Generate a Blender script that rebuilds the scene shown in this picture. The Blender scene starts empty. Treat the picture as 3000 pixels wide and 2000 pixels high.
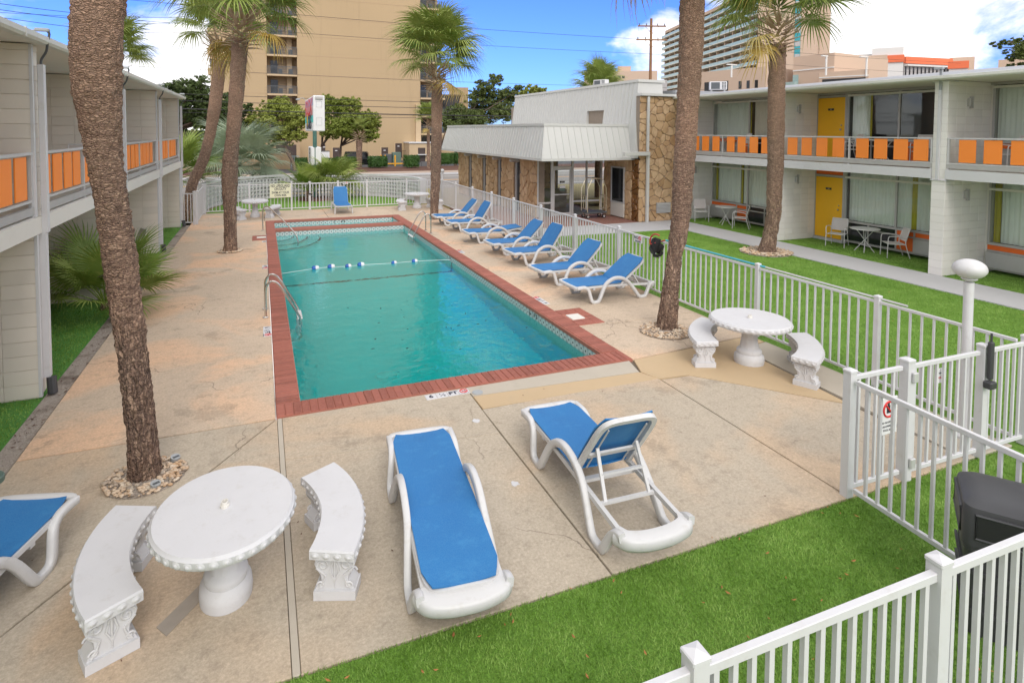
import bpy, math, random
import numpy as np
from mathutils import Matrix, Vector
random.seed(7); rng = np.random.default_rng(7)
PI = math.pi
S = bpy.context.scene
COL = S.collection

# ---------------------------------------------------------------- camera
F_PX, YAW, PITCH, ROLL, CY = 1767.93, 0.394656, 0.0470324, 0.00601531, 467.97
CAM_H = 3.6
def cam_axes():
    cy, sy = math.cos(YAW), math.sin(YAW)
    f = Vector((sy, cy, 0)); r = Vector((cy, -sy, 0)); u = Vector((0, 0, 1))
    cp, sp = math.cos(PITCH), math.sin(PITCH)
    f2 = f*cp-u*sp; u2 = u*cp+f*sp
    cr, sr = math.cos(ROLL), math.sin(ROLL)
    return r*cr+u2*sr, u2*cr-r*sr, f2
CR, CU, CF = cam_axes()
cam = bpy.data.cameras.new('camera'); camo = bpy.data.objects.new('camera', cam); COL.objects.link(camo)
camo.matrix_world = Matrix(((CR[0], CU[0], -CF[0], 0), (CR[1], CU[1], -CF[1], 0), (CR[2], CU[2], -CF[2], CAM_H), (0, 0, 0, 1)))
cam.sensor_width = 36; cam.sensor_fit = 'HORIZONTAL'; cam.lens = F_PX/3000*36
cam.shift_y = -(1000-CY)/3000; cam.clip_end = 3000; cam.clip_start = 0.05
S.camera = camo

# ---------------------------------------------------------------- sky, sun, exposure
W = bpy.data.worlds.new('World'); S.world = W; W.use_nodes = True
SUN_EL, SUN_AZ = math.radians(38), math.radians(186)   # azimuth clockwise from +Y
def build_world():
    nt = W.node_tree; N = nt.nodes; L = nt.links; N.clear()
    out = N.new('ShaderNodeOutputWorld'); bg = N.new('ShaderNodeBackground')
    sky = N.new('ShaderNodeTexSky'); sky.sky_type = 'NISHITA'; sky.sun_disc = False
    sky.sun_elevation = SUN_EL; sky.sun_rotation = SUN_AZ; sky.air_density = 1.0; sky.dust_density = 0.3; sky.ozone_density = 2.2
    tint = N.new('ShaderNodeMix'); tint.data_type = 'RGBA'; tint.blend_type = 'MULTIPLY'; tint.inputs[0].default_value = 1
    L.new(sky.outputs[0], tint.inputs[6]); tint.inputs[7].default_value = (0.19, 0.31, 0.72, 1)
    geo = N.new('ShaderNodeTexCoord')
    # flatten direction so that clouds stretch towards the horizon
    mp = N.new('ShaderNodeMapping'); mp.inputs['Scale'].default_value = (1, 1, 2.3); mp.inputs['Location'].default_value = (0.31, 0.12, 0.4)
    L.new(geo.outputs['Generated'], mp.inputs[0])
    n1 = N.new('ShaderNodeTexNoise'); n1.inputs['Scale'].default_value = 3.4; n1.inputs['Detail'].default_value = 10; n1.inputs['Roughness'].default_value = 0.6; n1.inputs['Distortion'].default_value = 0.3
    L.new(mp.outputs[0], n1.inputs['Vector'])
    con = N.new('ShaderNodeMapRange'); con.inputs[1].default_value = 0; con.inputs[2].default_value = 1; con.inputs[3].default_value = -.34; con.inputs[4].default_value = 1.34; con.clamp = False
    L.new(n1.outputs['Fac'], con.inputs[0])
    # cloud banks: (direction, angular radius, weight), their outline broken up by noise
    acc = con.outputs[0]
    nw = N.new('ShaderNodeTexNoise'); nw.inputs['Scale'].default_value = 9; nw.inputs['Detail'].default_value = 6; L.new(geo.outputs['Generated'], nw.inputs['Vector'])
    ws = N.new('ShaderNodeVectorMath'); ws.operation = 'MULTIPLY_ADD'; ws.inputs[1].default_value = (.22, .22, .22); ws.inputs[2].default_value = (-.11, -.11, -.11); L.new(nw.outputs['Color'], ws.inputs[0])
    nrm = N.new('ShaderNodeVectorMath'); nrm.operation = 'NORMALIZE'; L.new(geo.outputs['Generated'], nrm.inputs[0])
    wd = N.new('ShaderNodeVectorMath'); wd.operation = 'ADD'; L.new(nrm.outputs[0], wd.inputs[0]); L.new(ws.outputs[0], wd.inputs[1])
    for (d, rad, wgt) in CLOUDS:
        dv = Vector(d).normalized()
        sub = N.new('ShaderNodeVectorMath'); sub.operation = 'DISTANCE'; sub.inputs[1].default_value = dv
        L.new(wd.outputs[0], sub.inputs[0])
        mr = N.new('ShaderNodeMapRange'); mr.inputs[1].default_value = 0; mr.inputs[2].default_value = rad; mr.inputs[3].default_value = wgt; mr.inputs[4].default_value = 0; mr.interpolation_type = 'SMOOTHSTEP'
        L.new(sub.outputs['Value'], mr.inputs[0])
        ad = N.new('ShaderNodeMath'); ad.operation = 'ADD'; L.new(acc, ad.inputs[0]); L.new(mr.outputs[0], ad.inputs[1]); acc = ad.outputs[0]
    ramp = N.new('ShaderNodeMapRange'); ramp.interpolation_type = 'SMOOTHSTEP'
    ramp.inputs[1].default_value = 0.16; ramp.inputs[2].default_value = 0.50; ramp.inputs[3].default_value = 0; ramp.inputs[4].default_value = 0.97
    L.new(acc, ramp.inputs[0])
    n2 = N.new('ShaderNodeTexNoise'); n2.inputs['Scale'].default_value = 7; n2.inputs['Detail'].default_value = 6; L.new(mp.outputs[0], n2.inputs['Vector'])
    cc = N.new('ShaderNodeMix'); cc.data_type = 'RGBA'; cc.inputs[6].default_value = (2.9, 2.9, 3.0, 1); cc.inputs[7].default_value = (6.9, 6.7, 6.45, 1)
    L.new(n2.outputs['Fac'], cc.inputs[0])
    mix = N.new('ShaderNodeMix'); mix.data_type = 'RGBA'
    L.new(ramp.outputs[0], mix.inputs[0]); L.new(tint.outputs[2], mix.inputs[6]); L.new(cc.outputs[2], mix.inputs[7])
    L.new(mix.outputs[2], bg.inputs[0]); bg.inputs[1].default_value = 0.15
    L.new(bg.outputs[0], out.inputs[0])
def pix_dir(x, y):
    return tuple(CF + CR*((x-1500)/F_PX) - CU*((y-CY)/F_PX))
CLOUDS = [(pix_dir(1500, 250), 0.68, -0.36), (pix_dir(500, 220), 0.20, 0.29), (pix_dir(300, 30), 0.22, -0.42), (pix_dir(2540, 70), 0.19, 0.22), (pix_dir(2740, 0), 0.10, 0.12), (pix_dir(2960, 130), 0.20, -.22), (pix_dir(1850, 225), 0.13, 0.42), (pix_dir(1660, 265), 0.08, 0.4),
          (pix_dir(1390, 70), 0.09, 0.30), (pix_dir(1640, 60), 0.26, -0.45), (pix_dir(2250, 120), 0.06, -.1)]
build_world()
sun = bpy.data.lights.new('sun', 'SUN'); suno = bpy.data.objects.new('sun', sun); COL.objects.link(suno)
sun.energy = 0.95; sun.angle = math.radians(32); sun.color = (1, 0.94, 0.85)
sd = Vector((math.sin(SUN_AZ)*math.cos(SUN_EL), math.cos(SUN_AZ)*math.cos(SUN_EL), math.sin(SUN_EL)))
suno.rotation_euler = sd.to_track_quat('Z', 'Y').to_euler(); suno.location = (0, -10, 30)
S.view_settings.view_transform = 'Standard'; S.view_settings.look = 'None'; S.view_settings.gamma = 1; S.view_settings.use_curve_mapping = False
S.view_settings.exposure = 1.05
S.render.engine = 'CYCLES'; S.cycles.use_denoising = True; S.cycles.max_bounces = 8; S.cycles.transparent_max_bounces = 12; S.cycles.transmission_bounces = 6; S.cycles.sample_clamp_indirect = 6

# ---------------------------------------------------------------- materials
def srgb(r, g, b):
    f = lambda c: (c/255/12.92 if c <= 10 else ((c/255+.055)/1.055)**2.4)
    return (f(r), f(g), f(b))
class NT:
    def __init__(s, name):
        s.m = bpy.data.materials.new(name); s.m.use_nodes = True; s.t = s.m.node_tree; s.n = s.t.nodes; s.l = s.t.links
        s.b = s.n['Principled BSDF']; s.geo = None
    def pos(s):
        if not s.geo: s.geo = s.n.new('ShaderNodeNewGeometry')
        return s.geo.outputs['Position']
    def noise(s, scale, detail=4, rough=.55, vec=None, stretch=None, dist=0):
        t = s.n.new('ShaderNodeTexNoise'); t.inputs['Scale'].default_value = scale; t.inputs['Detail'].default_value = detail; t.inputs['Roughness'].default_value = rough; t.inputs['Distortion'].default_value = dist
        v = vec or s.pos()
        if stretch:
            mp = s.n.new('ShaderNodeMapping'); mp.inputs['Scale'].default_value = stretch; s.l.new(v, mp.inputs[0]); v = mp.outputs[0]
        s.l.new(v, t.inputs['Vector']); return t.outputs['Fac']
    def ramp(s, f, a, b, lo=0., hi=1.):
        r = s.n.new('ShaderNodeMapRange'); r.interpolation_type = 'SMOOTHSTEP'
        for i, v in zip((1, 2, 3, 4), (a, b, lo, hi)): r.inputs[i].default_value = v
        s.l.new(f, r.inputs[0]); return r.outputs[0]
    def mix(s, f, a, b, mode='MIX'):
        x = s.n.new('ShaderNodeMix'); x.data_type = 'RGBA'; x.blend_type = mode
        for i, v in ((0, f), (6, a), (7, b)):
            if isinstance(v, (int, float)): x.inputs[i].default_value = v
            elif isinstance(v, tuple): x.inputs[i].default_value = (*v[:3], 1)
            else: s.l.new(v, x.inputs[i])
        return x.outputs[2]
    def math(s, op, a, b=0.):
        x = s.n.new('ShaderNodeMath'); x.operation = op
        for i, v in ((0, a), (1, b)):
            if isinstance(v, (int, float)): x.inputs[i].default_value = v
            else: s.l.new(v, x.inputs[i])
        return x.outputs[0]
    def rand(s):
        return s.n.new('ShaderNodeObjectInfo').outputs['Random']
    def col(s, c):
        if isinstance(c, tuple): s.b.inputs['Base Color'].default_value = (*c[:3], 1)
        else: s.l.new(c, s.b.inputs['Base Color'])
        return s
    def bump(s, h, strength=.3, dist=.01):
        b = s.n.new('ShaderNodeBump'); b.inputs['Strength'].default_value = strength; b.inputs['Distance'].default_value = dist
        s.l.new(h, b.inputs['Height']); s.l.new(b.outputs[0], s.b.inputs['Normal']); return s
    def p(s, **k):
        for a, v in k.items():
            i = s.b.inputs[a.replace('_', ' ')]
            if isinstance(v, (int, float)): i.default_value = v
            elif isinstance(v, tuple): i.default_value = (*v[:3], 1)
            else: s.l.new(v, i)
        return s
def stucco(name, c):
    n = NT(name); cc = n.mix(n.noise(.12, 5), tuple(v*.93 for v in c), tuple(v*1.06 for v in c))
    cc = n.mix(n.ramp(n.noise(1.0, 6, .7, stretch=(1.2, 1.2, .06)), .52, .72, 0, .35), cc, tuple(v*.72 for v in c)); cc = n.mix(n.ramp(n.noise(.5, 6, .7, stretch=(.15, 1, 3)), .55, .75, 0, .25), cc, tuple(v*.84 for v in c))
    n.col(cc).p(Roughness=.85); n.bump(n.noise(6, 4), .1, .01); return n.m
def simple(name, c, rough=.6, var=.12, scale=3., bump=0., bscale=60, metal=0., dirt=None, rnd=0.):
    n = NT(name); f = n.noise(scale, 5)
    lo = tuple(v*(1-var) for v in c); hi = tuple(min(1, v*(1+var)) for v in c)
    cc = n.mix(f, lo, hi)
    if rnd: cc = n.mix(n.ramp(n.rand(), 0, 1, 0, 1), n.mix(1., cc, (1-rnd,)*3, 'MULTIPLY'), n.mix(1., cc, (1+rnd,)*3, 'MULTIPLY'))
    if dirt: cc = n.mix(n.ramp(n.noise(scale*2.7, 6, .7), .52, .75, 0, dirt[1]), cc, dirt[0])
    n.col(cc).p(Roughness=rough, Metallic=metal)
    if bump: n.bump(n.noise(bscale, 3), bump, .004)
    return n.m
M = {}
M['white_paint'] = simple('white_paint', (.62, .62, .635), .45, .05, 2, dirt=((.45, .42, .37), .35))
M['white_plastic'] = simple('white_plastic', (.60, .60, .60), .42, .06, 3, .05, 90, dirt=((.45, .42, .37), .45))
M['white_stone'] = simple('white_stone', (.60, .60, .615), .7, .05, 4, .25, 70, dirt=((.47, .45, .42), .35))
M['stone_relief'] = simple('stone_relief', (.60, .60, .61), .75, .1, 14, .25, 70, dirt=((.33, .32, .3), .6))
M['cream_paint'] = simple('cream_paint', (.70, .68, .63), .55, .05, 1.5, dirt=((.5, .47, .42), .2))
M['block_left'] = simple('block_left', (.76, .70, .62), .8, .08, 1.2, .35, 45, rnd=.04)
M['block_right'] = simple('block_right', (.78, .755, .72), .8, .06, 1.0, .3, 45, rnd=.03)
M['mortar_left'] = simple('mortar_left', (.66, .6, .53), .9, .08, 6)
M['mortar_right'] = simple('mortar_right', (.60, .575, .54), .9, .06, 6)
M['soffit'] = simple('soffit', (.76, .71, .64), .7, .05, 1)
M['gutter'] = simple('gutter', (.68, .68, .63), .4, .05, 2, dirt=((.4, .4, .36), .25))
M['roof_grey'] = simple('roof_grey', (.33, .34, .36), .8, .15, 3)
M['orange'] = simple('orange', (.95, .27, .035), .5, .05, 3)
M['orange_dark'] = simple('orange_dark', (.80, .15, .02), .5, .05, 3)
M['yellow_door'] = simple('yellow_door', (.90, .48, .012), .45, .08, 1.5)
M['alu'] = simple('alu', (.62, .62, .62), .4, .08, 3, metal=.35)
M['alu_dull'] = simple('alu_dull', (.45, .44, .43), .5, .12, 4, metal=.2)
M['steel'] = simple('steel', (.62, .60, .57), .22, .1, 8, metal=1.)
M['brass'] = simple('brass', (.72, .64, .48), .3, .08, 8, metal=.9)
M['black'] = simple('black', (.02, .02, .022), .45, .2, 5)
M['dark_plastic'] = simple('dark_plastic', (.05, .051, .055), .5, .2, 3, .25, 160)
M['dark_metal'] = simple('dark_metal', (.09, .1, .11), .5, .2, 5)
M['grey_box'] = simple('grey_box', (.35, .37, .38), .6, .1, 3)
M['tape_grey'] = simple('tape_grey', (.33, .29, .245), .85, .15, 9)
M['chair_mesh'] = simple('chair_mesh', (.60, .56, .53), .7, .05, 3)
M['chair_frame'] = simple('chair_frame', (.68, .67, .66), .5, .04, 3)
M['stucco'] = stucco('stucco', (.45, .33, .195))
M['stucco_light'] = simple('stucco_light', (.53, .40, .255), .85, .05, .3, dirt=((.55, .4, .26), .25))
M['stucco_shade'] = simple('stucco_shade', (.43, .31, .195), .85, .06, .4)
M['tower_beige'] = simple('tower_beige', (.56, .42, .32), .85, .05, .06)
M['tower_white'] = simple('tower_white', (.70, .69, .67), .8, .05, .1)
M['tower_orange'] = simple('tower_orange', (.75, .17, .07), .7, .05, .1)
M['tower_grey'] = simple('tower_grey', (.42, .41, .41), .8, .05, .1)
M['glass_rail'] = simple('glass_rail', (.33, .47, .47), .25, .12, .3)
M['teal_panel'] = simple('teal_panel', (.03, .29, .34), .4, .2, .5)
M['door_dark'] = simple('door_dark', (.06, .04, .035), .5, .2, 2)
M['dark_glass'] = simple('dark_glass', (.018, .02, .024), .08, .4, .8)
M['curtain'] = simple('curtain', (.80, .84, .78), .9, .05, 5)
M['curtain_cream'] = simple('curtain_cream', (.72, .67, .60), .9, .05, 5)
M['curtain_yellow'] = simple('curtain_yellow', (.50, .43, .03), .9, .1, 5)
M['mulch'] = simple('mulch', (.115, .052, .033), .95, .5, 9, .8, 30)
M['asphalt_dark'] = simple('asphalt_dark', (.075, .078, .085), .85, .15, .5, .2, 40)
M['road'] = simple('road', (.23, .215, .20), .85, .12, .35, .2, 30, dirt=((.17, .16, .15), .5))
M['sidewalk'] = simple('sidewalk', (.40, .31, .245), .85, .1, .6, .2, 30, dirt=((.3, .23, .17), .4))
M['line_white'] = simple('line_white', (.70, .69, .66), .7, .1, 2)
M['line_yellow'] = simple('line_yellow', (.72, .36, .08), .7, .15, 2)
M['walk'] = simple('walk', (.50, .50, .51), .8, .06, .8, .2, 60, dirt=((.36, .36, .37), .35))
M['verge'] = simple('verge', (.30, .25, .12), .95, .4, 3, .3, 20)
M['wood_pole'] = simple('wood_pole', (.24, .125, .062), .85, .3, 1.5, .3, 20)
M['wire'] = simple('wire', (.022, .022, .024), .6, .1, 1)
M['sign_white'] = simple('sign_white', (.74, .74, .75), .5, .04, 1, dirt=((.5, .5, .5), .2))
M['sign_cream'] = simple('sign_cream', (.76, .76, .55), .5, .03, 2)
M['sign_blue'] = simple('sign_blue', (.22, .50, .74), .5, .2, 1)
M['sign_teal'] = simple('sign_teal', (.05, .52, .48), .5, .2, 1)
M['letter_red'] = simple('letter_red', (.62, .03, .03), .5, .1, 2)
M['letter_dark'] = simple('letter_dark', (.03, .03, .05), .5, .1, 2)
M['letter_yellow'] = simple('letter_yellow', (.75, .5, .03), .5, .1, 2)
M['pole_green'] = simple('pole_green', (.06, .15, .125), .5, .35, 3)
M['mansard'] = simple('mansard', (.53, .53, .51), .5, .05, 1.2, dirt=((.42, .43, .42), .2))
M['mansard_trim'] = simple('mansard_trim', (.56, .56, .54), .45, .05, 1.2, dirt=((.45, .45, .43), .25))
M['float_white'] = simple('float_white', (.78, .78, .78), .4, .04, 3)
M['float_blue'] = simple('float_blue', (.02, .12, .45), .4, .1, 3)
M['pole_blue'] = simple('pole_blue', (.06, .42, .55), .35, .1, 3)
M['net_red'] = simple('net_red', (.55, .06, .05), .45, .1, 3)
M['net_black'] = simple('net_black', (.03, .03, .03), .8, .2, 9)
M['car_black'] = simple('car_black', (.02, .025, .024), .2, .1, 2)
M['trans_green'] = simple('trans_green', (.11, .17, .14), .55, .1, 2)
M['bollard'] = simple('bollard', (.75, .36, .02), .55, .1, 3)
M['plaster'] = simple('plaster', (.22, .70, .69), .7, .06, .8)
M['tile_band'] = simple('tile_band', (.33, .40, .40), .35, .5, 14)
M['tile_body'] = simple('tile_body', (.34, .39, .40), .3, .4, 40, rnd=.1)
M['tile_white'] = simple('tile_white', (.66, .70, .68), .3, .08, 20)
M['tile_black'] = simple('tile_black', (.015, .017, .02), .3, .1, 20)
M['mortar_red'] = simple('mortar_red', (.40, .155, .11), .9, .12, 12)
M['leaf_litter'] = simple('leaf_litter', (.38, .16, .05), .8, .5, 5)

def mat_sling():
    n = NT('blue_sling'); f = n.noise(1.6, 4)
    c = n.mix(f, (.008, .125, .37), (.016, .19, .47))
    c = n.mix(n.ramp(n.noise(5, 6, .75), .5, .72, 0, .4), c, (.05, .26, .52)); c = n.mix(n.ramp(n.noise(2.2, 5, .7), .56, .75, 0, .35), c, (.006, .09, .29)); c = n.mix(n.ramp(n.noise(130, 2), .4, .6, 0, .16), c, (.12, .3, .5))
    n.col(c).p(Roughness=.62); n.bump(n.noise(420, 1), .25, .002); return n.m
M['sling'] = mat_sling()
M['sling_back'] = simple('sling_back', (.012, .075, .25), .8, .1, 3)

def mat_concrete(name='deck_concrete', lo=(.43, .37, .29), hi=(.61, .53, .42), pk=.5, pc=(.68, .47, .295)):
    n = NT(name)
    base = n.mix(n.noise(.55, 5, .6), lo, hi)
    peach = n.ramp(n.noise(.38, 4, .55, dist=.6), .47, .62)
    base = n.mix(n.math('MULTIPLY', peach, pk), base, pc)
    base = n.mix(n.ramp(n.noise(1.3, 6, .7), .56, .8, 0, .5), base, (.30, .26, .21))
    blot = n.ramp(n.noise(.8, 8, .72), .57, .63, 0, .38); base = n.mix(blot, base, (.27, .22, .165))
    grime = n.ramp(n.noise(7, 8, .8), .47, .68, 0, .36); base = n.mix(grime, base, (.24, .195, .15))
    fine = n.noise(34, 6, .8); base = n.mix(n.ramp(fine, .3, .7, .75, 0), base, n.mix(1., base, (.66, .64, .61), 'MULTIPLY')); base = n.mix(n.ramp(fine, .52, .72, 0, .5), base, n.mix(1., base, (1.25, 1.22, 1.18), 'MULTIPLY'))
    streak = n.ramp(n.noise(1.1, 5, .6, stretch=(1, .25, 1)), .58, .8, 0, .35); base = n.mix(streak, base, (.52, .46, .39))
    sp = n.ramp(n.noise(170, 2, .5), .66, .74, 0, .35); base = n.mix(sp, base, (.75, .68, .58))
    sp2 = n.ramp(n.noise(120, 3, .6), .28, .36, .3, 0); base = n.mix(sp2, base, (.13, .105, .085))
    # the odd branching crack
    v = n.n.new('ShaderNodeTexVoronoi'); v.feature = 'DISTANCE_TO_EDGE'; v.inputs['Scale'].default_value = .33
    wv = n.n.new('ShaderNodeVectorMath'); wv.operation = 'ADD'
    nz = n.n.new('ShaderNodeTexNoise'); nz.inputs['Scale'].default_value = 2.2; nz.inputs['Detail'].default_value = 6; n.l.new(n.pos(), nz.inputs['Vector'])
    sc = n.n.new('ShaderNodeVectorMath'); sc.operation = 'SCALE'; sc.inputs['Scale'].default_value = .5; n.l.new(nz.outputs['Color'], sc.inputs[0])
    n.l.new(n.pos(), wv.inputs[0]); n.l.new(sc.outputs[0], wv.inputs[1]); n.l.new(wv.outputs[0], v.inputs['Vector'])
    cr = n.math('MULTIPLY', n.ramp(v.outputs['Distance'], 0, .0035, 1, 0), n.ramp(n.noise(.5, 2), .52, .6))
    base = n.mix(n.math('MULTIPLY', cr, .7), base, (.13, .1, .08))
    n.col(base).p(Roughness=.85); n.bump(n.noise(90, 4, .7), .3, .005); return n.m
M['deck'] = mat_concrete()
M['deck_side'] = mat_concrete('deck_side', (.53, .425, .32), (.70, .565, .43), .85, (.80, .53, .345))
def mat_deck_new():
    n = NT('deck_patch'); base = n.mix(n.noise(1.2, 5, .6), (.47, .345, .205), (.56, .42, .26))
    base = n.mix(n.ramp(n.noise(4, 6, .7), .5, .8, 0, .3), base, (.4, .33, .24))
    n.col(base).p(Roughness=.8); n.bump(n.noise(90, 4, .7), .15, .004); return n.m
M['deck_patch'] = mat_deck_new()
M['deck_grey'] = simple('deck_grey', (.47, .42, .345), .85, .12, 1.3, .3, 90, dirt=((.33, .29, .23), .4))
M['joint'] = simple('joint', (.15, .12, .09), .95, .3, 6)

def mat_brick():
    n = NT('coping_brick')
    f = n.noise(22, 5, .7)
    c = n.mix(n.rand(), (.235, .072, .048), (.36, .115, .08))
    c = n.mix(n.ramp(f, .4, .75, 0, .5), c, (.42, .16, .11)); c = n.mix(n.ramp(n.noise(1.1, 4), .5, .75, 0, .45), c, (.20, .085, .07))
    n.col(c).p(Roughness=.7); n.bump(f, .25, .004); return n.m
M['brick'] = mat_brick()
def mat_patio():
    n = NT('patio_brick'); t = n.n.new('ShaderNodeTexBrick'); t.inputs['Scale'].default_value = 4.5
    t.inputs['Color1'].default_value = (.30, .11, .075, 1); t.inputs['Color2'].default_value = (.22, .09, .07, 1); t.inputs['Mortar'].default_value = (.36, .27, .22, 1); t.inputs['Mortar Size'].default_value = .02
    n.l.new(n.pos(), t.inputs['Vector']); n.col(n.mix(n.ramp(n.noise(3, 5), .4, .8, 0, .4), t.outputs['Color'], (.2, .12, .1))).p(Roughness=.75); return n.m
M['patio'] = mat_patio()
def mat_stone():
    n = NT('flag_stone')
    c = n.mix(n.rand(), (.43, .27, .135), (.62, .44, .27))
    c = n.mix(n.ramp(n.noise(3.5, 6, .65), .42, .72, 0, .75), c, (.34, .21, .115))
    c = n.mix(n.ramp(n.noise(9, 6, .7), .55, .8, 0, .6), c, (.56, .40, .25))
    n.col(c).p(Roughness=.75); n.bump(n.noise(14, 7, .65), .6, .03); return n.m
M['stone'] = mat_stone()
M['stone_mortar'] = simple('stone_mortar', (.27, .22, .175), .95, .2, 8)
M['stone_wet'] = simple('stone_wet', (.17, .075, .022), .25, .5, 4, .5, 16, rnd=.2)

def mat_turf(name, a, b):
    n = NT(name); f = n.noise(1.2, 5, .6); c = n.mix(f, a, b)
    c = n.mix(n.ramp(n.noise(60, 4, .7), .4, .75, 0, .7), c, tuple(v*1.9 for v in b))
    c = n.mix(n.ramp(n.noise(85, 3, .7), .25, .5, .75, 0), c, tuple(v*.3 for v in a))
    n.col(c).p(Roughness=.8); n.bump(n.noise(150, 3, .7), .8, .02); return n.m
M['turf'] = mat_turf('turf', (.09, .21, .016), (.15, .29, .035))
M['turf_left'] = mat_turf('turf_left', (.05, .19, .02), (.085, .25, .035))
def mat_blade():
    n = NT('turf_blade'); c = n.mix(n.ramp(n.noise(1.7, 6, .7), .36, .66), (.115, .25, .022), (.255, .42, .09))
    c = n.mix(n.noise(240, 1), n.mix(1., c, (.5, .5, .5), 'MULTIPLY'), n.mix(1., c, (1.7, 1.6, 1.5), 'MULTIPLY'))
    n.col(c).p(Roughness=.6); return n.m
M['blade'] = mat_blade()

def mat_bark():
    n = NT('palm_bark')
    ring = n.noise(5, 6, .7, stretch=(1.2, 1.2, 9)); fib = n.noise(16, 6, .75, stretch=(2.6, 2.6, .5))
    c = n.mix(n.ramp(ring, .3, .7), (.155, .10, .075), (.36, .245, .18)); c = n.mix(n.ramp(n.noise(22, 6, .7, stretch=(1, 1, 1.6)), .53, .64, 0, .85), c, (.52, .37, .27))
    c = n.mix(n.ramp(fib, .34, .47, .9, 0), c, (.045, .028, .022)); c = n.mix(n.ramp(n.noise(13, 5, .65, stretch=(1, 1, 5)), .33, .43, .75, 0), c, (.05, .032, .026)); c = n.mix(n.ramp(n.noise(.9, 4), .5, .75, 0, .4), c, (.19, .13, .11))
    sz = n.n.new('ShaderNodeSeparateXYZ'); n.l.new(n.pos(), sz.inputs[0]); low = n.ramp(sz.outputs[2], 1.2, 2.6, 1, 0)
    nz = n.n.new('ShaderNodeTexNoise'); nz.inputs['Scale'].default_value = 14; nz.inputs['Detail'].default_value = 4; n.l.new(n.pos(), nz.inputs['Vector'])
    wv = n.n.new('ShaderNodeVectorMath'); wv.operation = 'MULTIPLY_ADD'; wv.inputs[1].default_value = (.09, .09, .05); n.l.new(nz.outputs['Color'], wv.inputs[0]); n.l.new(n.pos(), wv.inputs[2])
    def cells(stretch, sc):
        mp = n.n.new('ShaderNodeMapping'); mp.inputs['Scale'].default_value = stretch; n.l.new(wv.outputs[0], mp.inputs[0])
        v = n.n.new('ShaderNodeTexVoronoi'); v.feature = 'DISTANCE_TO_EDGE'; v.inputs['Scale'].default_value = sc; n.l.new(mp.outputs[0], v.inputs['Vector'])
        v2 = n.n.new('ShaderNodeTexVoronoi'); v2.inputs['Scale'].default_value = sc; n.l.new(mp.outputs[0], v2.inputs['Vector'])
        sp = n.n.new('ShaderNodeSeparateColor'); n.l.new(v2.outputs['Color'], sp.inputs[0]); return v.outputs['Distance'], sp.outputs[0]
    d1, r1 = cells((1, 1, 2.7), 21); d2, r2 = cells((1, 1, .22), 26)
    dd = n.mix(low, d1, d2); rr = n.mix(low, r1, r2)
    c = n.mix(n.ramp(rr, .45, 1., 0, .65), c, (.50, .36, .265)); c = n.mix(n.ramp(rr, 0, .3, .35, 0), c, (.16, .11, .085)); c = n.mix(n.ramp(sz.outputs[2], 2.2, 4.5, 0, .35), c, (.47, .30, .20))
    c = n.mix(n.ramp(n.noise(.7, 4), .45, .7, 0, .5), c, n.mix(1., c, (1.5, 1.42, 1.38), 'MULTIPLY')); c = n.mix(1., c, (1.42, 1.36, 1.33), 'MULTIPLY'); c = n.mix(n.ramp(dd, .0, .10, .62, 0), c, (.06, .04, .032))
    n.col(c).p(Roughness=.9); n.bump(n.math('ADD', n.math('ADD', ring, fib), n.math('MULTIPLY', n.ramp(dd, 0, .3), 2.)), .9, .04); return n.m
M['bark'] = mat_bark()
M['oak_bark'] = simple('oak_bark', (.16, .115, .085), .9, .4, 5, .5, 14)
M['boot'] = simple('boot', (.46, .34, .23), .85, .4, 5, .3, 30)
def leafmat(name, a, b, tip=None, gloss=.55, trans=.15):
    n = NT(name); oi = n.rand(); c = n.mix(oi, a, b)
    c = n.mix(n.noise(.8, 3), n.mix(1., c, (.72,)*3, 'MULTIPLY'), n.mix(1., c, (1.35,)*3, 'MULTIPLY'))
    c = n.mix(n.ramp(n.noise(11, 3), .5, .75, 0, .5), c, tip or tuple(v*1.5 for v in b))
    n.col(c).p(Roughness=gloss)
    tr = n.n.new('ShaderNodeBsdfTranslucent'); n.l.new(c, tr.inputs[0]) if not isinstance(c, tuple) else None
    mx = n.n.new('ShaderNodeMixShader'); mx.inputs[0].default_value = trans
    n.l.new(n.b.outputs[0], mx.inputs[1]); n.l.new(tr.outputs[0], mx.inputs[2]); n.l.new(mx.outputs[0], n.n['Material Output'].inputs[0]); return n.m
M['frond'] = leafmat('frond', (.16, .23, .035), (.31, .37, .095), (.50, .48, .16))
M['frond_dry'] = leafmat('frond_dry', (.36, .24, .045), (.42, .34, .12), (.5, .3, .03))
M['frond_dark'] = leafmat('frond_dark', (.135, .22, .03), (.26, .34, .065), (.44, .44, .12))
M['frond_blue'] = leafmat('frond_blue', (.28, .36, .25), (.42, .48, .34), (.5, .52, .34))
M['oak_leaf'] = leafmat('oak_leaf', (.17, .22, .03), (.26, .30, .055), (.36, .38, .07), .6)
M['oak_leaf_dark'] = leafmat('oak_leaf_dark', (.06, .095, .024), (.09, .13, .034), (.14, .18, .045), .6)
M['oak_leaf_mid'] = leafmat('oak_leaf_mid', (.08, .12, .026), (.13, .165, .042), (.22, .22, .06), .6)
M['hedge_leaf'] = leafmat('hedge_leaf', (.03, .085, .012), (.055, .13, .02), (.11, .21, .035), .5)
M['pebble'] = None
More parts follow.
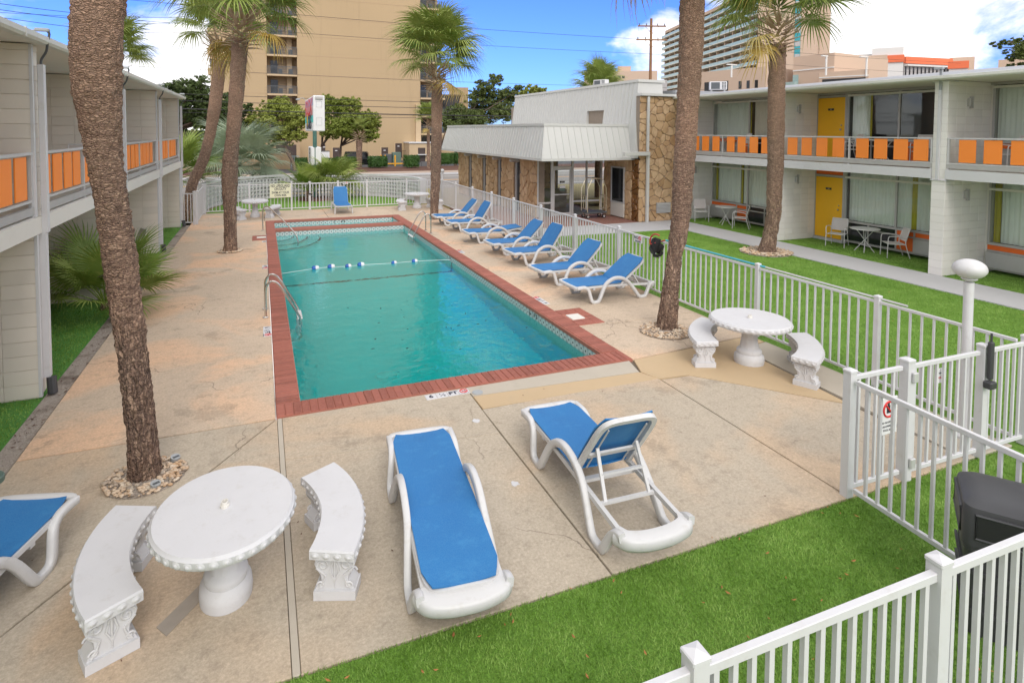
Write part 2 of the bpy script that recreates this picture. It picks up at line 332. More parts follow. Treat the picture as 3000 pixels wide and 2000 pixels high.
def mat_pebble():
    n = NT('pebble'); v = n.n.new('ShaderNodeTexVoronoi'); v.inputs['Scale'].default_value = 16; n.l.new(n.pos(), v.inputs['Vector'])
    sep = n.n.new('ShaderNodeSeparateColor'); n.l.new(v.outputs['Color'], sep.inputs[0])
    c = n.mix(sep.outputs[0], (.50, .32, .18), (.63, .54, .43)); c = n.mix(n.ramp(sep.outputs[1], .6, 1, 0, .8), c, (.2, .165, .14))
    n.col(c).p(Roughness=.6); return n.m
M['pebble'] = mat_pebble()
def mat_gravel():
    n = NT('gravel'); c = n.mix(n.noise(28, 5, .7), (.19, .155, .13), (.56, .49, .42)); c = n.mix(n.ramp(n.noise(1.7, 5, .7), .48, .68, 0, .8), c, (.13, .095, .07))
    n.col(c).p(Roughness=.95); n.bump(n.noise(40, 4), 1., .03); return n.m
M['gravel'] = mat_gravel()

def mat_water():
    n = NT('pool_water'); n.col((1, 1, 1)).p(Roughness=.03, IOR=1.333, Transmission_Weight=1.)
    h = n.math('ADD', n.noise(2.2, 3, .5), n.math('MULTIPLY', n.noise(9, 3, .5), .35))
    n.bump(h, .34, .05)
    ab = n.n.new('ShaderNodeVolumeAbsorption'); ab.inputs['Color'].default_value = (.0, .925, .92, 1); ab.inputs['Density'].default_value = .9
    n.l.new(ab.outputs[0], n.n['Material Output'].inputs['Volume']); return n.m
M['water'] = mat_water()
def mat_glass():
    n = NT('window_glass'); n.col((.9, .95, .94)).p(Roughness=.02)
    g = n.n.new('ShaderNodeBsdfGlossy'); g.inputs['Roughness'].default_value = .03; g.inputs[0].default_value = (.9, .95, .95, 1)
    t = n.n.new('ShaderNodeBsdfTransparent'); t.inputs[0].default_value = (.93, .95, .94, 1)
    f = n.n.new('ShaderNodeFresnel'); f.inputs[0].default_value = 1.7
    n.pos(); ff = n.math('MULTIPLY', f.outputs[0], n.math('SUBTRACT', 1., n.geo.outputs['Backfacing']))
    m = n.n.new('ShaderNodeMixShader'); n.l.new(ff, m.inputs[0]); n.l.new(t.outputs[0], m.inputs[1]); n.l.new(g.outputs[0], m.inputs[2])
    n.l.new(m.outputs[0], n.n['Material Output'].inputs[0]); return n.m
M['glass'] = mat_glass()

# ---------------------------------------------------------------- mesh helpers
class MB:
    def __init__(s): s.v = []; s.f = []; s.mi = []
    def add(s, vs, fs, mi=0):
        o = len(s.v); s.v.extend([tuple(map(float, p)) for p in vs]); s.f.extend([tuple(i+o for i in f) for f in fs]); s.mi.extend([mi]*len(fs)); return s
    def box(s, c, d, rz=0., mi=0, top=None):
        x, y, z = d[0]/2, d[1]/2, d[2]/2; t = top or (1, 1)
        vs = [(-x, -y, -z), (x, -y, -z), (x, y, -z), (-x, y, -z), (-x*t[0], -y*t[1], z), (x*t[0], -y*t[1], z), (x*t[0], y*t[1], z), (-x*t[0], y*t[1], z)]
        ca, sa = math.cos(rz), math.sin(rz)
        vs = [(c[0]+a*ca-b*sa, c[1]+a*sa+b*ca, c[2]+e) for a, b, e in vs]
        return s.add(vs, [(0, 3, 2, 1), (4, 5, 6, 7), (0, 1, 5, 4), (1, 2, 6, 5), (2, 3, 7, 6), (3, 0, 4, 7)], mi)
    def bb(s, lo, hi, mi=0):
        return s.box([(a+b)/2 for a, b in zip(lo, hi)], [abs(b-a) for a, b in zip(lo, hi)], 0, mi)
    def cbox(s, c, d, b=.005, mi=0, rz=0.):
        h = [max(q/2, b*1.01) for q in d]; vs = []; idx = {}
        for ax in range(3):
            for sx in (-1, 1):
                for sy in (-1, 1):
                    for sz in (-1, 1):
                        sg = (sx, sy, sz); p = [sg[k]*(h[k] - (0 if k == ax else b)) for k in range(3)]
                        idx[(ax, sx, sy, sz)] = len(vs); vs.append(p)
        fs = []
        for ax in range(3):
            o = [k for k in range(3) if k != ax]
            for sg in (-1, 1):
                q = []
                for a, bb_ in ((-1, -1), (1, -1), (1, 1), (-1, 1)):
                    t = [0, 0, 0]; t[ax] = sg; t[o[0]] = a; t[o[1]] = bb_; q.append(idx[(ax, *t)])
                fs.append(q if (sg > 0) == (ax != 1) else q[::-1])
        for e in range(3):      # edges parallel to axis e
            a, bq = [k for k in range(3) if k != e]
            for sa in (-1, 1):
                for sb in (-1, 1):
                    def key(ax, se):
                        t = [0, 0, 0]; t[e] = se; t[a] = sa; t[bq] = sb; return idx[(ax, *t)]
                    fs.append([key(a, -1), key(a, 1), key(bq, 1), key(bq, -1)])
        for sx in (-1, 1):
            for sy in (-1, 1):
                for sz in (-1, 1): fs.append([idx[(0, sx, sy, sz)], idx[(1, sx, sy, sz)], idx[(2, sx, sy, sz)]])
        # fix winding: outward from centre
        V = np.array(vs); out = []
        for f in fs:
            n = np.cross(V[f[1]]-V[f[0]], V[f[2]]-V[f[0]]); out.append(f if n @ V[f].mean(0) > 0 else f[::-1])
        ca, sa = math.cos(rz), math.sin(rz)
        return s.add([(c[0]+x*ca-y*sa, c[1]+x*sa+y*ca, c[2]+z) for x, y, z in vs], out, mi)
    def tube(s, pts, rad, n=8, mi=0, sec=None, cap=True, closed=False):
        pts = [Vector(p) for p in pts]; m = len(pts)
        if not hasattr(rad, '__len__'): rad = [rad]*m
        if sec is None: sec = [(math.cos(2*PI*k/n), math.sin(2*PI*k/n)) for k in range(n)]
        n = len(sec); ref = None; vs = []
        for i, p in enumerate(pts):
            t = (pts[(i+1) % m]-pts[i-1]) if closed else (pts[min(i+1, m-1)]-pts[max(i-1, 0)])
            t.normalize()
            if ref is None:
                ref = Vector((0, 0, 1)) if abs(t.z) < .9 else Vector((0, 1, 0))
            a = t.cross(ref)
            if a.length < 1e-4: a = t.cross(Vector((1, 0, .1)))
            a.normalize(); b = a.cross(t).normalized(); ref = b
            for (u, w) in sec: vs.append(p+a*(u*rad[i])+b*(w*rad[i]))
        fs = []
        for i in range(m if closed else m-1):
            j = (i+1) % m
            for k in range(n): fs.append((i*n+k, i*n+(k+1) % n, j*n+(k+1) % n, j*n+k))
        if cap and not closed: fs += [tuple(range(n))[::-1], tuple(range((m-1)*n, m*n))]
        return s.add(vs, fs, mi)
    def bar(s, a, b, w, h=None, mi=0):      # rectangular bar, w across, h up
        h = h or w; return s.tube([a, b], 1, sec=[(-w/2, -h/2), (w/2, -h/2), (w/2, h/2), (-w/2, h/2)], mi=mi)
    def lathe(s, prof, n=24, c=(0, 0, 0), mi=0, cap=True):
        vs = [(c[0]+r*math.cos(2*PI*k/n), c[1]+r*math.sin(2*PI*k/n), c[2]+z) for r, z in prof for k in range(n)]
        fs = [(i*n+k, i*n+(k+1) % n, (i+1)*n+(k+1) % n, (i+1)*n+k) for i in range(len(prof)-1) for k in range(n)]
        if cap: fs += [tuple(range(n))[::-1], tuple(range((len(prof)-1)*n, len(prof)*n))]
        return s.add(vs, fs, mi)
    def prism(s, poly, z0, z1, mi=0, cham=0., mp=None):
        n = len(poly); P = np.array(poly, float); c = P.mean(0)
        area = sum(P[i][0]*P[(i+1) % n][1]-P[(i+1) % n][0]*P[i][1] for i in range(n))
        if area < 0: P = P[::-1]
        rings = [(P, z0), (P, z1)]
        if cham:
            Q = c+(P-c)*(1-cham/np.maximum(np.linalg.norm(P-c, axis=1, keepdims=True), .02)); rings = [(P, z0), (P, z1-cham), (Q, z1)]
        vs = [(x, y, z) for R, z in rings for x, y in R]
        fs = [(i*n+k, i*n+(k+1) % n, (i+1)*n+(k+1) % n, (i+1)*n+k) for i in range(len(rings)-1) for k in range(n)]
        fs += [tuple(range(n))[::-1], tuple(range((len(rings)-1)*n, len(rings)*n))]
        if mp: vs = [mp(*v) for v in vs]
        return s.add(vs, fs, mi)
    def ball(s, c, r, n=12, m=8, mi=0, sc=(1, 1, 1)):
        pr = [(max(1e-4, math.sin(PI*i/m))*1., -math.cos(PI*i/m)) for i in range(m+1)]
        vs = [(c[0]+r*sc[0]*q*math.cos(2*PI*k/n), c[1]+r*sc[1]*q*math.sin(2*PI*k/n), c[2]+r*sc[2]*z) for q, z in pr for k in range(n)]
        fs = [(i*n+k, i*n+(k+1) % n, (i+1)*n+(k+1) % n, (i+1)*n+k) for i in range(m) for k in range(n)]
        return s.add(vs, fs, mi)
    def mesh(s, name, mats, smooth=True, ang=.6):
        me = bpy.data.meshes.new(name); me.from_pydata(s.v, [], s.f); 
        for m in (mats if isinstance(mats, (list, tuple)) else [mats]): me.materials.append(M[m] if isinstance(m, str) else m)
        if any(s.mi): me.polygons.foreach_set('material_index', s.mi)
        if smooth:
            me.polygons.foreach_set('use_smooth', [True]*len(me.polygons))
            me.set_sharp_from_angle(angle=ang)
        me.update(); return me
    def build(s, name, mats, parent=None, smooth=True, ang=.6): return place(name, s.mesh(name, mats, smooth, ang), parent)
def place(name, me, parent=None, loc=(0, 0, 0), rz=0., scale=None, rot=None):
    o = bpy.data.objects.new(name, me); COL.objects.link(o); o.location = loc
    o.rotation_euler = rot or (0, 0, rz)
    if scale: o.scale = scale
    if parent: o.parent = parent
    return o
def tag(o, label=None, cat=None, group=None, kind=None):
    for k, v in (('label', label), ('category', cat), ('group', group), ('kind', kind)):
        if v: o[k] = v
    return o
def thing(name, label, cat, loc=(0, 0, 0), rz=0., group=None):
    o = bpy.data.objects.new(name, None); COL.objects.link(o); o.location = loc; o.rotation_euler = (0, 0, rz); o.empty_display_size = .1
    return tag(o, label, cat, group)
KIDS = {}
def children(o): return [c for c in bpy.data.objects if c.parent is o]
def copy_tree(tree, parent=None):
    """tree = (obj, [subtrees]) ; returns the copied tree"""
    o, ch = tree; c = o.copy(); COL.objects.link(c); c.parent = parent
    return (c, [copy_tree(t, c) for t in ch])
def as_tree(o):
    m = {}
    for q in bpy.data.objects:
        if q.parent: m.setdefault(q.parent.name, []).append(q)
    def rec(x): return (x, [rec(k) for k in m.get(x.name, [])])
    return rec(o)
def struct(name, me_or_mb, mats=None, parent=None, smooth=True):
    o = me_or_mb.build(name, mats, parent, smooth); 
    if not parent: o['kind'] = 'structure'
    return o
def smoothpath(pts, k=4):
    """Catmull-Rom resample"""
    P = [Vector(p) for p in pts]; out = []
    for i in range(len(P)-1):
        p0, p1, p2, p3 = P[max(i-1, 0)], P[i], P[i+1], P[min(i+2, len(P)-1)]
        for j in range(k):
            t = j/k; out.append(.5*((2*p1)+(p2-p0)*t+(2*p0-5*p1+4*p2-p3)*t*t+(3*p1-p0-3*p2+p3)*t**3))
    out.append(P[-1]); return out
def text_mesh(txt, size, mat, bold=0., extrude=.002):
    cu = bpy.data.curves.new('text', 'FONT'); cu.body = txt; cu.size = size; cu.align_x = 'CENTER'; cu.align_y = 'CENTER'; cu.extrude = extrude; cu.offset = bold; cu.resolution_u = 2
    to = bpy.data.objects.new('text', cu); COL.objects.link(to); bpy.context.view_layer.update()
    me = bpy.data.meshes.new_from_object(to); bpy.data.objects.remove(to); bpy.data.curves.remove(cu)
    me.materials.clear(); me.materials.append(M[mat]); return me
# ================================================================ ground, deck, pool
PX0, PX1, PY0, PY1 = .14, 5.40, 7.94, 25.58      # coping outer edge
IX0, IX1, IY0, IY1 = .43, 5.075, 8.32, 22.98     # main pool inner
WY0, WY1 = 23.56, 25.25                          # wading pool inner
def ring_sheet(mb, o, i, z):
    ox0, oy0, ox1, oy1 = o; ix0, iy0, ix1, iy1 = i
    for (a, b, c, d) in ((ox0, oy0, ox1, iy0), (ox0, iy1, ox1, oy1), (ox0, iy0, ix0, iy1), (ix1, iy0, ox1, iy1)):
        mb.add([(a, b, z), (c, b, z), (c, d, z), (a, d, z)], [(0, 1, 2, 3)])
    return mb
struct('ground', ring_sheet(MB(), (-1500, -1500, 1500, 2500), (0, 7.8, 5.6, 25.7), -.52), 'verge', smooth=False)
def sheet(name, poly, z, mat, th=.3):
    return struct(name, MB().prism(poly, z-th, z), mat, smooth=False)
R4 = lambda x0, y0, x1, y1: [(x0, y0), (x1, y0), (x1, y1), (x0, y1)]
# lawns
sheet('lawn_left', R4(-14, -3, -2.74, 26.2), -.012, 'turf_left')
sheet('lawn_right', [(8.0, -3), (14.4, -3), (14.4, 18.2), (8.0, 18.55)], -.012, 'turf')
sheet('lawn_front', R4(-2.7, -3, 7.99, 4.06), -.012, 'turf')
sheet('lawn_back', [(2.55+4.7*math.cos(a), 29.9+4.75*math.sin(a)) for a in np.linspace(0, PI, 24)] + [(-2.2, 28.78), (7.3, 28.78)], -.02, 'turf')
sheet('patio_lawn', R4(15.86, 3, 19, 20.25), -.004, 'turf')
sheet('gravel_strip', R4(-2.738, 3.6, -2.508, 25.6), -.02, 'gravel')
sheet('verge', R4(-40, 28.82, 60, 37.2), -.05, 'verge')
sheet('walkway', R4(14.42, 3, 15.85, 20.2), .006, 'walk')
sheet('entry_path', [(8.1, 18.57), (14.41, 18.23), (14.41, 20.2), (8.1, 20.2)], .002, 'walk')
sheet('brick_patio', R4(8.1, 20.21, 14.2, 27), .004, 'patio')
sheet('road', R4(-200, 37.2, 300, 50.3), -.14, 'road')
for x0 in (9, 11.3, 13.5): pass
for y, w, m in ((48.0, .12, 'line_white'), (44.35, .11, 'line_yellow'), (44.75, .11, 'line_yellow'), (39.6, .12, 'line_white')):
    sheet('road_marking', R4(-200, y-w/2, 300, y+w/2), -.136, m, .003)
sheet('kerb', R4(-200, 50.31, 300, 50.5), -.0, 'walk')
sheet('pavement', R4(-200, 50.51, 300, 53.4), -.02, 'sidewalk')
sheet('planting_bed', R4(3.3, 53.41, 300, 59.5), .02, 'mulch')
sheet('planting_bed', R4(-200, 53.41, -3.2, 60), .02, 'mulch')
sheet('driveway', R4(-3.19, 53.41, 3.29, 60), -.1, 'asphalt_dark')
sheet('parking_lot', R4(-200, 60.01, 300, 140), -.4, 'asphalt_dark')
for (x0, x1) in ((-3.4, -3.2), (3.3, 3.5)): sheet('kerb', R4(x0, 53.3, x1, 60.6), .05, 'walk')

# concrete slabs
deck = struct('pool_deck', ring_sheet(MB(), (-2.5, 4.06, 8.02, 28.78), (PX0-.01, PY0-.01, PX1+.01, PY1+.01), -.03), 'joint', smooth=False)
slabs = []
def slab(poly, mat='deck', gap=.006):
    P = np.array(poly, float); c = P.mean(0); n = len(P)
    # inset every edge by the joint gap
    area = sum(P[i][0]*P[(i+1) % n][1]-P[(i+1) % n][0]*P[i][1] for i in range(n))
    if area < 0: P = P[::-1]
    Q = []
    for i in range(n):
        a, b, d = P[i-1], P[i], P[(i+1) % n]
        e1 = (b-a)/np.linalg.norm(b-a); e2 = (d-b)/np.linalg.norm(d-b)
        n1 = np.array((-e1[1], e1[0])); n2 = np.array((-e2[1], e2[0])); k = n1+n2; den = 1+n1@n2
        Q.append(b+k*gap/max(den, .15))
    o = MB().prism([tuple(q) for q in Q], -.12, random.uniform(-.002, .002), cham=.007).build('slab', mat, deck, smooth=False)
    slabs.append(o); return o
LY = [7.95, 10.33, 13.6, 15.75, 18.0, 20.65, 23.3, 25.6]
for a, b in zip(LY, LY[1:]): slab(R4(-2.5, a, PX0-.003, b), 'deck_side')
slab([(-2.5, 4.12), (.13, 7.92), (-2.5, 7.94)]); slab([(-2.5, 4.07), (.150, 4.07), (.150, 7.93), (.13, 7.9), (-2.5, 4.1)], gap=.004)
slab(R4(.149, 4.07, .201, 7.93), 'deck_grey', .0015)
slab([(.2, 4.07), (2.6, 4.07), (2.6, 6.55), (.2, 6.9)], gap=.0035); slab([(.2, 6.9), (2.6, 6.55), (2.62, 7.93), (.2, 7.93)], gap=.0035)
slab(R4(2.605, 4.07, 5.34, 7.22)); slab([(2.62, 7.225), (5.34, 7.17), (5.22, 7.48), (2.62, 7.62)], 'deck_patch', .003)
slab([(2.62, 7.63), (5.225, 7.49), (5.335, 7.93), (2.62, 7.93)], 'deck_grey', .006)
slab([(5.345, 7.165), (5.83, 7.13), (7.2, 5.55), (7.2, 5.4), (7.36, 7.7), (8.0, 7.8), (8.0, 8.12), (5.41, 7.93), (5.24, 7.49)], 'deck_patch', .004)
slab([(5.345, 4.07), (7.19, 4.07), (7.19, 5.53), (5.83, 7.1), (5.345, 7.14)]); slab([(7.21, 4.07), (8.01, 4.07), (8.01, 7.79), (7.37, 7.68)], 'deck_grey')
slab([(5.405, 7.95), (8.01, 8.14), (8.01, 9.62), (5.405, 9.62)], 'deck_side')
RY = [9.63, 11.5, 14.2, 16.88, 19.5, 22.2, 25.6]
for a, b in zip(RY, RY[1:]): slab(R4(PX1+.003, a, 8.01, b), 'deck_side')
for a, b in ((-2.5, .1), (.1, 2.55), (2.55, 5.3), (5.3, 8.01)): slab(R4(a, 25.61, b, 28.77), 'deck_side')
# small stains and patches on the front slabs: cut squares of newer cement
for (x, y, r) in ((2.43, 6.95, .17), (2.36, 5.53, .15), (3.1, 7.0, .12)):
    o = MB().prism([(x+r*.35*math.cos(a)*random.uniform(.5, 1.1), y+r*.35*math.sin(a)*random.uniform(.5, 1.1)) for a in np.linspace(0, 2*PI, 12)[:-1]], -.002, .006).build('patch', 'white_stone', deck, False)
MB().prism([(x, y) for x, y in ((-.74, 4.86), (-.664, 4.747), (-.40, 5.12), (-.48, 5.21))], 0, .005).build('patch', 'tape_grey', deck, False)

# ---------------------------------------------------------------- the pool
pool = thing('swimming_pool', 'long rectangular swimming pool of teal water with red brick coping', 'pool', (0, 0, 0))
sh = MB()
zs = [(IY0, -1.95), (13.2, -1.95), (16.7, -1.30), (IY1, -.95)]
for (ya, za), (yb, zb) in zip(zs, zs[1:]):
    sh.add([(IX0, ya, za), (IX1, ya, za), (IX1, yb, zb), (IX0, yb, zb)], [(0, 1, 2, 3)])
    sh.add([(IX0, ya, 0), (IX0, ya, za), (IX0, yb, zb), (IX0, yb, 0)], [(0, 1, 2, 3)]); sh.add([(IX1, ya, 0), (IX1, yb, 0), (IX1, yb, zb), (IX1, ya, za)], [(0, 1, 2, 3)])
sh.add([(IX0, IY0, -1.95), (IX0, IY0, 0), (IX1, IY0, 0), (IX1, IY0, -1.95)], [(0, 1, 2, 3)]); sh.add([(IX0, IY1, 0), (IX0, IY1, -.95), (IX1, IY1, -.95), (IX1, IY1, 0)], [(0, 1, 2, 3)])
sh.add([(IX0, WY0, -.42), (IX1, WY0, -.42), (IX1, WY1, -.36), (IX0, WY1, -.36), (IX0, WY0, 0), (IX1, WY0, 0), (IX1, WY1, 0), (IX0, WY1, 0)], [(0, 1, 2, 3), (0, 4, 5, 1), (1, 5, 6, 2), (2, 6, 7, 3), (3, 7, 4, 0)])
sh.build('basin', 'plaster', pool, False)
WZ = -.195
wt = MB(); e = .02
wt.bb((IX0-e, IY0-e, -2.3), (IX1+e, IY1+e, WZ)); wt.build('water', 'water', pool, False)
MB().bb((IX0-e, WY0-e, -.7), (IX1+e, WY1+e, WZ)).build('water', 'water', pool, False)
# quarter-round steps with black nosing
for i, (r, z) in enumerate(((.62, -.34), (1.08, -.56), (1.52, -.78))):
    arc = [(IX0+r*math.cos(a)*1., IY1-r*math.sin(a)*1.35) for a in np.linspace(0, PI/2, 18)]
    st = MB().prism([(IX0-.005, IY1+.005)]+arc, -1.4, z).build('step', 'plaster', pool, False)
    MB().tube([(x, y, z+.004) for x, y in arc], 1, sec=[(-.025, -.006), (.025, -.006), (.025, .006), (-.025, .006)]).build('nosing', 'tile_black', st)
fl = MB(); fl.bb((IX0, 16.64, -1.33), (IX1, 16.72, -1.292)); fl.bb((IX0, 16.64, -1.3), (IX0+.006, 16.72, -.2)); fl.bb((IX1-.006, 16.64, -1.3), (IX1, 16.72, -.2)); fl.build('depth_line', 'tile_black', pool, False)
for (x, y) in ((2.06, 10.9), (2.82, 10.86)):
    m = MB().lathe([(.17, -1.955), (.17, -1.93), (.13, -1.915), (.03, -1.91)], 20, (x, y, 0))
    m.build('drain', 'tile_white', pool)
# waterline tiles
tb = MB().box((0, 0, 0), (.148, .012, .148), 0, 0)
def disc(r, y, mi, n=14): tb.add([(r*math.cos(2*PI*k/n), y, r*math.sin(2*PI*k/n)-.008) for k in range(n)], [tuple(range(n))], mi)
disc(.069, -.0066, 1); disc(.052, -.0070, 3); disc(.047, -.0074, 1); disc(.021, -.0078, 2, 10)
for sx in (-1, 1): tb.add([(sx*.072, -.0068, .072), (sx*.052, -.0068, .072), (sx*.072, -.0068, .05)], [(0, 1, 2) if sx > 0 else (0, 2, 1)], 2)
TILE = tb.mesh('tile', ['tile_body', 'tile_white', 'tile_black', 'grey_box'], False)
for k in range(int((IY1-IY0)/.15)): place('tile', TILE, pool, (IX1-.005, IY0+.08+k*.15, -.122), -PI/2)
for k in range(30): place('tile', TILE, pool, (IX0+.09+k*.154, IY1-.005, -.122)); place('tile', TILE, pool, (IX0+.09+k*.154, WY1-.005, -.122))
for k in range(10): place('tile', TILE, pool, (IX1-.005, WY0+.1+k*.15, -.122), -PI/2)
bd = MB(); bd.bb((IX0, IY0+.01, -.2), (IX0+.008, IY1, -.045)); bd.bb((IX0, IY0, -.2), (IX1, IY0+.008, -.045)); bd.bb((IX0, WY0, -.2), (IX1, WY0+.008, -.045)); bd.bb((IX0, WY0+.01, -.2), (IX0+.008, WY1, -.045)); bd.build('tile_band', 'tile_band', pool, False)
for (t, y) in (('6', 11.15), ('F', 10.93), ('T', 10.83), ('4', 17.1), ('F', 16.85), ('T', 16.75)):
    place('depth_number', text_mesh(t, .12, 'tile_black', .004, .001), pool, (IX1-.014, y, -.125), rot=(PI/2, 0, -PI/2))
for (t, x) in (('1', 2.72), ('F', 3.02), ('T', 3.11)):
    place('depth_number', text_mesh(t, .13, 'tile_black', .004, .001), pool, (x, WY1-.014, -.122), rot=(PI/2, 0, 0))
# coping: a mortar bed with bricks laid across it
ob = MB(); zt = .006
for lo, hi in (((PX0, PY0, -.055), (PX1, IY0+.008, zt)), ((PX0, PY1-.335, -.055), (PX1, PY1, zt)), ((PX0, IY0+.008, -.055), (IX0+.012, PY1-.335, zt)), ((IX1-.012, IY0+.008, -.055), (PX1, PY1-.335, zt)), ((IX0+.012, IY1-.005, -.055), (IX1-.012, WY0+.005, zt))): ob.bb(lo, hi)
ob.build('coping_bed', 'mortar_red', pool, False)
BR = [MB().cbox((0, 0, 0), (.092, .285, .06), .007).mesh('brick', 'brick', False) for _ in range(1)][0]
bricks = []
nF = int((PX1-PX0)/.1012)
for k in range(nF+1):      # near edge
    x = PX0+.05+k*(PX1-PX0-.1)/nF; bricks.append((x, PY0+.195, 0., 1.3))
nS = int((PY1-PY0-.4)/.1)
for k in range(nS):
    y = IY0+.07+k*.1
    if y < PY1-.38: bricks.append((PX0+.148, y, PI/2, 1.0)); bricks.append((PX1-.160, y, PI/2, 1.10))
for k in range(nF+1): bricks.append((PX0+.05+k*(PX1-PX0-.1)/nF, PY1-.17, 0., 1.1))
for k in range(44): bricks.append((IX0+.08+k*.1045, (IY1+WY0)/2-.145, 0., 1.0)); bricks.append((IX0+.08+k*.1045, (IY1+WY0)/2+.145, 0., 1.0))
bricks.sort(key=lambda b: b[0]**2+b[1]**2)
far = MB()
for i, (x, y, a, sc) in enumerate(bricks):
    z = -.012+random.uniform(-.0015, .0015)
    if i < 300: place('brick', BR, pool, (x, y, z), a+random.uniform(-.012, .012), (1, sc, 1))
    else: far.box((x, y, z), (.092, .285*sc, .06), a)
tag(far.build('bricks', 'brick', pool, False), kind='stuff')
# brick skimmer pads
def skimmer(x0, y0, x1, y1, lid, label):
    t = thing('skimmer_pad', label, 'skimmer lid', ((x0+x1)/2, (y0+y1)/2, 0)); ox, oy = (x0+x1)/2, (y0+y1)/2
    MB().bb((x0-ox, y0-oy, -.02), (x1-ox, y1-oy, .008)).build('bed', 'mortar_red', t, False)
    ny = int(round((y1-y0)/.1))
    for k in range(ny):
        for j in range(3):
            w = (x1-x0)/3; px_, py_ = x0+w*(j+.5), y0+(k+.5)*(y1-y0)/ny
            if lid[0]-.05 < px_ < lid[2]+.05 and lid[1]-.05 < py_ < lid[3]+.05: continue
            place('brick', SKB, t, (px_-ox, py_-oy, .0), 0, (w/.285*.96, 1, 1))
    MB().cbox(((lid[0]+lid[2])/2-ox, (lid[1]+lid[3])/2-oy, .01), (lid[2]-lid[0], lid[3]-lid[1], .03), .006).build('lid', 'cream_paint', t)
SKB = MB().cbox((0, 0, 0), (.285, .092, .03), .006).mesh('brick', 'brick', False)
skimmer(5.41, 9.72, 5.97, 10.7, (5.46, 10.04, 5.73, 10.34), 'red brick skimmer pad with white square lid beside the near right coping')
skimmer(-.3, 21.18, .13, 22.09, (-.16, 21.55, .12, 21.8), 'small red brick skimmer pad with white lid at the left coping')
# depth marker tiles let into the deck
def marker(x, y, rz, words, label, s=.155):
    t = thing('depth_marker', label, 'depth marker', (x, y, .002), rz); n = len(words)
    for i, w in enumerate(words):
        px_ = (i-(n-1)/2)*s
        tl = MB().cbox((px_, 0, -.004), (s*.97, s*.97, .014), .003).build('tile', 'white_stone', t)
        if w == 'o':
            MB().tube([(px_+.052*math.cos(a), .012+.052*math.sin(a), .004) for a in np.linspace(0, 2*PI, 20)[:-1]], .007, 6, closed=True).build('symbol', 'letter_red', tl)
            MB().bar((px_-.036, .05, .005), (px_+.036, -.026, .005), .01, .004).build('symbol', 'letter_red', tl)
            MB().bar((px_-.02, .012, .004), (px_+.03, .02, .004), .016, .003).build('symbol', 'letter_dark', tl)
            place('lettering', text_mesh('NO DIVING', .024, 'letter_dark', 0, .0005), tl, (px_, -.062, .0042))
        elif w == 'h':
            place('lettering', text_mesh('1', .06, 'letter_dark', .002, .0005), tl, (px_-.025, .025, .004)); place('lettering', text_mesh('2', .06, 'letter_dark', .002, .0005), tl, (px_+.028, -.03, .004))
            MB().bar((px_-.03, -.04, .004), (px_+.035, .035, .004), .007, .002).build('lettering', 'letter_dark', tl)
        else: place('lettering', text_mesh(w, .115, 'letter_dark', .005, .0005), tl, (px_, 0, .004))
marker(2.32, 7.815, 0, ['6', 'h', 'FT', 'o'], 'white 6 1/2 FT no diving tiles at the near edge of the pool')
marker(.065, 11.5, -PI/2, ['6', 'h', 'FT', 'o'], 'white 6 1/2 FT tiles beside the near left ladder', .14)
marker(.065, 17.0, -PI/2, ['4', 'FT', 'o'], 'white 4 FT tiles on the left coping, level with the float line', .14)
marker(5.48, 11.5, PI/2, ['6', 'h', 'FT', 'o'], 'white 6 1/2 FT tiles at the right coping beside the nearest lounger', .15)
marker(5.48, 17.1, PI/2, ['4', 'FT', 'o'], 'white 4 FT tiles at the right coping between two loungers', .15)
marker(.06, 20.9, -PI/2, ['3', 'FT'], 'small white 3 FT tiles beside the left skimmer pad', .13)
# round deck drains
for i, (x, y, l) in enumerate(((2.72, 7.72, 'round grey valve lid beside the near depth marker tiles'), (6.12, 18.6, 'small round deck drain right of the pool by the third lounger'))):
    t = tag(MB().lathe([(.075, -.01), (.075, .006), (.06, .009), (.055, .005)], 20, (0, 0, 0)).build('deck_lid', 'grey_box' if i == 0 else 'dark_metal'), l, 'drain lid'); t.location = (x, y, 0)

# ladders, rail, float line
def ladder(x, ya, yb, sgn, label, rz=0):
    t = thing('pool_ladder', label, 'pool ladder', (x, (ya+yb)/2, 0)); h = abs(yb-ya)/2
    for s in (-1, 1):
        y = s*h
        pts = smoothpath([(0, y, 0), (0, y, .45), (0.02*sgn, y, .60), (.10*sgn, y, .69), (.2*sgn, y, .66), (.29*sgn, y, .55), (.44*sgn, y, .28), (.58*sgn, y, .02), (.63*sgn, y, -.12), (.64*sgn, y, -.5), (.64*sgn, y, -.95), (.58*sgn, y, -1.08), (.42*sgn, y, -1.1)], 5)
        r = MB().tube(pts, .021, 10).build('rail', 'steel', t)
        MB().lathe([(.055, 0), (.055, .008), (.03, .022), (.024, .022)], 16, (0, y, .004)).build('flange', 'steel', r)
    for k in range(4): MB().cbox((.625*sgn, 0, -.1-.26*k), (.1, 2*h-.03, .03), .008).build('tread', 'white_plastic', t)
ladder(.045, 12.36, 12.97, 1, 'bent steel pool ladder at the near left side of the pool')
ladder(5.475, 20.5, 21.23, -1, 'bent steel pool ladder at the far right corner by the loungers')
t = thing('hand_rail', 'single sloping steel hand rail over the corner steps', 'hand rail', (.03, 23.2, 0))
MB().tube(smoothpath([(0, 0, 0), (0, 0, .6), (.03, -.03, .80), (.13, -.15, .88), (.25, -.3, .82), (.7, -1.05, .42), (1.0, -1.6, .1), (1.08, -1.72, -.1), (1.1, -1.75, -.4), (1.08, -1.75, -.75)], 5), .022, 10).build('rail', 'steel', t)
MB().lathe([(.055, 0), (.055, .008), (.03, .022)], 16, (0, 0, .004)).build('flange', 'steel', t)
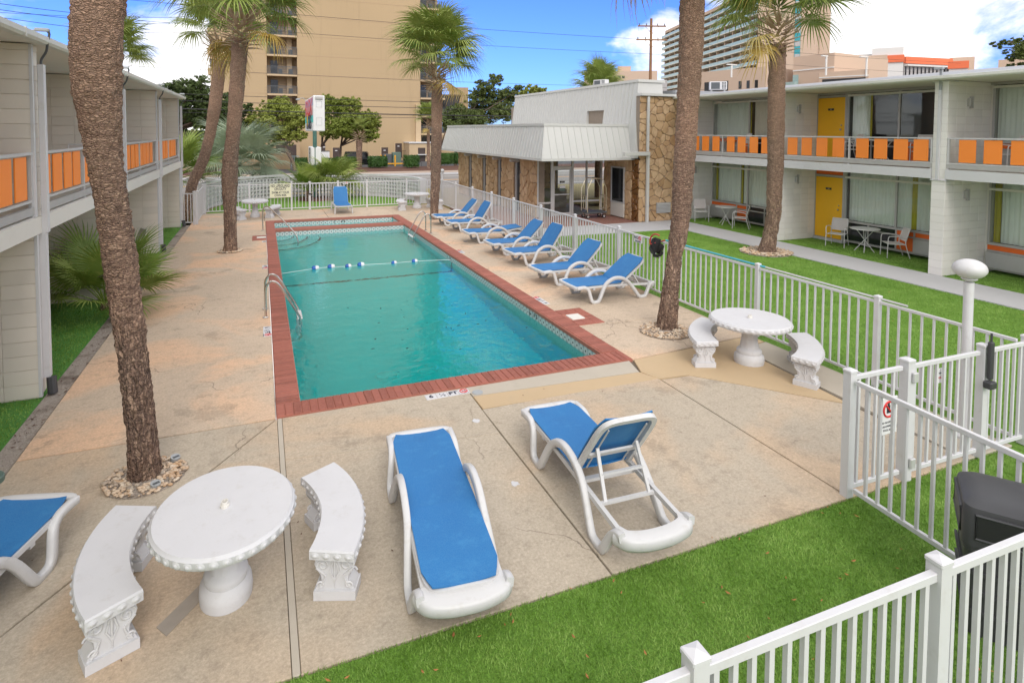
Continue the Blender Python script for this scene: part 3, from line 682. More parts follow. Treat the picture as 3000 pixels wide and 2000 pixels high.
t = thing('float_line', 'rope with blue and white floats across the pool', 'float line', (2.7, 17, WZ))
fx = [(.44, 16.69), (1.34, 17.17), (1.76, 17.2), (2.21, 17.12), (2.56, 17.16), (3.48, 17.09), (4.08, 17.1), (5.06, 16.76)]
MB().tube(smoothpath([(x-2.7, y-17, .05 if i in (0, 7) else .012) for i, (x, y) in enumerate(fx)], 6), .0065, 6).build('rope', 'float_white', t)
fm = MB(); 
prof = [(.02, -.1), (.06, -.085), (.075, -.05), (.078, 0)]
fm.lathe(prof, 16, mi=0, cap=True); fm.lathe([(.078, 0.0005), (.075, .05), (.06, .085), (.02, .1)], 16, mi=1)
FLM = fm.mesh('float', ['float_blue', 'float_white'])
for (x, y), k in zip(fx[1:7], (1, 1, .85, 1, .8, .85)): place('float', FLM, t, (x-2.7, y-17, .015), rot=(0, PI/2, .03), scale=(k, k, k))
# leaves on the water
lf = MB()
for _ in range(46):
    x, y = random.gauss(3.0, .8), random.gauss(11.3, 1.3)
    if not (.6 < x < 4.9 and 8.6 < y < 15): continue
    a = random.uniform(0, PI); l = random.uniform(.015, .05); w = l*.35
    lf.add([(x+l*math.cos(a), y+l*math.sin(a), WZ+.004), (x-w*math.sin(a), y+w*math.cos(a), WZ+.006), (x-l*math.cos(a), y-l*math.sin(a), WZ+.004), (x+w*math.sin(a), y-w*math.cos(a), WZ+.003)], [(0, 1, 2, 3)])
tag(lf.build('floating_leaves', 'black', None, False), 'dark leaf scraps floating on the pool water', 'leaves', kind='stuff')
# ================================================================ motel wings
BLK = {}
def fin(parent, x0, x1, y, th, ztop, kind, limit, stuff):
    """concrete-block fin wall: courses of separate blocks on a mortar core"""
    mm = 'block_'+kind
    MB().bb((x0+.012, y+.012, -.3), (x1-.012, y+th-.012, ztop-.01)).build('mortar_core', 'mortar_'+kind, parent, False)
    n = round((x1-x0)/.385); L = (x1-x0)/n; h = .1925
    key = (kind, round(L, 4), th)
    if key not in BLK: BLK[key] = MB().cbox((0, 0, 0), (L-.005, th, h-.005), .004).mesh('block', mm, False)
    rows = int(ztop/h)
    for r in range(rows):
        for k in range(n):
            c = (x0+(k+.5)*L, y+th/2+random.uniform(-.0015, .0015), (r+.5)*h)
            if limit[0] > 0: place('block', BLK[key], parent, c); limit[0] -= 1
            else: stuff.cbox(c, (L-.008, th, h-.008), .006)
    if ztop-rows*h > .02: MB().bb((x0, y, rows*h), (x1, y+th, ztop)).build('cap_course', mm, parent, False)
PANEL = MB().cbox((0, 0, 0), (.02, .385, .56), .004).mesh('panel', 'orange')
PANEL_L = MB().cbox((0, 0, 0), (.02, .40, .555), .004).mesh('panel', 'orange')
def balcony(parent, x, y0, y1, zs, zr, starts, post, pm, zb):
    """railing with hung panels between y0 and y1 at plane x"""
    b = MB().bb((x-.03, y0, zr-.035), (x+.03, y1, zr)).build('top_rail', 'alu', parent, False)
    MB().bb((x-.02, y0, zb-.02), (x+.02, y1, zb+.012)).build('bottom_rail', 'alu', parent, False)
    MB().bb((x-.03, y0+.002, zs+.03), (x+.03, y1-.002, zs+.13)).build('kick_channel', 'alu_dull', parent, False)
    for yp in [y0+.03, y1-.03]+post:
        MB().bb((x-.022, yp-.022, zs-.01), (x+.022, yp+.022, zr-.036)).build('post', 'alu', parent, False)
    for s in starts: place('panel', pm, parent, (x+random.uniform(-.006, .006), s+.195, (zb+zr)/2-.012), random.uniform(-.015, .015))

def curtain(parent, x, ya, yb, z0, z1, mat):
    n = max(6, int(abs(yb-ya)/.035)); vs = []
    for i in range(n+1):
        y = ya+(yb-ya)*i/n; d = .022*math.sin(i*1.9)+.014*math.sin(i*.73+1)
        vs += [(x+d*.8, y, z0), (x+d, y, z1)]
    return MB().add(vs, [(2*i, 2*i+2, 2*i+3, 2*i+1) for i in range(n)]).build('curtain', mat, parent, True, 3)
FR = 'alu_dull'
def facade_bay(parent, x, y0, y1, zf, zc, mirror, number, upper, sgn=-1, bare=False):
    """one motel room front at plane x between fins; sgn = outward x direction"""
    f = (lambda d: y1-d) if mirror else (lambda d: y0+d)      # d measured from the air-conditioner side
    def Y(a, b): p, q = f(a), f(b); return min(p, q), max(p, q)
    def slab_(name, a, b, z0, z1, d0, d1, mat, par=None):
        ya, yb = Y(a, b); xs = sorted((x+sgn*d0, x+sgn*d1)); return MB().bb((xs[0], ya, z0), (xs[1], yb, z1)).build(name, mat, par or parent, False)
    L = y1-y0; dd = L-1.06; sill = zf+.68; tr = zf+2.07
    slab_('header', 0, L, zc-.06, zc, 0, .05, FR); slab_('back_wall', 0, L, zf-.1, zc, -.62, -.55, 'black')  # black panel close behind the glass stands in for the dark room interior
    slab_('jamb', 0, .058, zf-.1, zc-.061, -.54, .03, 'cream_paint')
    # door
    dr = slab_('door', dd, L-.03, zf+.01, zf+2.03, .0, .045, 'yellow_door'); slab_('transom_panel', dd, L-.03, zf+2.12, zc-.07, .0, .04, 'orange_dark')
    for a, b in ((dd-.08, dd-.005), (L-.028, L)): slab_('door_frame', a, b, zf, zc-.06, 0, .06, FR)
    slab_('door_frame', dd-.004, L-.029, zf+2.04, zf+2.11, 0, .06, FR); slab_('threshold', dd-.08, L, zf-.12, zf, -.1, .1, 'walk')
    kd = f(dd+.12); MB().ball((x+sgn*.09, kd, zf+.98), .035, 10, 6).tube([(x+sgn*.04, kd, zf+.98), (x+sgn*.08, kd, zf+.98)], .012).ball((x+sgn*.055, kd, zf+1.12), .026, 10, 6).build('door_knob', 'steel', dr)
    pc = f((dd+L)/2); pl = MB().bb((x+sgn*.046, pc-.11, zf+1.61), (x+sgn*.052, pc+.11, zf+1.68)).build('number_plate', 'black', dr, False)
    place('lettering', text_mesh(number, .055, 'brass', .001, .0008), pl, (x+sgn*.0535, pc, zf+1.645), rot=(PI/2, 0, sgn*PI/2))
    # window frame and panes
    mul = 2.08
    w0, w1 = .06, dd-.085
    for a, b, z0, z1 in ((w0, w0+.05, sill, zc-.06), (mul-.03, mul+.03, sill, zc-.06), (w1-.05, w1, sill, zc-.06)): slab_('window_frame', a, b, z0, z1, .0, .055, FR)
    for z in (sill-.03, tr): slab_('window_frame', w0, w1, z-.03, z+.035, .001, .062, 'cream_paint' if z == tr else FR)
    for a, b in ((w0+.05, mul-.03), (mul+.03, w1-.05)):
        for z0, z1 in ((sill, tr-.03), (tr+.035, zc-.06)): slab_('pane', a, b, z0, z1, .02, .026, 'glass')
    cx = x-sgn*.12
    if upper:
        curtain(parent, cx, f(w1-.06), f(w1-.66), sill, zc-.07, 'curtain'); curtain(parent, cx+.01, f(w1-.66), f(w1-.76), sill, zc-.07, 'curtain_yellow'); curtain(parent, cx, f(.1), f(.7), sill, zc-.07, 'curtain')
        if mirror: curtain(parent, cx, f(.7), f(1.95), sill, zc-.07, 'curtain'); curtain(parent, cx-.02, f(1.93), f(2.1), sill, zc-.07, 'curtain_yellow'); curtain(parent, cx, f(2.2), f(w1-.75), sill, zc-.07, 'curtain_cream')
    else:
        curtain(parent, cx, f(.28), f(1.55), sill, zc-.07, 'curtain'); curtain(parent, cx+.01, f(.1), f(.28), sill, zc-.07, 'curtain_yellow'); curtain(parent, cx+.01, f(1.55), f(1.7), sill, zc-.07, 'curtain_yellow'); curtain(parent, cx, f(1.7), f(w1-.06), sill, zc-.07, 'curtain')
    # kick zone: air conditioner grille, orange panels, dark glass
    slab_('kick_strip', .06, 1.5, sill-.19, sill-.065, .0, .03, 'orange_dark'); slab_('kick_rail', w0, w1, sill-.235, sill-.195, 0, .05, FR)
    ac = slab_('air_conditioner', .06, 1.5, zf+.03, sill-.24, -.05, .10, 'alu_dull')
    n = 14
    for k in range(n): slab_('louvre', .08, 1.48, zf+.045+k*(sill-.3-zf)/n, zf+.045+k*(sill-.3-zf)/n+.013, .101, .112, 'alu', ac)
    slab_('kick_panel', 1.52, 2.04, zf+.05, sill-.24, 0, .03, 'orange_dark'); slab_('kick_panel', 1.52, 2.04, sill-.19, sill-.065, 0, .03, 'orange_dark')
    slab_('kick_glass', 2.1, w1-.05, zf+.05, sill-.24, 0, .02, 'dark_glass'); slab_('kick_glass', 2.1, w1-.05, sill-.19, sill-.065, 0, .02, 'dark_glass')
    slab_('sole_plate', .02, dd-.085, zf-.02, zf+.045, 0, .05, FR)
    for a in (1.5, 2.05, 2.95): slab_('kick_post', a-.02, a+.03, zf+.046, sill-.066, 0, .045, FR)

# ---- left wing
lw = thing('motel_wing', 'two storey motel wing with tan block fins and orange balcony panels along the left side', 'motel', (-2.78, 15, 0))
def shift(o, t):       # parts are modelled in world space: hang them under the wing without moving them
    o.parent = t; o.matrix_parent_inverse = Matrix.Translation(t.location).inverted()
class Under:
    """everything built while active as child of a helper list is re-hung keeping world coordinates"""
def wing_begin(): return set(o.name for o in bpy.data.objects)
pre = wing_begin(); ROOT = lw
LX = -2.78; lim = [300]; st = MB()
FY = [9.75, 14.97, 20.05, 25.1]
for y in FY: fin(lw, LX-1.925, LX, y, .30, 4.70, 'left', lim, st)
fin(lw, LX-1.925, LX, 4.55, .30, 4.70, 'left', lim, st)
tag(st.build('blocks', 'block_left', lw, False), kind='stuff')
MB().bb((-9, -2, 2.26), (LX+.0, 25.38, 2.425)).build('floor_slab', 'cream_paint', lw, False)
MB().bb((LX+.001, -2, 2.20), (LX+.05, 25.39, 2.42)).build('fascia', 'cream_paint', lw, False)
MB().bb((-9, -2, 4.715), (-2.68, 25.6, 4.80)).build('soffit', 'soffit', lw, False)
gt = MB(); gs = [(0, 0), (.09, 0), (.12, .03), (.12, .095), (.10, .10), (0, .10)]
gt.add([(-2.682+a, y, 4.705+b) for y in (-2, 25.65) for a, b in gs], [tuple(range(6))[::-1], tuple(range(6, 12))]+[(i, (i+1) % 6, 6+(i+1) % 6, 6+i) for i in range(6)]); gt.build('gutter', 'gutter', lw, False)
for y in (3, 8.9, 14.8, 20.7): MB().bb((-2.683, y, 4.70), (-2.555, y+.03, 4.81)).build('gutter_strap', 'gutter', lw, False)
MB().add([(-2.7, -2, 4.81), (-2.7, 25.6, 4.81), (-8.5, 25.6, 5.3), (-8.5, -2, 5.3)], [(0, 1, 2, 3)]).build('roof', 'roof_grey', lw, False)
MB().bb((-9, -2, -.3), (LX-1.93, 25.38, 2.26)).build('room_wall', 'block_left', lw, False); MB().bb((-9, -2, 2.43), (LX-1.93, 25.38, 4.71)).build('room_wall', 'block_left', lw, False)
bays = list(zip([4.85]+[f+.3 for f in FY[:-1]], FY))
for i, (a, b) in enumerate(bays):
    p = (b-a-.34)/8.95; half = a+.12+4*p+.01
    stt = [a+.12+k*p for k in range(4)]+[half+.1+k*p for k in range(4)]
    if i == 0: stt = [9.19-.53*k for k in range(8)]; half = 7.2
    balcony(lw, LX-.02, a+.003, b-.003, 2.43, 3.285, stt, [half+.04], PANEL_L, 2.645)
    dz = MB().bb((LX-1.93, a+.6, 2.45), (LX-1.90, a+1.5, 4.45)).build('door', 'yellow_door', lw, False)
    wn = MB().bb((LX-1.93, a+1.8, 3.1), (LX-1.91, b-.4, 4.5)).build('window', 'dark_glass', lw, False)
    MB().bb((LX-1.93, a+1.8, .8), (LX-1.91, b-.4, 2.1)).build('window', 'dark_glass', lw, False); MB().bb((LX-1.93, a+.6, 0), (LX-1.90, a+1.5, 2.05)).build('door', 'yellow_door', lw, False)
for y in FY:      # white corner trims and downpipes
    MB().bb((LX-.005, y-.006, 2.43), (LX+.03, y+.05, 4.7)).build('corner_trim', 'white_paint', lw, False)
    MB().bb((LX-.005, y-.006, 0), (LX+.03, y+.05, 2.2)).build('corner_trim', 'white_paint', lw, False)
    dp = MB(); dp.bb((LX+.001, y+.12, .22), (LX+.09, y+.22, 2.2)); dp.bb((LX+.051, y+.12, 2.2), (LX+.115, y+.22, 4.45)); dp.build('downpipe', 'white_paint', lw, False)
    MB().tube(smoothpath([(LX+.08, y+.17, 4.44), (LX+.09, y+.16, 4.52), (LX+.16, y+.1, 4.62), (LX+.19, y+.05, 4.72), (LX+.22, y+.02, 4.84), (LX+.21, y, 4.87)], 4), .016, 8).build('lamp_arm', 'dark_metal', lw)
    MB().cbox((LX+.15, y, 4.89), (.16, .07, .045), .012).tube([(LX+.08, y, 4.88), (LX-.15, y, 4.86)], .012).build('flood_light', 'grey_box', lw)
    MB().tube([(LX+.12, y+.1, .0), (LX+.10, y+.14, .22)], .06, 10).build('drain_boot', 'dark_plastic', lw)
MB().bb((LX+.045, 11.85, 4.755), (LX+.1, 11.95, 4.9)).build('bracket', 'alu', lw, False)
# end wall of the wing
MB().bb((-9, 25.1, -.3), (LX-1.926, 25.4, 4.7)).build('end_wall', 'block_left', lw, False)

# ---- right wing
rw = thing('motel_wing', 'two storey motel wing with cream block fins, yellow doors and orange panels on the right', 'motel', (15.86, 13, 0))
RX, FX = 15.86, 17.6; lim = [300]; st = MB(); FR_Y = [9.77, 15.06, 20.25]
for y in [9.77, 15.06, 20.25, 4.5]: fin(rw, RX, FX, y, .34, 4.93, 'right', lim, st)
tag(st.build('blocks', 'block_right', rw, False), kind='stuff')
for y in FR_Y: MB().cbox((RX+.14, y+.17, 4.915), (.36, .42, .03), .004).cbox((RX+.14, y+.17, 2.425), (.34, .40, .035), .008).build('pillar_band', 'white_paint', rw)
rb = list(zip([4.84]+[f+.34 for f in FR_Y[:-1]], FR_Y))
for i, (a, b) in enumerate(rb):
    MB().bb((RX+.02, a+.002, 2.49), (24, b-.002, 2.70)).build('floor_slab', 'cream_paint', rw, False)
    MB().bb((RX-.03, a+.001, 2.46), (RX+.02, b-.001, 2.705)).build('fascia', 'white_paint', rw, False)
    base = 10.226+5.245*(i-1); stt = [base+k for k in (0, .54, 1.115, 1.664, 2.438, 3.013, 3.574, 4.125)]
    balcony(rw, RX+.03, a+.004, b-.004, 2.71, 3.505, stt, [base+2.27], PANEL, 2.865)
    facade_bay(rw, FX, a+.003, b-.003, .10, 2.485, i != 1, ('105', '107', '109')[i], False)
    facade_bay(rw, FX, a+.003, b-.003, 2.74, 4.93, i != 1, ('205', '207', '209')[i], True)
    for z in (4.4, 2.05): 
        s = MB().cbox((RX+.76, b-.05, z), (.05, .09, .2), .006).cbox((RX+.83, b-.055, z), (.03, .09, .3), .006).build('wall_lamp', 'alu_dull', rw)
for y in FR_Y[:1]+[20.25]:
    MB().bb((RX-.05, y+.15, 2.45), (RX-.001, y+.22, 4.7)).build('downpipe', 'white_paint', rw, False)
    MB().bb((RX-.045, y+.155, 4.7), (RX-.002, y+.215, 5.2)).cbox((RX-.1, y+.19, 5.24), (.09, .22, .06), .01).build('flood_light', 'grey_box', rw)
MB().bb((15.56, -3, 4.94), (24, 20.6, 4.99)).build('soffit', 'soffit', rw, False)
gt = MB(); gt.add([(15.56-a, y, 4.935+b) for y in (-3, 20.75) for a, b in gs], [tuple(range(6)), tuple(range(6, 12))[::-1]]+[(6+i, 6+(i+1) % 6, (i+1) % 6, i) for i in range(6)]); gt.build('gutter', 'gutter', rw, False)
MB().add([(15.5, -3, 5.04), (15.5, 20.7, 5.04), (21.5, 20.7, 5.70), (21.5, -3, 5.70), (15.5, 20.7, 4.99), (21.5, 20.7, 4.99)], [(0, 3, 2, 1), (1, 2, 5, 4)]).build('roof', 'roof_grey', rw, False)
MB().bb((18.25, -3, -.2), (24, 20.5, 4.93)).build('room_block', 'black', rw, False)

# ================================================================ lobby
lb = thing('lobby_building', 'motel lobby with grey ribbed mansard roof and brown flagstone walls', 'lobby', (12, 24, 0))
def clip(poly, a, b, c):      # keep a*x+b*y<=c
    out = []
    for i in range(len(poly)):
        p, q = poly[i], poly[(i+1) % len(poly)]; dp, dq = a*p[0]+b*p[1]-c, a*q[0]+b*q[1]-c
        if dp <= 0: out.append(p)
        if dp*dq < 0: t = dp/(dp-dq); out.append((p[0]+(q[0]-p[0])*t, p[1]+(q[1]-p[1])*t))
    return out
def flagstones(parent, w, h, mp, size, name='stone', mat='stone', seed=1):
    """irregular stones over a w x h wall; mp(u,v,d) -> world"""
    r = random.Random(seed); nx, ny = max(1, round(w/size)), max(1, round(h/size))
    pts = []
    while len(pts) < nx*ny:
        q = (r.uniform(0, w), r.uniform(0, h)); rad = size*r.uniform(.35, .8)
        if all((q[0]-p[0])**2+(q[1]-p[1])**2 > rad*rad for p in pts): pts.append(q)
    for i, p in enumerate(pts):
        poly = [(0, 0), (w, 0), (w, h), (0, h)]
        for j, q in enumerate(pts):
            if i == j: continue
            a, b = q[0]-p[0], q[1]-p[1]
            if a*a+b*b > (size*4)**2: continue
            c = (q[0]**2+q[1]**2-p[0]**2-p[1]**2)/2 - .006*math.hypot(a, b)
            poly = clip(poly, a, b, c)
            if len(poly) < 3: break
        if len(poly) < 3: continue
        # soften corners
        P2 = []
        for k in range(len(poly)):
            a, b, c = poly[k-1], poly[k], poly[(k+1) % len(poly)]
            P2 += [(b[0]+(a[0]-b[0])*.16, b[1]+(a[1]-b[1])*.16), (b[0]+(c[0]-b[0])*.16, b[1]+(c[1]-b[1])*.16)]
        d = r.uniform(.03, .06); tx, ty = r.uniform(-.05, .05), r.uniform(-.05, .05)
        cx, cy = p
        MB().prism(P2, 0, d, cham=.022, mp=lambda u, v, z: mp(u, v, z+((u-cx)*tx+(v-cy)*ty)*(1 if z > .01 else 0))).build(name, mat, parent, True, .7)
# piers along the left side
PIER = [(22.84, 24.6), (25.3, 26.85), (27.4, 29.0), (29.55, 31.2), (31.8, 33.6)]
for i, (a, b) in enumerate(PIER):
    MB().bb((10.66, a, -.1), (11.0, b, 2.56)).build('pier', 'stone_mortar', lb, False)
    flagstones(lb, b-a, 2.5, lambda u, v, d, a=a, b=b: (10.66-d, b-u, v), .36, seed=10+i)
for i in range(4):
    ya, yb = PIER[i][1], PIER[i+1][0]
    w = MB().bb((10.76, ya, .0), (10.78, yb, 2.5)).build('slot_window', 'dark_glass', lb, False)
    MB().bb((10.70, ya+.02, 0), (10.759, ya+.08, 2.5)).bb((10.70, yb-.12, 0), (10.759, yb-.02, 2.5)).build('frame', 'alu', w, False)
    MB().tube([(10.35, (ya+yb)/2, 2.3), (10.75, (ya+yb)/2, 2.3)], .085, 14).ball((10.35, (ya+yb)/2, 2.3), .085, 14, 8).build('wall_lamp', 'white_plastic', lb)
MB().bb((11.0, 24.6, -.1), (11.1, 34, 2.5)).build('inner_wall', 'black', lb, False)
# glass front with door
GY = 22.84
def gl(x0, x1, z0, z1): return MB().bb((x0, GY+.02, z0), (x1, GY+.03, z1)).build('pane', 'glass', lb, False)
for x0, x1 in ((10.66, 10.72), (11.30, 11.40), (12.29, 12.38), (13.0, 13.06), (13.72, 13.80)): MB().bb((x0, GY-.02, 0), (x1, GY+.07, 2.5)).build('mullion', 'alu', lb, False)
MB().bb((10.72, GY-.015, .55), (11.30, GY+.06, .62)).build('mullion', 'alu', lb, False); MB().bb((12.38, GY-.015, .57), (13.72, GY+.06, .64)).build('mullion', 'alu', lb, False); MB().bb((11.40, GY-.015, 2.05), (12.29, GY+.06, 2.13)).build('mullion', 'alu', lb, False)
gl(10.72, 11.3, 0, .55); gl(10.72, 11.3, .62, 2.5); gl(11.4, 12.29, 2.13, 2.5); gl(12.38, 13, .64, 2.5); gl(13.06, 13.72, .64, 2.5); gl(12.38, 13, 0, .57); gl(13.06, 13.72, 0, .57)
dr = MB().bb((11.41, GY, .02), (11.48, GY+.05, 2.04)).bb((12.21, GY, .02), (12.28, GY+.05, 2.04)).bb((11.48, GY, 1.96), (12.21, GY+.05, 2.04)).bb((11.48, GY, .02), (12.21, GY+.05, .14)).bb((11.48, GY, .9), (12.21, GY+.05, .94)).build('door', 'alu', lb, False)
MB().bb((11.48, GY+.02, .14), (12.21, GY+.03, 1.96)).build('pane', 'glass', dr, False)
MB().tube([(12.17, GY-.06, .85), (12.17, GY-.06, 1.25)], .014).build('handle', 'steel', dr)
s = MB().bb((11.72, GY-.012, 1.42), (11.95, GY-.002, 1.5)).build('door_sign', 'black', dr, False); place('lettering', text_mesh('OPEN', .05, 'white_paint', .001, .0006), s, (11.835, GY-.0135, 1.46), rot=(PI/2, 0, 0))
MB().bb((11.72, GY-.012, 1.08), (11.98, GY-.002, 1.3)).build('notice', 'sign_white', dr, False); MB().bb((11.72, GY-.014, 1.08), (11.98, GY-.013, 1.19)).build('notice', 'trans_green', dr, False)
MB().bb((10.7, 27.5, 0), (14, 27.6, 2.5)).build('inner_wall', 'stone_mortar', lb, False); MB().bb((10.66, GY+.1, -.02), (13.9, 27.5, .012)).build('lobby_floor', 'road', lb, False)
flagstones(lb, 3.2, 2.45, lambda u, v, d: (10.7+u, 27.5-d, v), .55, seed=77)
MB().bb((11.6, 25.2, .02), (13.3, 25.8, .9)).build('reception_desk', 'stone_mortar', lb, False)
# side wall with window, facing the porch
MB().bb((13.92, 20.22, -.1), (14.0, GY, 2.6)).build('porch_wall', 'stone_mortar', lb, False)
flagstones(lb, .62, 2.5, lambda u, v, d: (13.92-d, GY-u, v), .36, seed=41); flagstones(lb, .5, 2.5, lambda u, v, d: (13.92-d, 21.18-u, v), .3, seed=42); flagstones(lb, .45, 2.5, lambda u, v, d: (13.92-d, 20.68-u, v), .26, seed=44, mat='stone_wet')
flagstones(lb, 1.04, .36, lambda u, v, d: (13.92-d, 22.22-u, 2.14+v), .36, seed=43)
w = MB().bb((13.87, 21.2, .66), (13.91, 22.2, 2.12)).build('window', 'dark_glass', lb, False)
MB().bb((13.84, 21.19, .62), (13.905, 21.25, 2.14)).bb((13.84, 22.15, .62), (13.905, 22.21, 2.14)).bb((13.84, 21.25, 2.08), (13.905, 22.15, 2.14)).bb((13.84, 21.25, .62), (13.905, 22.15, .68)).build('frame', 'alu', w, False)
MB().bb((13.85, 21.2, .05), (13.91, 22.2, .62)).build('panel', 'cream_paint', lb, False)
# stone wing end wall
MB().bb((13.92, 20.22, -.1), (15.85, 20.5, 5.03)).build('end_wall', 'stone_mortar', lb, False)
flagstones(lb, 1.94, 5.02, lambda u, v, d: (13.9+u, 20.22-d, v), .30, seed=5)
MB().bb((13.88, 20.05, 5.035), (15.86, 20.5, 5.13)).bb((14.4, 20.5, 5.035), (15.86, 34, 5.13)).build('parapet', 'mansard_trim', lb, False)
MB().bb((14.1, 20.5, 2.6), (15.85, 34, 5.03)).build('upper_wall', 'stone_mortar', lb, False)
MB().bb((14.72, 20.12, .33), (15.4, 20.17, .75)).build('vent', 'alu_dull', lb, False)
for k in range(7): MB().add([(14.74, 20.119, .36+k*.055), (15.38, 20.119, .36+k*.055), (15.38, 20.09, .345+k*.055), (14.74, 20.09, .345+k*.055), (14.74, 20.119, .375+k*.055), (15.38, 20.119, .375+k*.055)], [(0, 1, 2, 3), (3, 2, 5, 4)]).build('vent_slat', 'alu', lb, False)
MB().bb((14.17, 20.02, 0), (14.27, 20.12, 2.66)).bb((14.17, 20.05, 2.83), (14.26, 20.13, 5.0)).build('downpipe', 'mansard_trim', lb, False)
MB().cbox((13.66, 20.03, 2.74), (1.18, .16, .15), .01).build('leader_box', 'mansard_trim', lb)
# lower mansard
B0, B1 = (9.81, 20.6), (10.12, 21.06); ZB, ZT, YE = 2.57, 3.88, 34.4
mn = MB()
mn.add([(B0[0], YE, ZB), (B0[0], B0[1], ZB), (B1[0], B1[1], ZT), (B1[0], YE-.3, ZT)], [(0, 1, 2, 3)]); mn.add([(B0[0], B0[1], ZB), (14.0, B0[1], ZB), (14.0, B1[1], ZT), (B1[0], B1[1], ZT)], [(0, 1, 2, 3)])
mn.add([(B0[0], YE, ZB), (B1[0], YE-.3, ZT), (14, YE-.3, ZT), (14, YE, ZB)], [(0, 1, 2, 3)])
mn.add([(B1[0], B1[1], ZT-.02), (14.2, B1[1], ZT-.02), (14.2, YE-.3, ZT-.02), (B1[0], YE-.3, ZT-.02)], [(0, 1, 2, 3)])
mn.build('mansard_roof', 'mansard', lb, False)
def rib(a, b, n_, w=.018, h=.022):
    a, b = Vector(a), Vector(b); n_ = Vector(n_).normalized(); t = (b-a).normalized(); s = n_.cross(t).normalized()*w/2
    return [a-s, a+s, a+s*.6+n_*h, a-s*.6+n_*h, b-s, b+s, b+s*.6+n_*h, b-s*.6+n_*h]
def add_rib(mb, a, b, n_): mb.add(rib(a, b, n_), [(0, 3, 2, 1), (4, 5, 6, 7), (0, 1, 5, 4), (1, 2, 6, 5), (2, 3, 7, 6), (3, 0, 4, 7)])
nl = (-1.31, 0, .31); nf = (0, -1.31, .46)
k = 0; y = B0[1]+.25
while y < YE-.2:
    m = MB(); add_rib(m, (B0[0], y, ZB), (B1[0], max(y, B1[1]), ZT) if y > B1[1] else (B0[0]+(y-B0[1])/(B1[1]-B0[1])*.31, y, ZB+(y-B0[1])/(B1[1]-B0[1])*(ZT-ZB)), nl); m.build('rib', 'mansard', lb, False); y += .28
x = B0[0]+.4
while x < 13.95:
    m = MB(); add_rib(m, (x, B0[1], ZB), (x, B1[1], ZT), nf); m.build('rib', 'mansard', lb, False); x += .29
m = MB(); add_rib(m, (B0[0], B0[1], ZB), (B1[0], B1[1], ZT), (-1, -1, .4)); m.build('hip_cap', 'mansard_trim', lb, False)
fa = MB(); fa.bb((B0[0]-.03, B0[1]-.03, ZB-.10), (B0[0]+.03, YE, ZB-.002)); fa.bb((B0[0]+.03, B0[1]-.03, ZB-.10), (14.0, B0[1]+.03, ZB-.002)); fa.build('fascia', 'mansard_trim', lb, False)
cp = MB(); cp.bb((B1[0]-.05, B1[1]-.05, ZT-.07), (B1[0]+.06, YE-.3, ZT+.03)); cp.bb((B1[0]+.06, B1[1]-.05, ZT-.07), (13.95, B1[1]+.06, ZT+.03)); cp.build('roof_cap', 'mansard_trim', lb, False)
MB().bb((B0[0]+.03, B0[1]+.03, ZB-.05), (13.92, 34.3, ZB-.03)).build('porch_soffit', 'mansard_trim', lb, False)
MB().ball((12.9, 22.3, ZB-.14), .11, 14, 8).build('ceiling_lamp', 'white_plastic', lb)
# upper mansard
U0, U1, UZ0, UZ1 = 13.76, 14.14, 2.55, 5.68
def ux(z): return U0+(U1-U0)*(z-UZ0)/(UZ1-UZ0)
YA, YB = 20.3, 33.5
wy0, wy1, wz0, wz1 = 23.1, 24.6, 3.95, 4.55
um = MB()
def uq(ya, yb, za, zb): um.add([(ux(za), yb, za), (ux(za), ya, za), (ux(zb), ya, zb), (ux(zb), yb, zb)], [(0, 1, 2, 3)])
uq(YA+.4, wy0, UZ0, UZ1); uq(wy1, YB, UZ0, UZ1); uq(wy0, wy1, UZ0, wz0); uq(wy0, wy1, wz1, UZ1)
um.add([(ux(UZ0), YA, UZ0), (ux(UZ1), YA+.4, UZ1), (ux(UZ1), YA+.41, UZ1), (ux(UZ0), YA+.41, UZ0)], [(0, 3, 2, 1)])
um.add([(ux(UZ0), YA, UZ0), (ux(UZ1), YA+.4, UZ1), (15.3, YA+.4, UZ1), (15.3, YA, UZ0)], [(0, 3, 2, 1)])
um.add([(U1, YA+.4, UZ1), (U1, YB, UZ1), (15.6, YB, UZ1), (15.6, YA+.4, UZ1)], [(0, 3, 2, 1)]); um.add([(U0, YB, UZ0), (U1, YB, UZ1), (15.6, YB, UZ1), (15.6, YB, UZ0)], [(0, 1, 2, 3)])
um.build('mansard_roof', 'mansard', lb, False)
wr = MB(); d = .35
wr.add([(ux(wz0), wy0, wz0), (ux(wz0), wy1, wz0), (ux(wz1), wy1, wz1), (ux(wz1), wy0, wz1), (U1+d, wy0, wz0), (U1+d, wy1, wz0), (U1+d, wy1, wz1), (U1+d, wy0, wz1)], [(0, 1, 5, 4), (1, 2, 6, 5), (2, 3, 7, 6), (3, 0, 4, 7)]); wr.build('window_reveal', 'mansard_trim', lb, False)
w = MB().bb((U1+.2, wy0, wz0), (U1+.22, wy1, wz1)).build('window', 'dark_glass', lb, False); curtain(w, U1+.18, wy0+.75, wy1-.05, wz0, wz1-.05, 'curtain_cream'); MB().bb((U1+.16, wy0+.68, wz0), (U1+.2, wy0+.74, wz1)).build('frame', 'alu', w, False)
y = YA+.7
while y < YB-.1:
    m = MB()
    if wy0-.02 < y < wy1+.02: add_rib(m, (ux(wz1), y, wz1), (U1, y, UZ1), (-1, 0, .12)); add_rib(m, (U0, y, UZ0), (ux(wz0), y, wz0), (-1, 0, .12))
    else: add_rib(m, (U0, y, UZ0), (U1, y, UZ1), (-1, 0, .12))
    m.build('rib', 'mansard', lb, False); y += .29
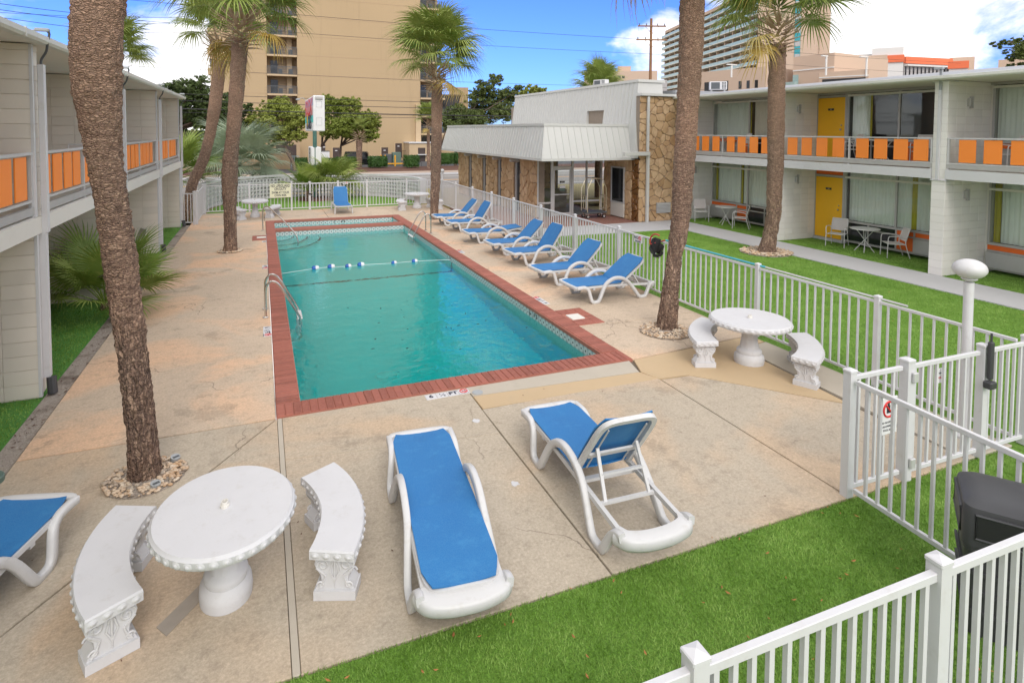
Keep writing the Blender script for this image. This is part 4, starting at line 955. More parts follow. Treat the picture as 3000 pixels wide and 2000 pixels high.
MB().bb((U1-.05, YA+.33, UZ1-.06), (U1+.08, YB, UZ1+.05)).bb((U1+.08, YA+.33, UZ1-.06), (15.4, YA+.45, UZ1+.05)).build('roof_cap', 'mansard_trim', lb, False)
m = MB(); add_rib(m, (U0+.0, YA+.02, UZ0), (U1, YA+.4, UZ1), (-1, -1, 0)); m.build('corner_trim', 'mansard_trim', lb, False)
# roof-top units
def ac_unit(loc, rz, label, sc=1.):
    t = thing('air_conditioner', label, 'air conditioner', loc, rz)
    MB().cbox((0, 0, .3*sc), (1.2*sc, .5*sc, .6*sc), .02).build('case', 'white_paint', t)
    MB().bb((-.5*sc, -.256*sc, .06*sc), (.1*sc, -.251*sc, .54*sc)).build('fan_grille', 'dark_metal', t, False)
    for i in range(2):
        for j in range(5): MB().bb((.25*sc+i*.16*sc, -.256*sc, .08*sc+j*.1*sc), (.36*sc+i*.16*sc, -.251*sc, .15*sc+j*.1*sc)).build('louvre', 'dark_metal', t, False)
    MB().bb((-.5*sc, -.2*sc, -.12*sc), (-.4*sc, .2*sc, 0)).bb((.4*sc, -.2*sc, -.12*sc), (.5*sc, .2*sc, 0)).build('foot', 'alu_dull', t, False)
ac_unit((15.1, 25.2, 5.72), -1.2, 'grey air conditioning box peeking over the lobby roof ridge', .6)
ac_unit((17.3, 21.6, 5.5), -.6, 'white air conditioning unit on the roof left of the tall right palm', .62)
ac_unit((19.0, 21.6, 5.5), -.6, 'white air conditioning unit on the roof right of the tall right palm', .62)
tag(MB().bb((15.9, 20.6, 5.13), (20, 34, 5.35)).build('flat_roof', 'roof_grey', lb, False), None)

# keep world coordinates for all parts of the wings and the lobby
for root in (lw, rw, lb):
    inv = Matrix.Translation(root.location).inverted()
    for o in bpy.data.objects:
        if o.parent is root: o.matrix_parent_inverse = inv
inv_pool = Matrix.Identity(4)

# ================================================================ luggage cart
lc = thing('luggage_cart', 'gold framed birdcage luggage cart with grey platform at the lobby door', 'luggage cart', (12.84, 21.9, 0))
MB().cbox((0, 0, .25), (1.0, .58, .06), .02).build('platform', 'dark_metal', lc); MB().cbox((0, 0, .287), (.94, .52, .012), .004).build('carpet', 'dark_plastic', lc)
for sy in (-1, 1):
    y = sy*.26
    MB().tube([(-.44, y, .28), (-.44, y, 1.25), (-.24, y, 1.66), (.24, y, 1.66), (.44, y, 1.25), (.44, y, .28)], .019, 8).build('hoop', 'brass', lc)
MB().tube([(-.24, -.26, 1.66), (0, 0, 1.67), (-.24, .26, 1.66)], .016, 8).tube([(.24, -.26, 1.66), (0, 0, 1.67), (.24, .26, 1.66)], .016, 8).build('top_bar', 'brass', lc)
for sx in (-1, 1):
    for z in (.4, .95): MB().tube([(sx*.44, -.26, z), (sx*.44, .26, z)], .014, 8).build('end_rail', 'brass', lc)
    for y in (-.09, .09): MB().tube([(sx*.44, y, .4), (sx*.44, y, .95)], .012, 8).build('end_bar', 'brass', lc)
    for sy in (-1, 1):
        wv = MB().tube([(sx*.38, sy*.2-.02, .09), (sx*.38, sy*.2+.02, .09)], .085, 16).build('wheel', 'black', lc); MB().tube([(sx*.38, sy*.2-.024, .09), (sx*.38, sy*.2+.024, .09)], .045, 12).build('hub', 'alu', wv); MB().bb((sx*.38-.03, sy*.2-.028, .1), (sx*.38+.03, sy*.2+.028, .22)).build('fork', 'steel', wv, False)
# ================================================================ fences
def fence(name, label, cat, a, b, posts, zt=1.2, zb=.09, step=.148, pw=.024, post_w=.072, z0=0., rail=.04, skip=()):
    """picket fence from a to b (xy); posts = list of distances; built in the fence's own frame"""
    a, b = Vector((*a, 0)), Vector((*b, 0)); L = (b-a).length; rz = math.atan2(b.y-a.y, b.x-a.x)
    t = thing(name, label, cat, (a.x, a.y, z0), rz)
    pm = MB().bb((-post_w/2, -post_w/2, 0), (post_w/2, post_w/2, zt+.045)).mesh('post', 'white_paint', False)
    cm = MB().cbox((0, 0, 0), (post_w+.014, post_w+.014, .03), .006); cm.add([(-post_w/2, -post_w/2, .015), (post_w/2, -post_w/2, .015), (post_w/2, post_w/2, .015), (-post_w/2, post_w/2, .015), (0, 0, .03)], [(0, 1, 4), (1, 2, 4), (2, 3, 4), (3, 0, 4)]); cm = cm.mesh('post_cap', 'white_paint', False)
    for d in posts:
        p = place('post', pm, t, (d, 0, 0)); place('post_cap', cm, p, (0, 0, zt+.055))
    MB().cbox((L/2, 0, zt-rail/2), (L-.004, rail*.85, rail), .004).build('top_rail', 'white_paint', t); MB().cbox((L/2, 0, zb), (L-.006, rail*.8, rail), .004).build('bottom_rail', 'white_paint', t)
    km = MB().bb((-pw/2, -pw/2, zb+.02), (pw/2, pw/2, zt-rail+.001)).mesh('picket', 'white_paint', False)
    ps = sorted(posts); segs = [(0, ps[0])]+list(zip(ps, ps[1:]))+[(ps[-1], L)] if ps else [(0, L)]
    for (u, v) in segs:
        n = int(round((v-u)/step))
        for k in range(1, n):
            x = u+(v-u)*k/n
            if 0.02 < x < L-.02: place('picket', km, t, (x, 0, 0), random.uniform(-.06, .06))
    return t
RF = [5.81-4.1, 8.05-4.1, 10.29-4.1, 12.52-4.1, 14.75-4.1, 16.98-4.1, 19.18-4.1, 21.36-4.1, 23.6-4.1, 25.9-4.1, 28.1-4.1]
fence('picket_fence', 'long white metal picket fence along the right side of the pool deck', 'fence', (8.06, 4.1), (8.06, 28.7), RF, 1.235, step=.15)
bf = fence('picket_fence', 'white metal picket fence across the far end of the pool', 'fence', (-2.27, 28.72), (8.02, 28.72), [.03, 1.78, 3.52, 6.85, 8.73, 10.2], 1.205, step=.148)
gate = fence('gate', 'white picket gate with black latch in the middle of the far fence', 'gate', (1.98, 28.66), (3.3, 28.66), [.04, 1.28], 1.2, step=.14, post_w=.09)
MB().cbox((.0, -.07, .95), (.03, .03, .5), .006).cbox((.06, -.07, .72), (.14, .04, .06), .006).build('latch', 'black', gate)
fence('picket_fence', 'short white picket panel between the left wing and the open side gate', 'fence', (-2.80, 25.62), (-2.30, 25.52), [.46], 1.2, step=.12)
fence('gate', 'white side gate standing open at the far left of the deck', 'gate', (-2.27, 25.6), (-2.29, 28.5), [.04, 2.86], 1.2, step=.1)
# near right enclosure
fence('picket_fence', 'white picket fence piece left of the near right gate', 'fence', (5.34, 4.11), (6.08, 4.10), [.0], 1.21, step=.12, pw=.026, post_w=.085, rail=.045)
g2 = fence('gate', 'white picket gate with silver hinges at the near right corner', 'gate', (6.15, 4.09), (7.30, 4.07), [.0], 1.21, step=.118, pw=.026, post_w=.10, rail=.045)
for z in (1.1, .2): MB().cbox((.03, -.07, z), (.07, .03, .1), .006).build('hinge', 'alu', g2)
g3 = fence('picket_fence', 'white picket fence piece with black latch post right of the near gate', 'fence', (7.37, 4.07), (9.6, 4.04), [.0, .8], 1.21, step=.118, pw=.026, post_w=.085, rail=.045)
MB().cbox((.0, -.08, 1.12), (.06, .05, .42), .012).cbox((-.03, -.10, .86), (.11, .09, .08), .012).tube([(0, -.08, 1.3), (0, -.08, 1.42)], .012).build('latch', 'dark_plastic', g3)
fence('picket_fence', 'white picket fence running towards the viewer beside the black bin', 'fence', (5.35, 4.04), (5.24, 2.12), [], 1.19, step=.125, pw=.026, rail=.045)
fence('picket_fence', 'white picket fence nearest the viewer across the artificial grass', 'fence', (-.02, 2.11), (5.35, 2.04), [.12, 1.80, 3.45, 5.3], 1.2, step=.113, pw=.030, post_w=.088, rail=.05)

# white screen-block wall behind the far fence
bw = thing('screen_wall', 'curved white pierced block wall beyond the far fence', 'wall', (2.55, 29.9, 0))
def bblock():
    m = MB(); w, h, t = .385, .19, .2
    def fr(x0, x1, z0, z1): m.bb((x0, -t/2, z0), (x1, t/2, z1))
    fr(-w/2, w/2, -h/2, -h/2+.035); fr(-w/2, w/2, h/2-.035, h/2)
    for x0, x1 in ((-w/2, -w/2+.03), (-.03, .03), (w/2-.03, w/2)): fr(x0, x1, -h/2+.035, h/2-.035)
    return m.mesh('block', 'white_stone', False)
BB = bblock(); Rw = 4.95; nb = 40
for r in range(5):
    for k in range(nb):
        a = PI*(k+(.5 if r % 2 else 0)+.25)/nb
        if a > PI-.01: continue
        place('block', BB, bw, (Rw*math.cos(a), Rw*math.sin(a), .15+r*.195), a+PI/2)
arc = [(Rw*math.cos(a), Rw*math.sin(a)) for a in np.linspace(0, PI, 60)]
for z, h, w in ((0.02, .09, .2), (1.15, .09, .2)):
    MB().tube([(x, y, z) for x, y in arc], 1, sec=[(-w/2, -h/2), (w/2, -h/2), (w/2, h/2), (-w/2, h/2)]).build('coping' if z > .5 else 'footing', 'white_stone', bw, False)
for sx in (-1, 1): MB().bb((sx*Rw-.17, -.3, -.2), (sx*Rw+.17, -.02, 1.2)).build('end_pier', 'white_stone', bw, False)
wp = tag(MB().cbox((0, 0, .5), (.1, .1, 1.1), .01).build('wooden_post', 'wood_pole'), 'short brown wooden post at the right end of the screen wall', 'post'); wp.location = (7.55, 29.75, 0)

# signs on fences
def board(name, label, loc, w, h, mat, rz=0., rows=(), cat='sign'):
    t = thing(name, label, cat, loc, rz); b = MB().cbox((0, 0, 0), (w, .012, h), .003).build('board', mat, t)
    for (txt, s, z, m, x, *fit) in rows:
        me = text_mesh(txt, s, m, s*.02, .0006); wd = max(v.co.x for v in me.vertices)-min(v.co.x for v in me.vertices)
        place('lettering', me, t, (x, -.0075, z), rot=(PI/2, 0, 0), scale=((fit[0]/wd) if fit else min(1, w*.92/wd), 1, 1))
    return t
board('lifeguard_sign', 'pale yellow NO LIFEGUARD ON DUTY board on the far fence', (.78, 28.62, .905), .88, .62, 'sign_cream', 0, [('NO LIFEGUARD', .175, .205, 'letter_dark', 0, .80), ('ON DUTY', .175, .065, 'letter_dark', 0, .50), ('SWIM AT YOUR', .14, -.09, 'letter_dark', 0, .72), ('OWN RISK', .14, -.215, 'letter_dark', 0, .50)])
def nosmoke(loc, rz, label, s=1.):
    t = board('no_smoking_sign', label, loc, .32*s, .17*s, 'sign_white', rz, [('NO', .10*s, .025*s, 'letter_dark', -.07*s), ('SMOKING', .05*s, -.055*s, 'letter_dark', 0)])
    MB().tube([(.075*s+.045*s*math.cos(a), -.009, .025*s+.045*s*math.sin(a)) for a in np.linspace(0, 2*PI, 20)[:-1]], .006*s, 6, closed=True).tube([(.075*s-.03*s, -.009, .025*s+.03*s), (.075*s+.03*s, -.009, .025*s-.03*s)], .005*s, 6).build('symbol', 'letter_red', t)
nosmoke((8.015, 11.64, 1.135), -PI/2, 'white NO SMOKING sign on the right fence beside the pool net', 1.)
nosmoke((3.59, 28.62, 1.165), 0, 'small white NO SMOKING sign on the far fence above the lone lounger', .72)
t = board('no_glass_sign', 'white NO GLASSWARE sign with red prohibition ring on the near gate fence', (5.86, 4.075, .735), .26, .38, 'sign_white', 0, [('NO GLASSWARE', .028, -.065, 'letter_dark', 0), ('ALLOWED IN', .028, -.105, 'letter_dark', 0), ('POOL AREA', .028, -.145, 'letter_dark', 0)])
MB().tube([(.078*math.cos(a), -.009, .07+.078*math.sin(a)) for a in np.linspace(0, 2*PI, 28)[:-1]], .010, 6, closed=True).tube([(-.055, -.009, .125), (.055, -.009, .015)], .009, 6).build('symbol', 'letter_red', t)
MB().bb((-.03, -.0085, .03), (.02, -.0075, .11)).bb((-.02, -.0085, .11), (.01, -.0075, .135)).build('bottle_mark', 'letter_dark', t, False)
board('pool_rules_sign', 'small white sign with red lettering on the near gate', (6.7, 4.12, 1.0), .12, .16, 'sign_white', 0, [('POOL', .035, -.02, 'letter_red', 0), ('CLOSED', .022, .03, 'letter_dark', 0)])

# ================================================================ lamps, bin, pool net
def globe_lamp(loc, hz, r, label, oz=1.):
    t = thing('globe_lamp', label, 'lamp', loc); MB().tube([(0, 0, 0), (0, 0, hz-r*.9)], .052, 16).lathe([(.09, 0), (.09, .03), (.055, .06)], 16).build('post', 'white_paint', t)
    MB().lathe([(.06, hz-r*oz*1.2), (.085, hz-r*oz*1.02), (.075, hz-r*oz*.9)], 18).build('collar', 'white_paint', t); MB().ball((0, 0, hz), r, 28, 18, sc=(1, 1, oz)).build('globe', 'white_plastic', t, True, 3)
globe_lamp((7.667, 4.41, 0), 2.02, .175, 'white oval globe lamp on a white post beside the near right gate', .66)
globe_lamp((8.3, 28.9, 0), 1.62, .1, 'small white globe lamp behind the far right corner of the fence')
tb = thing('trash_bin', 'black domed litter bin with slot openings in the near right corner', 'bin', (5.0, 2.56, 0), -.95); tb.scale = (.95, .95, .92)
def rrect(w, d, r, n=5):
    out = []
    for cx, cy, a0 in ((w/2-r, d/2-r, 0), (-w/2+r, d/2-r, PI/2), (-w/2+r, -d/2+r, PI), (w/2-r, -d/2+r, 1.5*PI)):
        out += [(cx+r*math.cos(a0+PI/2*k/n), cy+r*math.sin(a0+PI/2*k/n)) for k in range(n+1)]
    return out
def loft(mb, secs, cap=True):
    n = len(secs[0][0]); vs = [(x, y, z) for P, z in secs for x, y in P]
    fs = [(i*n+k, i*n+(k+1) % n, (i+1)*n+(k+1) % n, (i+1)*n+k) for i in range(len(secs)-1) for k in range(n)]
    if cap: fs += [tuple(range(n))[::-1], tuple(range((len(secs)-1)*n, len(secs)*n))]
    return mb.add(vs, fs)
loft(MB(), [(rrect(.50, .50, .06), 0), (rrect(.56, .56, .06), .68), (rrect(.58, .58, .06), .69), (rrect(.58, .58, .06), .72)]).build('body', 'dark_plastic', tb)
loft(MB(), [(rrect(.60, .60, .07), .725), (rrect(.60, .60, .07), .98), (rrect(.58, .58, .08), 1.03), (rrect(.50, .50, .1), 1.065), (rrect(.34, .34, .1), 1.085), (rrect(.1, .1, .04), 1.092)]).build('dome', 'dark_plastic', tb)
for k in range(4):
    a = k*PI/2; m = MB(); ca, sa = math.cos(a), math.sin(a)
    f = MB(); f.box((0, -.301, .895), (.42, .012, .17)); f.v = [(x*ca-y*sa, x*sa+y*ca, z) for x, y, z in f.v]; o = f.build('slot', 'black', tb, False)
    f = MB().tube([(-.22, -.303, .80), (.22, -.303, .80), (.22, -.303, .985), (-.22, -.303, .985)], .012, 6, closed=True); f.v = [(x*ca-y*sa, x*sa+y*ca, z) for x, y, z in f.v]; f.build('rim', 'dark_plastic', o)
    for z in (.2, .36, .52):
        f = MB().box((0, -.264-.03*z/.68, z), (.46, .02, .03)); f.v = [(x*ca-y*sa, x*sa+y*ca, zz) for x, y, zz in f.v]; f.build('rib', 'dark_plastic', tb, False)
nt_ = thing('pool_net', 'leaf skimmer net with red rim and blue pole lying along the fence rail', 'pool net', (8.06, 10.8, 1.262))
MB().tube([(0.02, -.1, 0), (0.02, -2.9, .005)], .017, 10).build('pole', 'pole_blue', nt_); MB().tube([(0.02, -2.7, .004), (0.02, -5.4, .0)], .014, 10).build('pole_sleeve', 'alu', nt_)
hoop = [(-.06, .12+.24*math.cos(a), -.10+.2*math.sin(a)) for a in np.linspace(-.3, PI*.62, 12)]
MB().tube(hoop, .017, 8).tube([hoop[0], (.0, -.1, 0)], .014, 8).build('hoop', 'net_red', nt_)
ng = MB(); 
for i, (s, d) in enumerate(((1, 0), (.92, -.13), (.6, -.26), (.2, -.32))): 
    pass
secs = [[(-.06+.0, .12+.23*s*math.cos(a), -.10+.19*s*math.sin(a)+d) for a in np.linspace(0, 2*PI, 16)[:-1]] for s, d in ((1, -.06), (.9, -.12), (.6, -.2), (.2, -.24))]
ng.add([(x+.05*math.sin(3*i), y, z) for sec in secs for i, (x, y, z) in enumerate(sec)], [(i*15+k, i*15+(k+1) % 15, (i+1)*15+(k+1) % 15, (i+1)*15+k) for i in range(3) for k in range(15)])
ng.build('net_bag', 'net_black', nt_)

# ================================================================ concrete tables and benches
def oval(mb, c, n_, up, r, d):      # raised oval with a rim, lying on a vertical face
    n_ = Vector(n_).normalized(); t = Vector((0, 0, 1)).cross(n_).normalized(); u = Vector((0, 0, 1)); c = Vector(c)
    for rr, dd0, dd1 in ((1., .0, d*.6), (.6, d*.3, d*1.2)):
        k = 8; ring = [c+t*(r[0]*rr*math.cos(2*PI*i/k))+u*(r[1]*rr*math.sin(2*PI*i/k)) for i in range(k)]
        vs = [p+n_*dd0 for p in ring]+[c+(p-c)*.6+n_*dd1 for p in ring]; mb.add(vs, [(i, (i+1) % k, k+(i+1) % k, k+i) for i in range(k)]+[tuple(range(k, 2*k))])
TR = .545; TZ = .70
def table_proto():
    t = thing('round_table', 'x', 'table')
    MB().lathe([(.16, TZ-.115), (TR-.05, TZ-.10), (TR-.012, TZ-.085), (TR, TZ-.06), (TR, TZ-.02), (TR-.012, TZ-.012), (TR-.02, TZ), (.04, TZ+.002)], 56).build('table_top', 'white_stone', t, True, .5)
    em = MB()
    for k in range(38): a = 2*PI*k/38; oval(em, (TR*math.cos(a), TR*math.sin(a), TZ-.048), (math.cos(a), math.sin(a), 0), 0, (.038, .03), .012)
    em.build('edge_moulding', 'stone_relief', t, True, 1.)
    pr = [(.20, 0), (.205, .06), (.198, .12), (.165, .15), (.172, .19), (.16, .215), (.13, .235), (.122, .28), (.108, .36), (.104, .44), (.12, .52), (.16, .58), (.20, .60)]
    pm = MB(); n = 32
    vs = [(r*(1+(.05*math.cos(8*2*PI*k/n) if z > .24 else 0))*math.cos(2*PI*k/n), r*(1+(.05*math.cos(8*2*PI*k/n) if z > .24 else 0))*math.sin(2*PI*k/n), z) for r, z in pr for k in range(n)]
    pm.add(vs, [(i*n+k, i*n+(k+1) % n, (i+1)*n+(k+1) % n, (i+1)*n+k) for i in range(len(pr)-1) for k in range(n)]+[tuple(range(n))[::-1]]); pm.build('pedestal', 'white_stone', t, True, .8)
    MB().lathe([(.028, TZ-.01), (.028, TZ+.045), (.021, TZ+.045), (.021, TZ-.0)], 18, cap=False).lathe([(.036, TZ), (.036, TZ+.018), (.028, TZ+.02)], 18, cap=False).build('umbrella_sleeve', 'cream_paint', t)
    return as_tree(t)
BRI, BRO, BHA, BZ = 1.15, 1.50, math.radians(27), .42
def bench_proto():
    """curved bench; arc centre at local origin, bench towards +x from it; origin moved to the bench middle"""
    t = thing('curved_bench', 'x', 'bench'); n = 18; A = np.linspace(-BHA, BHA, n); R0 = (BRI+BRO)/2
    pol = [(BRO*math.cos(a)-R0, BRO*math.sin(a)) for a in A]+[(BRI*math.cos(a)-R0, BRI*math.sin(a)) for a in A[::-1]]
    m = MB(); P = np.array(pol)
    m.prism(pol, BZ-.075, BZ, cham=.012); m.build('seat_slab', 'white_stone', t, True, .5)
    em = MB()
    for rr, sg, k in ((BRI, -1, 12), (BRO, 1, 15)):
        for i in range(k): a = -BHA+2*BHA*(i+.5)/k; oval(em, (rr*math.cos(a)-R0, rr*math.sin(a), BZ-.043), (sg*math.cos(a), sg*math.sin(a), 0), 0, (.036, .026), .012)
    for s in (-1, 1):
        for i in range(4): rr = BRI+(BRO-BRI)*(i+.5)/4; oval(em, (rr*math.cos(s*BHA)-R0, rr*math.sin(s*BHA), BZ-.043), (-s*math.sin(s*BHA), s*math.cos(s*BHA), 0), 0, (.036, .026), .012)
    em.build('edge_moulding', 'stone_relief', t, True, 1.)
    # scrolled leg, profile in radial direction, extruded tangentially
    prof = [(.15, .075), (.14, .10), (.10, .14), (.105, .19), (.14, .235), (.155, .28), (.145, .32), (.16, .345)]
    for s in (-1, 1):
        a = s*BHA*.78; c = Vector((R0*math.cos(a)-R0, R0*math.sin(a), 0)); u = Vector((math.cos(a), math.sin(a), 0)); w = Vector((-math.sin(a), math.cos(a), 0))*s
        out = [(x, z) for x, z in prof]+[(-x, z) for x, z in prof[::-1]]; k = len(out); th = .075
        lm = MB(); lm.add([c+u*x+w*q+Vector((0, 0, z)) for q in (-th, th) for x, z in out], [tuple(range(k)) if s < 0 else tuple(range(k))[::-1], tuple(range(k, 2*k))[::-1] if s < 0 else tuple(range(k, 2*k))]+[(i, (i+1) % k, k+(i+1) % k, k+i) for i in range(k)])
        lm.box(c+Vector((0, 0, .037)), (.32, .19, .074), a); lg = lm.build('leg', 'white_stone', t, True, .5)
        for face in (-1, 1):
            rm = MB(); off = w*(face*(th+.004))
            for sx in (-1, 1):
                for (x0, z0, r0, turns) in ((.092, .275, .052, 1.6), (.105, .115, .030, 1.3)):
                    sp = [c+off+u*(sx*(x0+(r0*(1-q/26.))*math.cos(turns*2*PI*q/26.)))+Vector((0, 0, z0+(r0*(1-q/26.))*math.sin(turns*2*PI*q/26.))) for q in range(25)]
                    rm.tube(sp, .009, 5)
                rm.tube([c+off+u*(sx*.14)+Vector((0, 0, .25)), c+off+u*(sx*.07)+Vector((0, 0, .19)), c+off+u*(sx*.085)+Vector((0, 0, .145)), c+off+u*(sx*.12)+Vector((0, 0, .09))], .010, 5)
                rm.tube([c+off+u*(sx*.012)+Vector((0, 0, .30)), c+off+u*(sx*.035)+Vector((0, 0, .22)), c+off+Vector((0, 0, .15))], .008, 5)
            rm.tube([c+off+Vector((0, 0, .09)), c+off+Vector((0, 0, .31))], [.004, .013], 6)
            rm.build('scroll_relief', 'stone_relief', lg, True, 1.)
    return as_tree(t)
TP = table_proto(); BP = bench_proto(); first = [True, True]
def put(tree, flag, i, loc, rz, label, group):
    tr = tree if flag[i] else copy_tree(tree); flag[i] = False
    o = tr[0]; o.location = loc; o.rotation_euler = (0, 0, rz); tag(o, label, None, group); return o
TG, BG = 'round white concrete tables', 'curved white concrete benches'
tt = put(TP, first, 0, (-.29, 5.02, 0), 0, 'round white concrete table nearest the viewer, between two curved benches', TG); tt.scale = (.93, 1.11, 1)
put(TP, first, 0, (7.05, 7.18, 0), .5, 'round white concrete table at the right fence by the near gate', TG).scale = (1.03, 1.12, 1)
put(TP, first, 0, (-.25, 26.95, 0), .1, 'round white concrete table at the far left corner of the deck', TG).scale = (.93, 1.1, 1)
put(TP, first, 0, (6.69, 27.55, 0), .7, 'round white concrete table at the far right corner of the deck', TG).scale = (.93, 1.1, 1)
put(BP, first, 1, (-1.12, 5.2, 0), PI+.06, 'curved white bench left of the nearest round table', BG)
put(BP, first, 1, (.60, 5.2, 0), 0.0, 'curved white bench between the nearest round table and a blue lounger', BG)
put(BP, first, 1, (6.55, 7.74, 0), math.radians(137), 'curved white bench beside the pebble ring of the right palm', BG)
put(BP, first, 1, (7.55, 6.48, 0), math.radians(-43), 'curved white bench between the right table and the near gate', BG)
put(BP, first, 1, (-.95, 26.7, 0), PI+.25, 'curved white bench half hidden behind the second palm trunk', BG)
put(BP, first, 1, (.52, 26.95, 0), -.3, 'curved white bench under the far left lifeguard board', BG)
put(BP, first, 1, (5.86, 27.4, 0), PI-.2, 'curved white bench left of the far right round table', BG)
put(BP, first, 1, (7.52, 27.2, 0), .2, 'curved white bench right of the far right round table, partly behind a palm', BG)

# ================================================================ sun loungers
SIDE = [(.0, .335), (.12, .345), (.22, .335), (.285, .27), (.33, .10), (.37, .035), (.44, .022), (.51, .035), (.56, .10), (.66, .28), (.76, .395), (.90, .465), (1.03, .48), (1.18, .45), (1.31, .37), (1.43, .23), (1.53, .09), (1.585, .032), (1.66, .022), (1.735, .035), (1.78, .10), (1.86, .235), (1.93, .285), (1.99, .295)]
SEC_ = [(-.027, -.021), (-.018, -.027), (.018, -.027), (.027, -.021), (.027, .021), (.018, .027), (-.018, .027), (-.027, .021)]
SEC = [(a*1.15, b*1.3) for a, b in SEC_]
def sheet_curve(mb, pts, hw, th, notch0=0., notch1=0., mi=0):
    n = len(pts); vs = []
    for i, (x, z) in enumerate(pts):
        w = hw-(notch0*max(0, 1-i/2.)) - (notch1*max(0, 1-(n-1-i)/2.))
        for j in range(7):
            s = -1+2*j/6; vs.append((x, s*w, z-.018*(1-s*s)))
    top = [(i*7+j, i*7+j+1, (i+1)*7+j+1, (i+1)*7+j) for i in range(n-1) for j in range(6)]
    o = len(vs); vs += [(x, y, z-th) for x, y, z in vs]
    fs = [f[::-1] for f in top]+[tuple(k+o for k in f) for f in top]
    bd = [j for j in range(7)]+[i*7+6 for i in range(1, n)]+[(n-1)*7+j for j in range(5, -1, -1)]+[i*7 for i in range(n-2, 0, -1)]
    fs += [(bd[k], bd[(k+1) % len(bd)], o+bd[(k+1) % len(bd)], o+bd[k]) for k in range(len(bd))]
    return mb.add(vs, fs, mi)
PARTS = {}
def lounger_parts():
    for s in (-1, 1):
        pts = smoothpath([(x, s*(.335+.035*min(1, max(0, (.36-z)/.3))), z) for x, z in SIDE], 3); PARTS['side', s] = MB().tube(pts, 1, sec=SEC).mesh('side_frame', 'white_plastic', True, 1.)
        PARTS['rail', s] = MB().tube([(.02, s*.30, .325), (.7, s*.305, .33), (1.2, s*.305, .31), (1.93, s*.30, .265)], 1, sec=[(-.02, -.022), (.02, -.022), (.02, .022), (-.02, .022)]).mesh('seat_rail', 'white_plastic')
    PARTS['foot'] = MB().tube(smoothpath([(.03, -.335, .335), (-.015, -.27, .34), (-.025, 0, .34), (-.015, .27, .34), (.03, .335, .335)], 4), 1, sec=SEC).mesh('foot_bar', 'white_plastic', True, 1.)
    hd = MB().tube(smoothpath([(1.90, -.345, .27), (1.985, -.29, .27), (2.02, -.15, .26), (2.025, 0, .255), (2.02, .15, .26), (1.985, .29, .27), (1.90, .345, .27)], 4), 1, sec=[(-.07, -.055), (-.05, -.085), (.02, -.085), (.05, -.05), (.05, .01), (.03, .03), (-.07, .03)]); PARTS['head'] = hd.mesh('head_bar', 'white_plastic', True, 1.)
    PARTS['cross'] = MB().bar((0, -.31, .28), (0, .31, .28), .05, .03).mesh('cross_bar', 'white_plastic')
    PARTS['seat'] = sheet_curve(MB(), [(.0, .374), (.07, .376), (.15, .376), (.5, .370), (.9, .368), (1.15, .370)], .312, .012, .05).mesh('seat_sling', 'sling', True, 1.)
    PARTS['back'] = sheet_curve(MB(), [(0.0, .046), (.25, .05), (.5, .05), (.66, .049), (.74, .047), (.805, .045)], .305, .012, 0, .06).mesh('backrest_sling', 'sling', True, 1.)
    PARTS['bframe'] = MB().tube(smoothpath([(.0, -.29, 0), (.45, -.29, 0), (.70, -.275, 0), (.79, -.20, 0), (.80, 0, 0), (.79, .20, 0), (.70, .275, 0), (.45, .29, 0), (.0, .29, 0)], 4), 1, sec=[(-.026, -.02), (.026, -.02), (.026, .02), (-.026, .02)]).mesh('backrest_frame', 'white_plastic', True, .9)
    PARTS['bunder'] = MB().bar((.3, -.27, -.02), (.3, .27, -.02), .06, .02).tube([(0.05, -.2, -.012), (.7, -.2, -.012)], .008, 5).tube([(0.05, .2, -.012), (.7, .2, -.012)], .008, 5).mesh('backrest_brace', 'white_plastic')
lounger_parts()
LG = 'blue and white sun loungers'
def lounger(loc, rz, tilt, label, sc=(1, 1, 1)):
    """loc = foot end centre, local +x runs towards the head"""
    t = thing('sun_lounger', label, 'sun lounger', (loc[0], loc[1], 0), rz, LG); t.scale = sc
    for s in (-1, 1): place('side_frame', PARTS['side', s], t); place('seat_rail', PARTS['rail', s], t)
    place('foot_bar', PARTS['foot'], t); place('head_bar', PARTS['head'], t); place('cross_bar', PARTS['cross'], t, (.45, 0, 0)); place('cross_bar', PARTS['cross'], t, (1.2, 0, -.01)); place('seat_sling', PARTS['seat'], t)
    b = place('backrest_frame', PARTS['bframe'], t, (1.14, 0, .335), rot=(0, -tilt, 0)); place('backrest_sling', PARTS['back'], b); place('backrest_brace', PARTS['bunder'], b)
    if tilt > .1:
        hx, hz = 1.14+.42*math.cos(tilt), .335+.42*math.sin(tilt)-.02; fx_ = min(1.86, hx+.18)
        m = MB()
        for s in (-1, 1): m.bar((hx, s*.21, hz), (fx_, s*.23, .29), .03, .022)
        m.bar((fx_, -.28, .285), (fx_, .28, .285), .03, .025).bar(((hx+fx_)/2, -.22, (hz+.29)/2), ((hx+fx_)/2, .22, (hz+.29)/2), .028, .02); m.build('support_strut', 'white_plastic', t)
    return t
D = math.radians
lounger((1.54, 6.24), D(-90-5.5), .0-.045, 'blue lounger lying flat beside the bench, head end towards the grass', (1.14, .96, 1))
lounger((3.10, 6.24), D(-90-2.5), D(55), 'blue lounger seen from behind with raised backrest at the edge of the grass', (1.12, .98, 1.05))
lounger((-1.86, 6.35), D(-90-17), .0, 'blue lounger cut off by the left edge of the picture', (1.14, .98, 1))
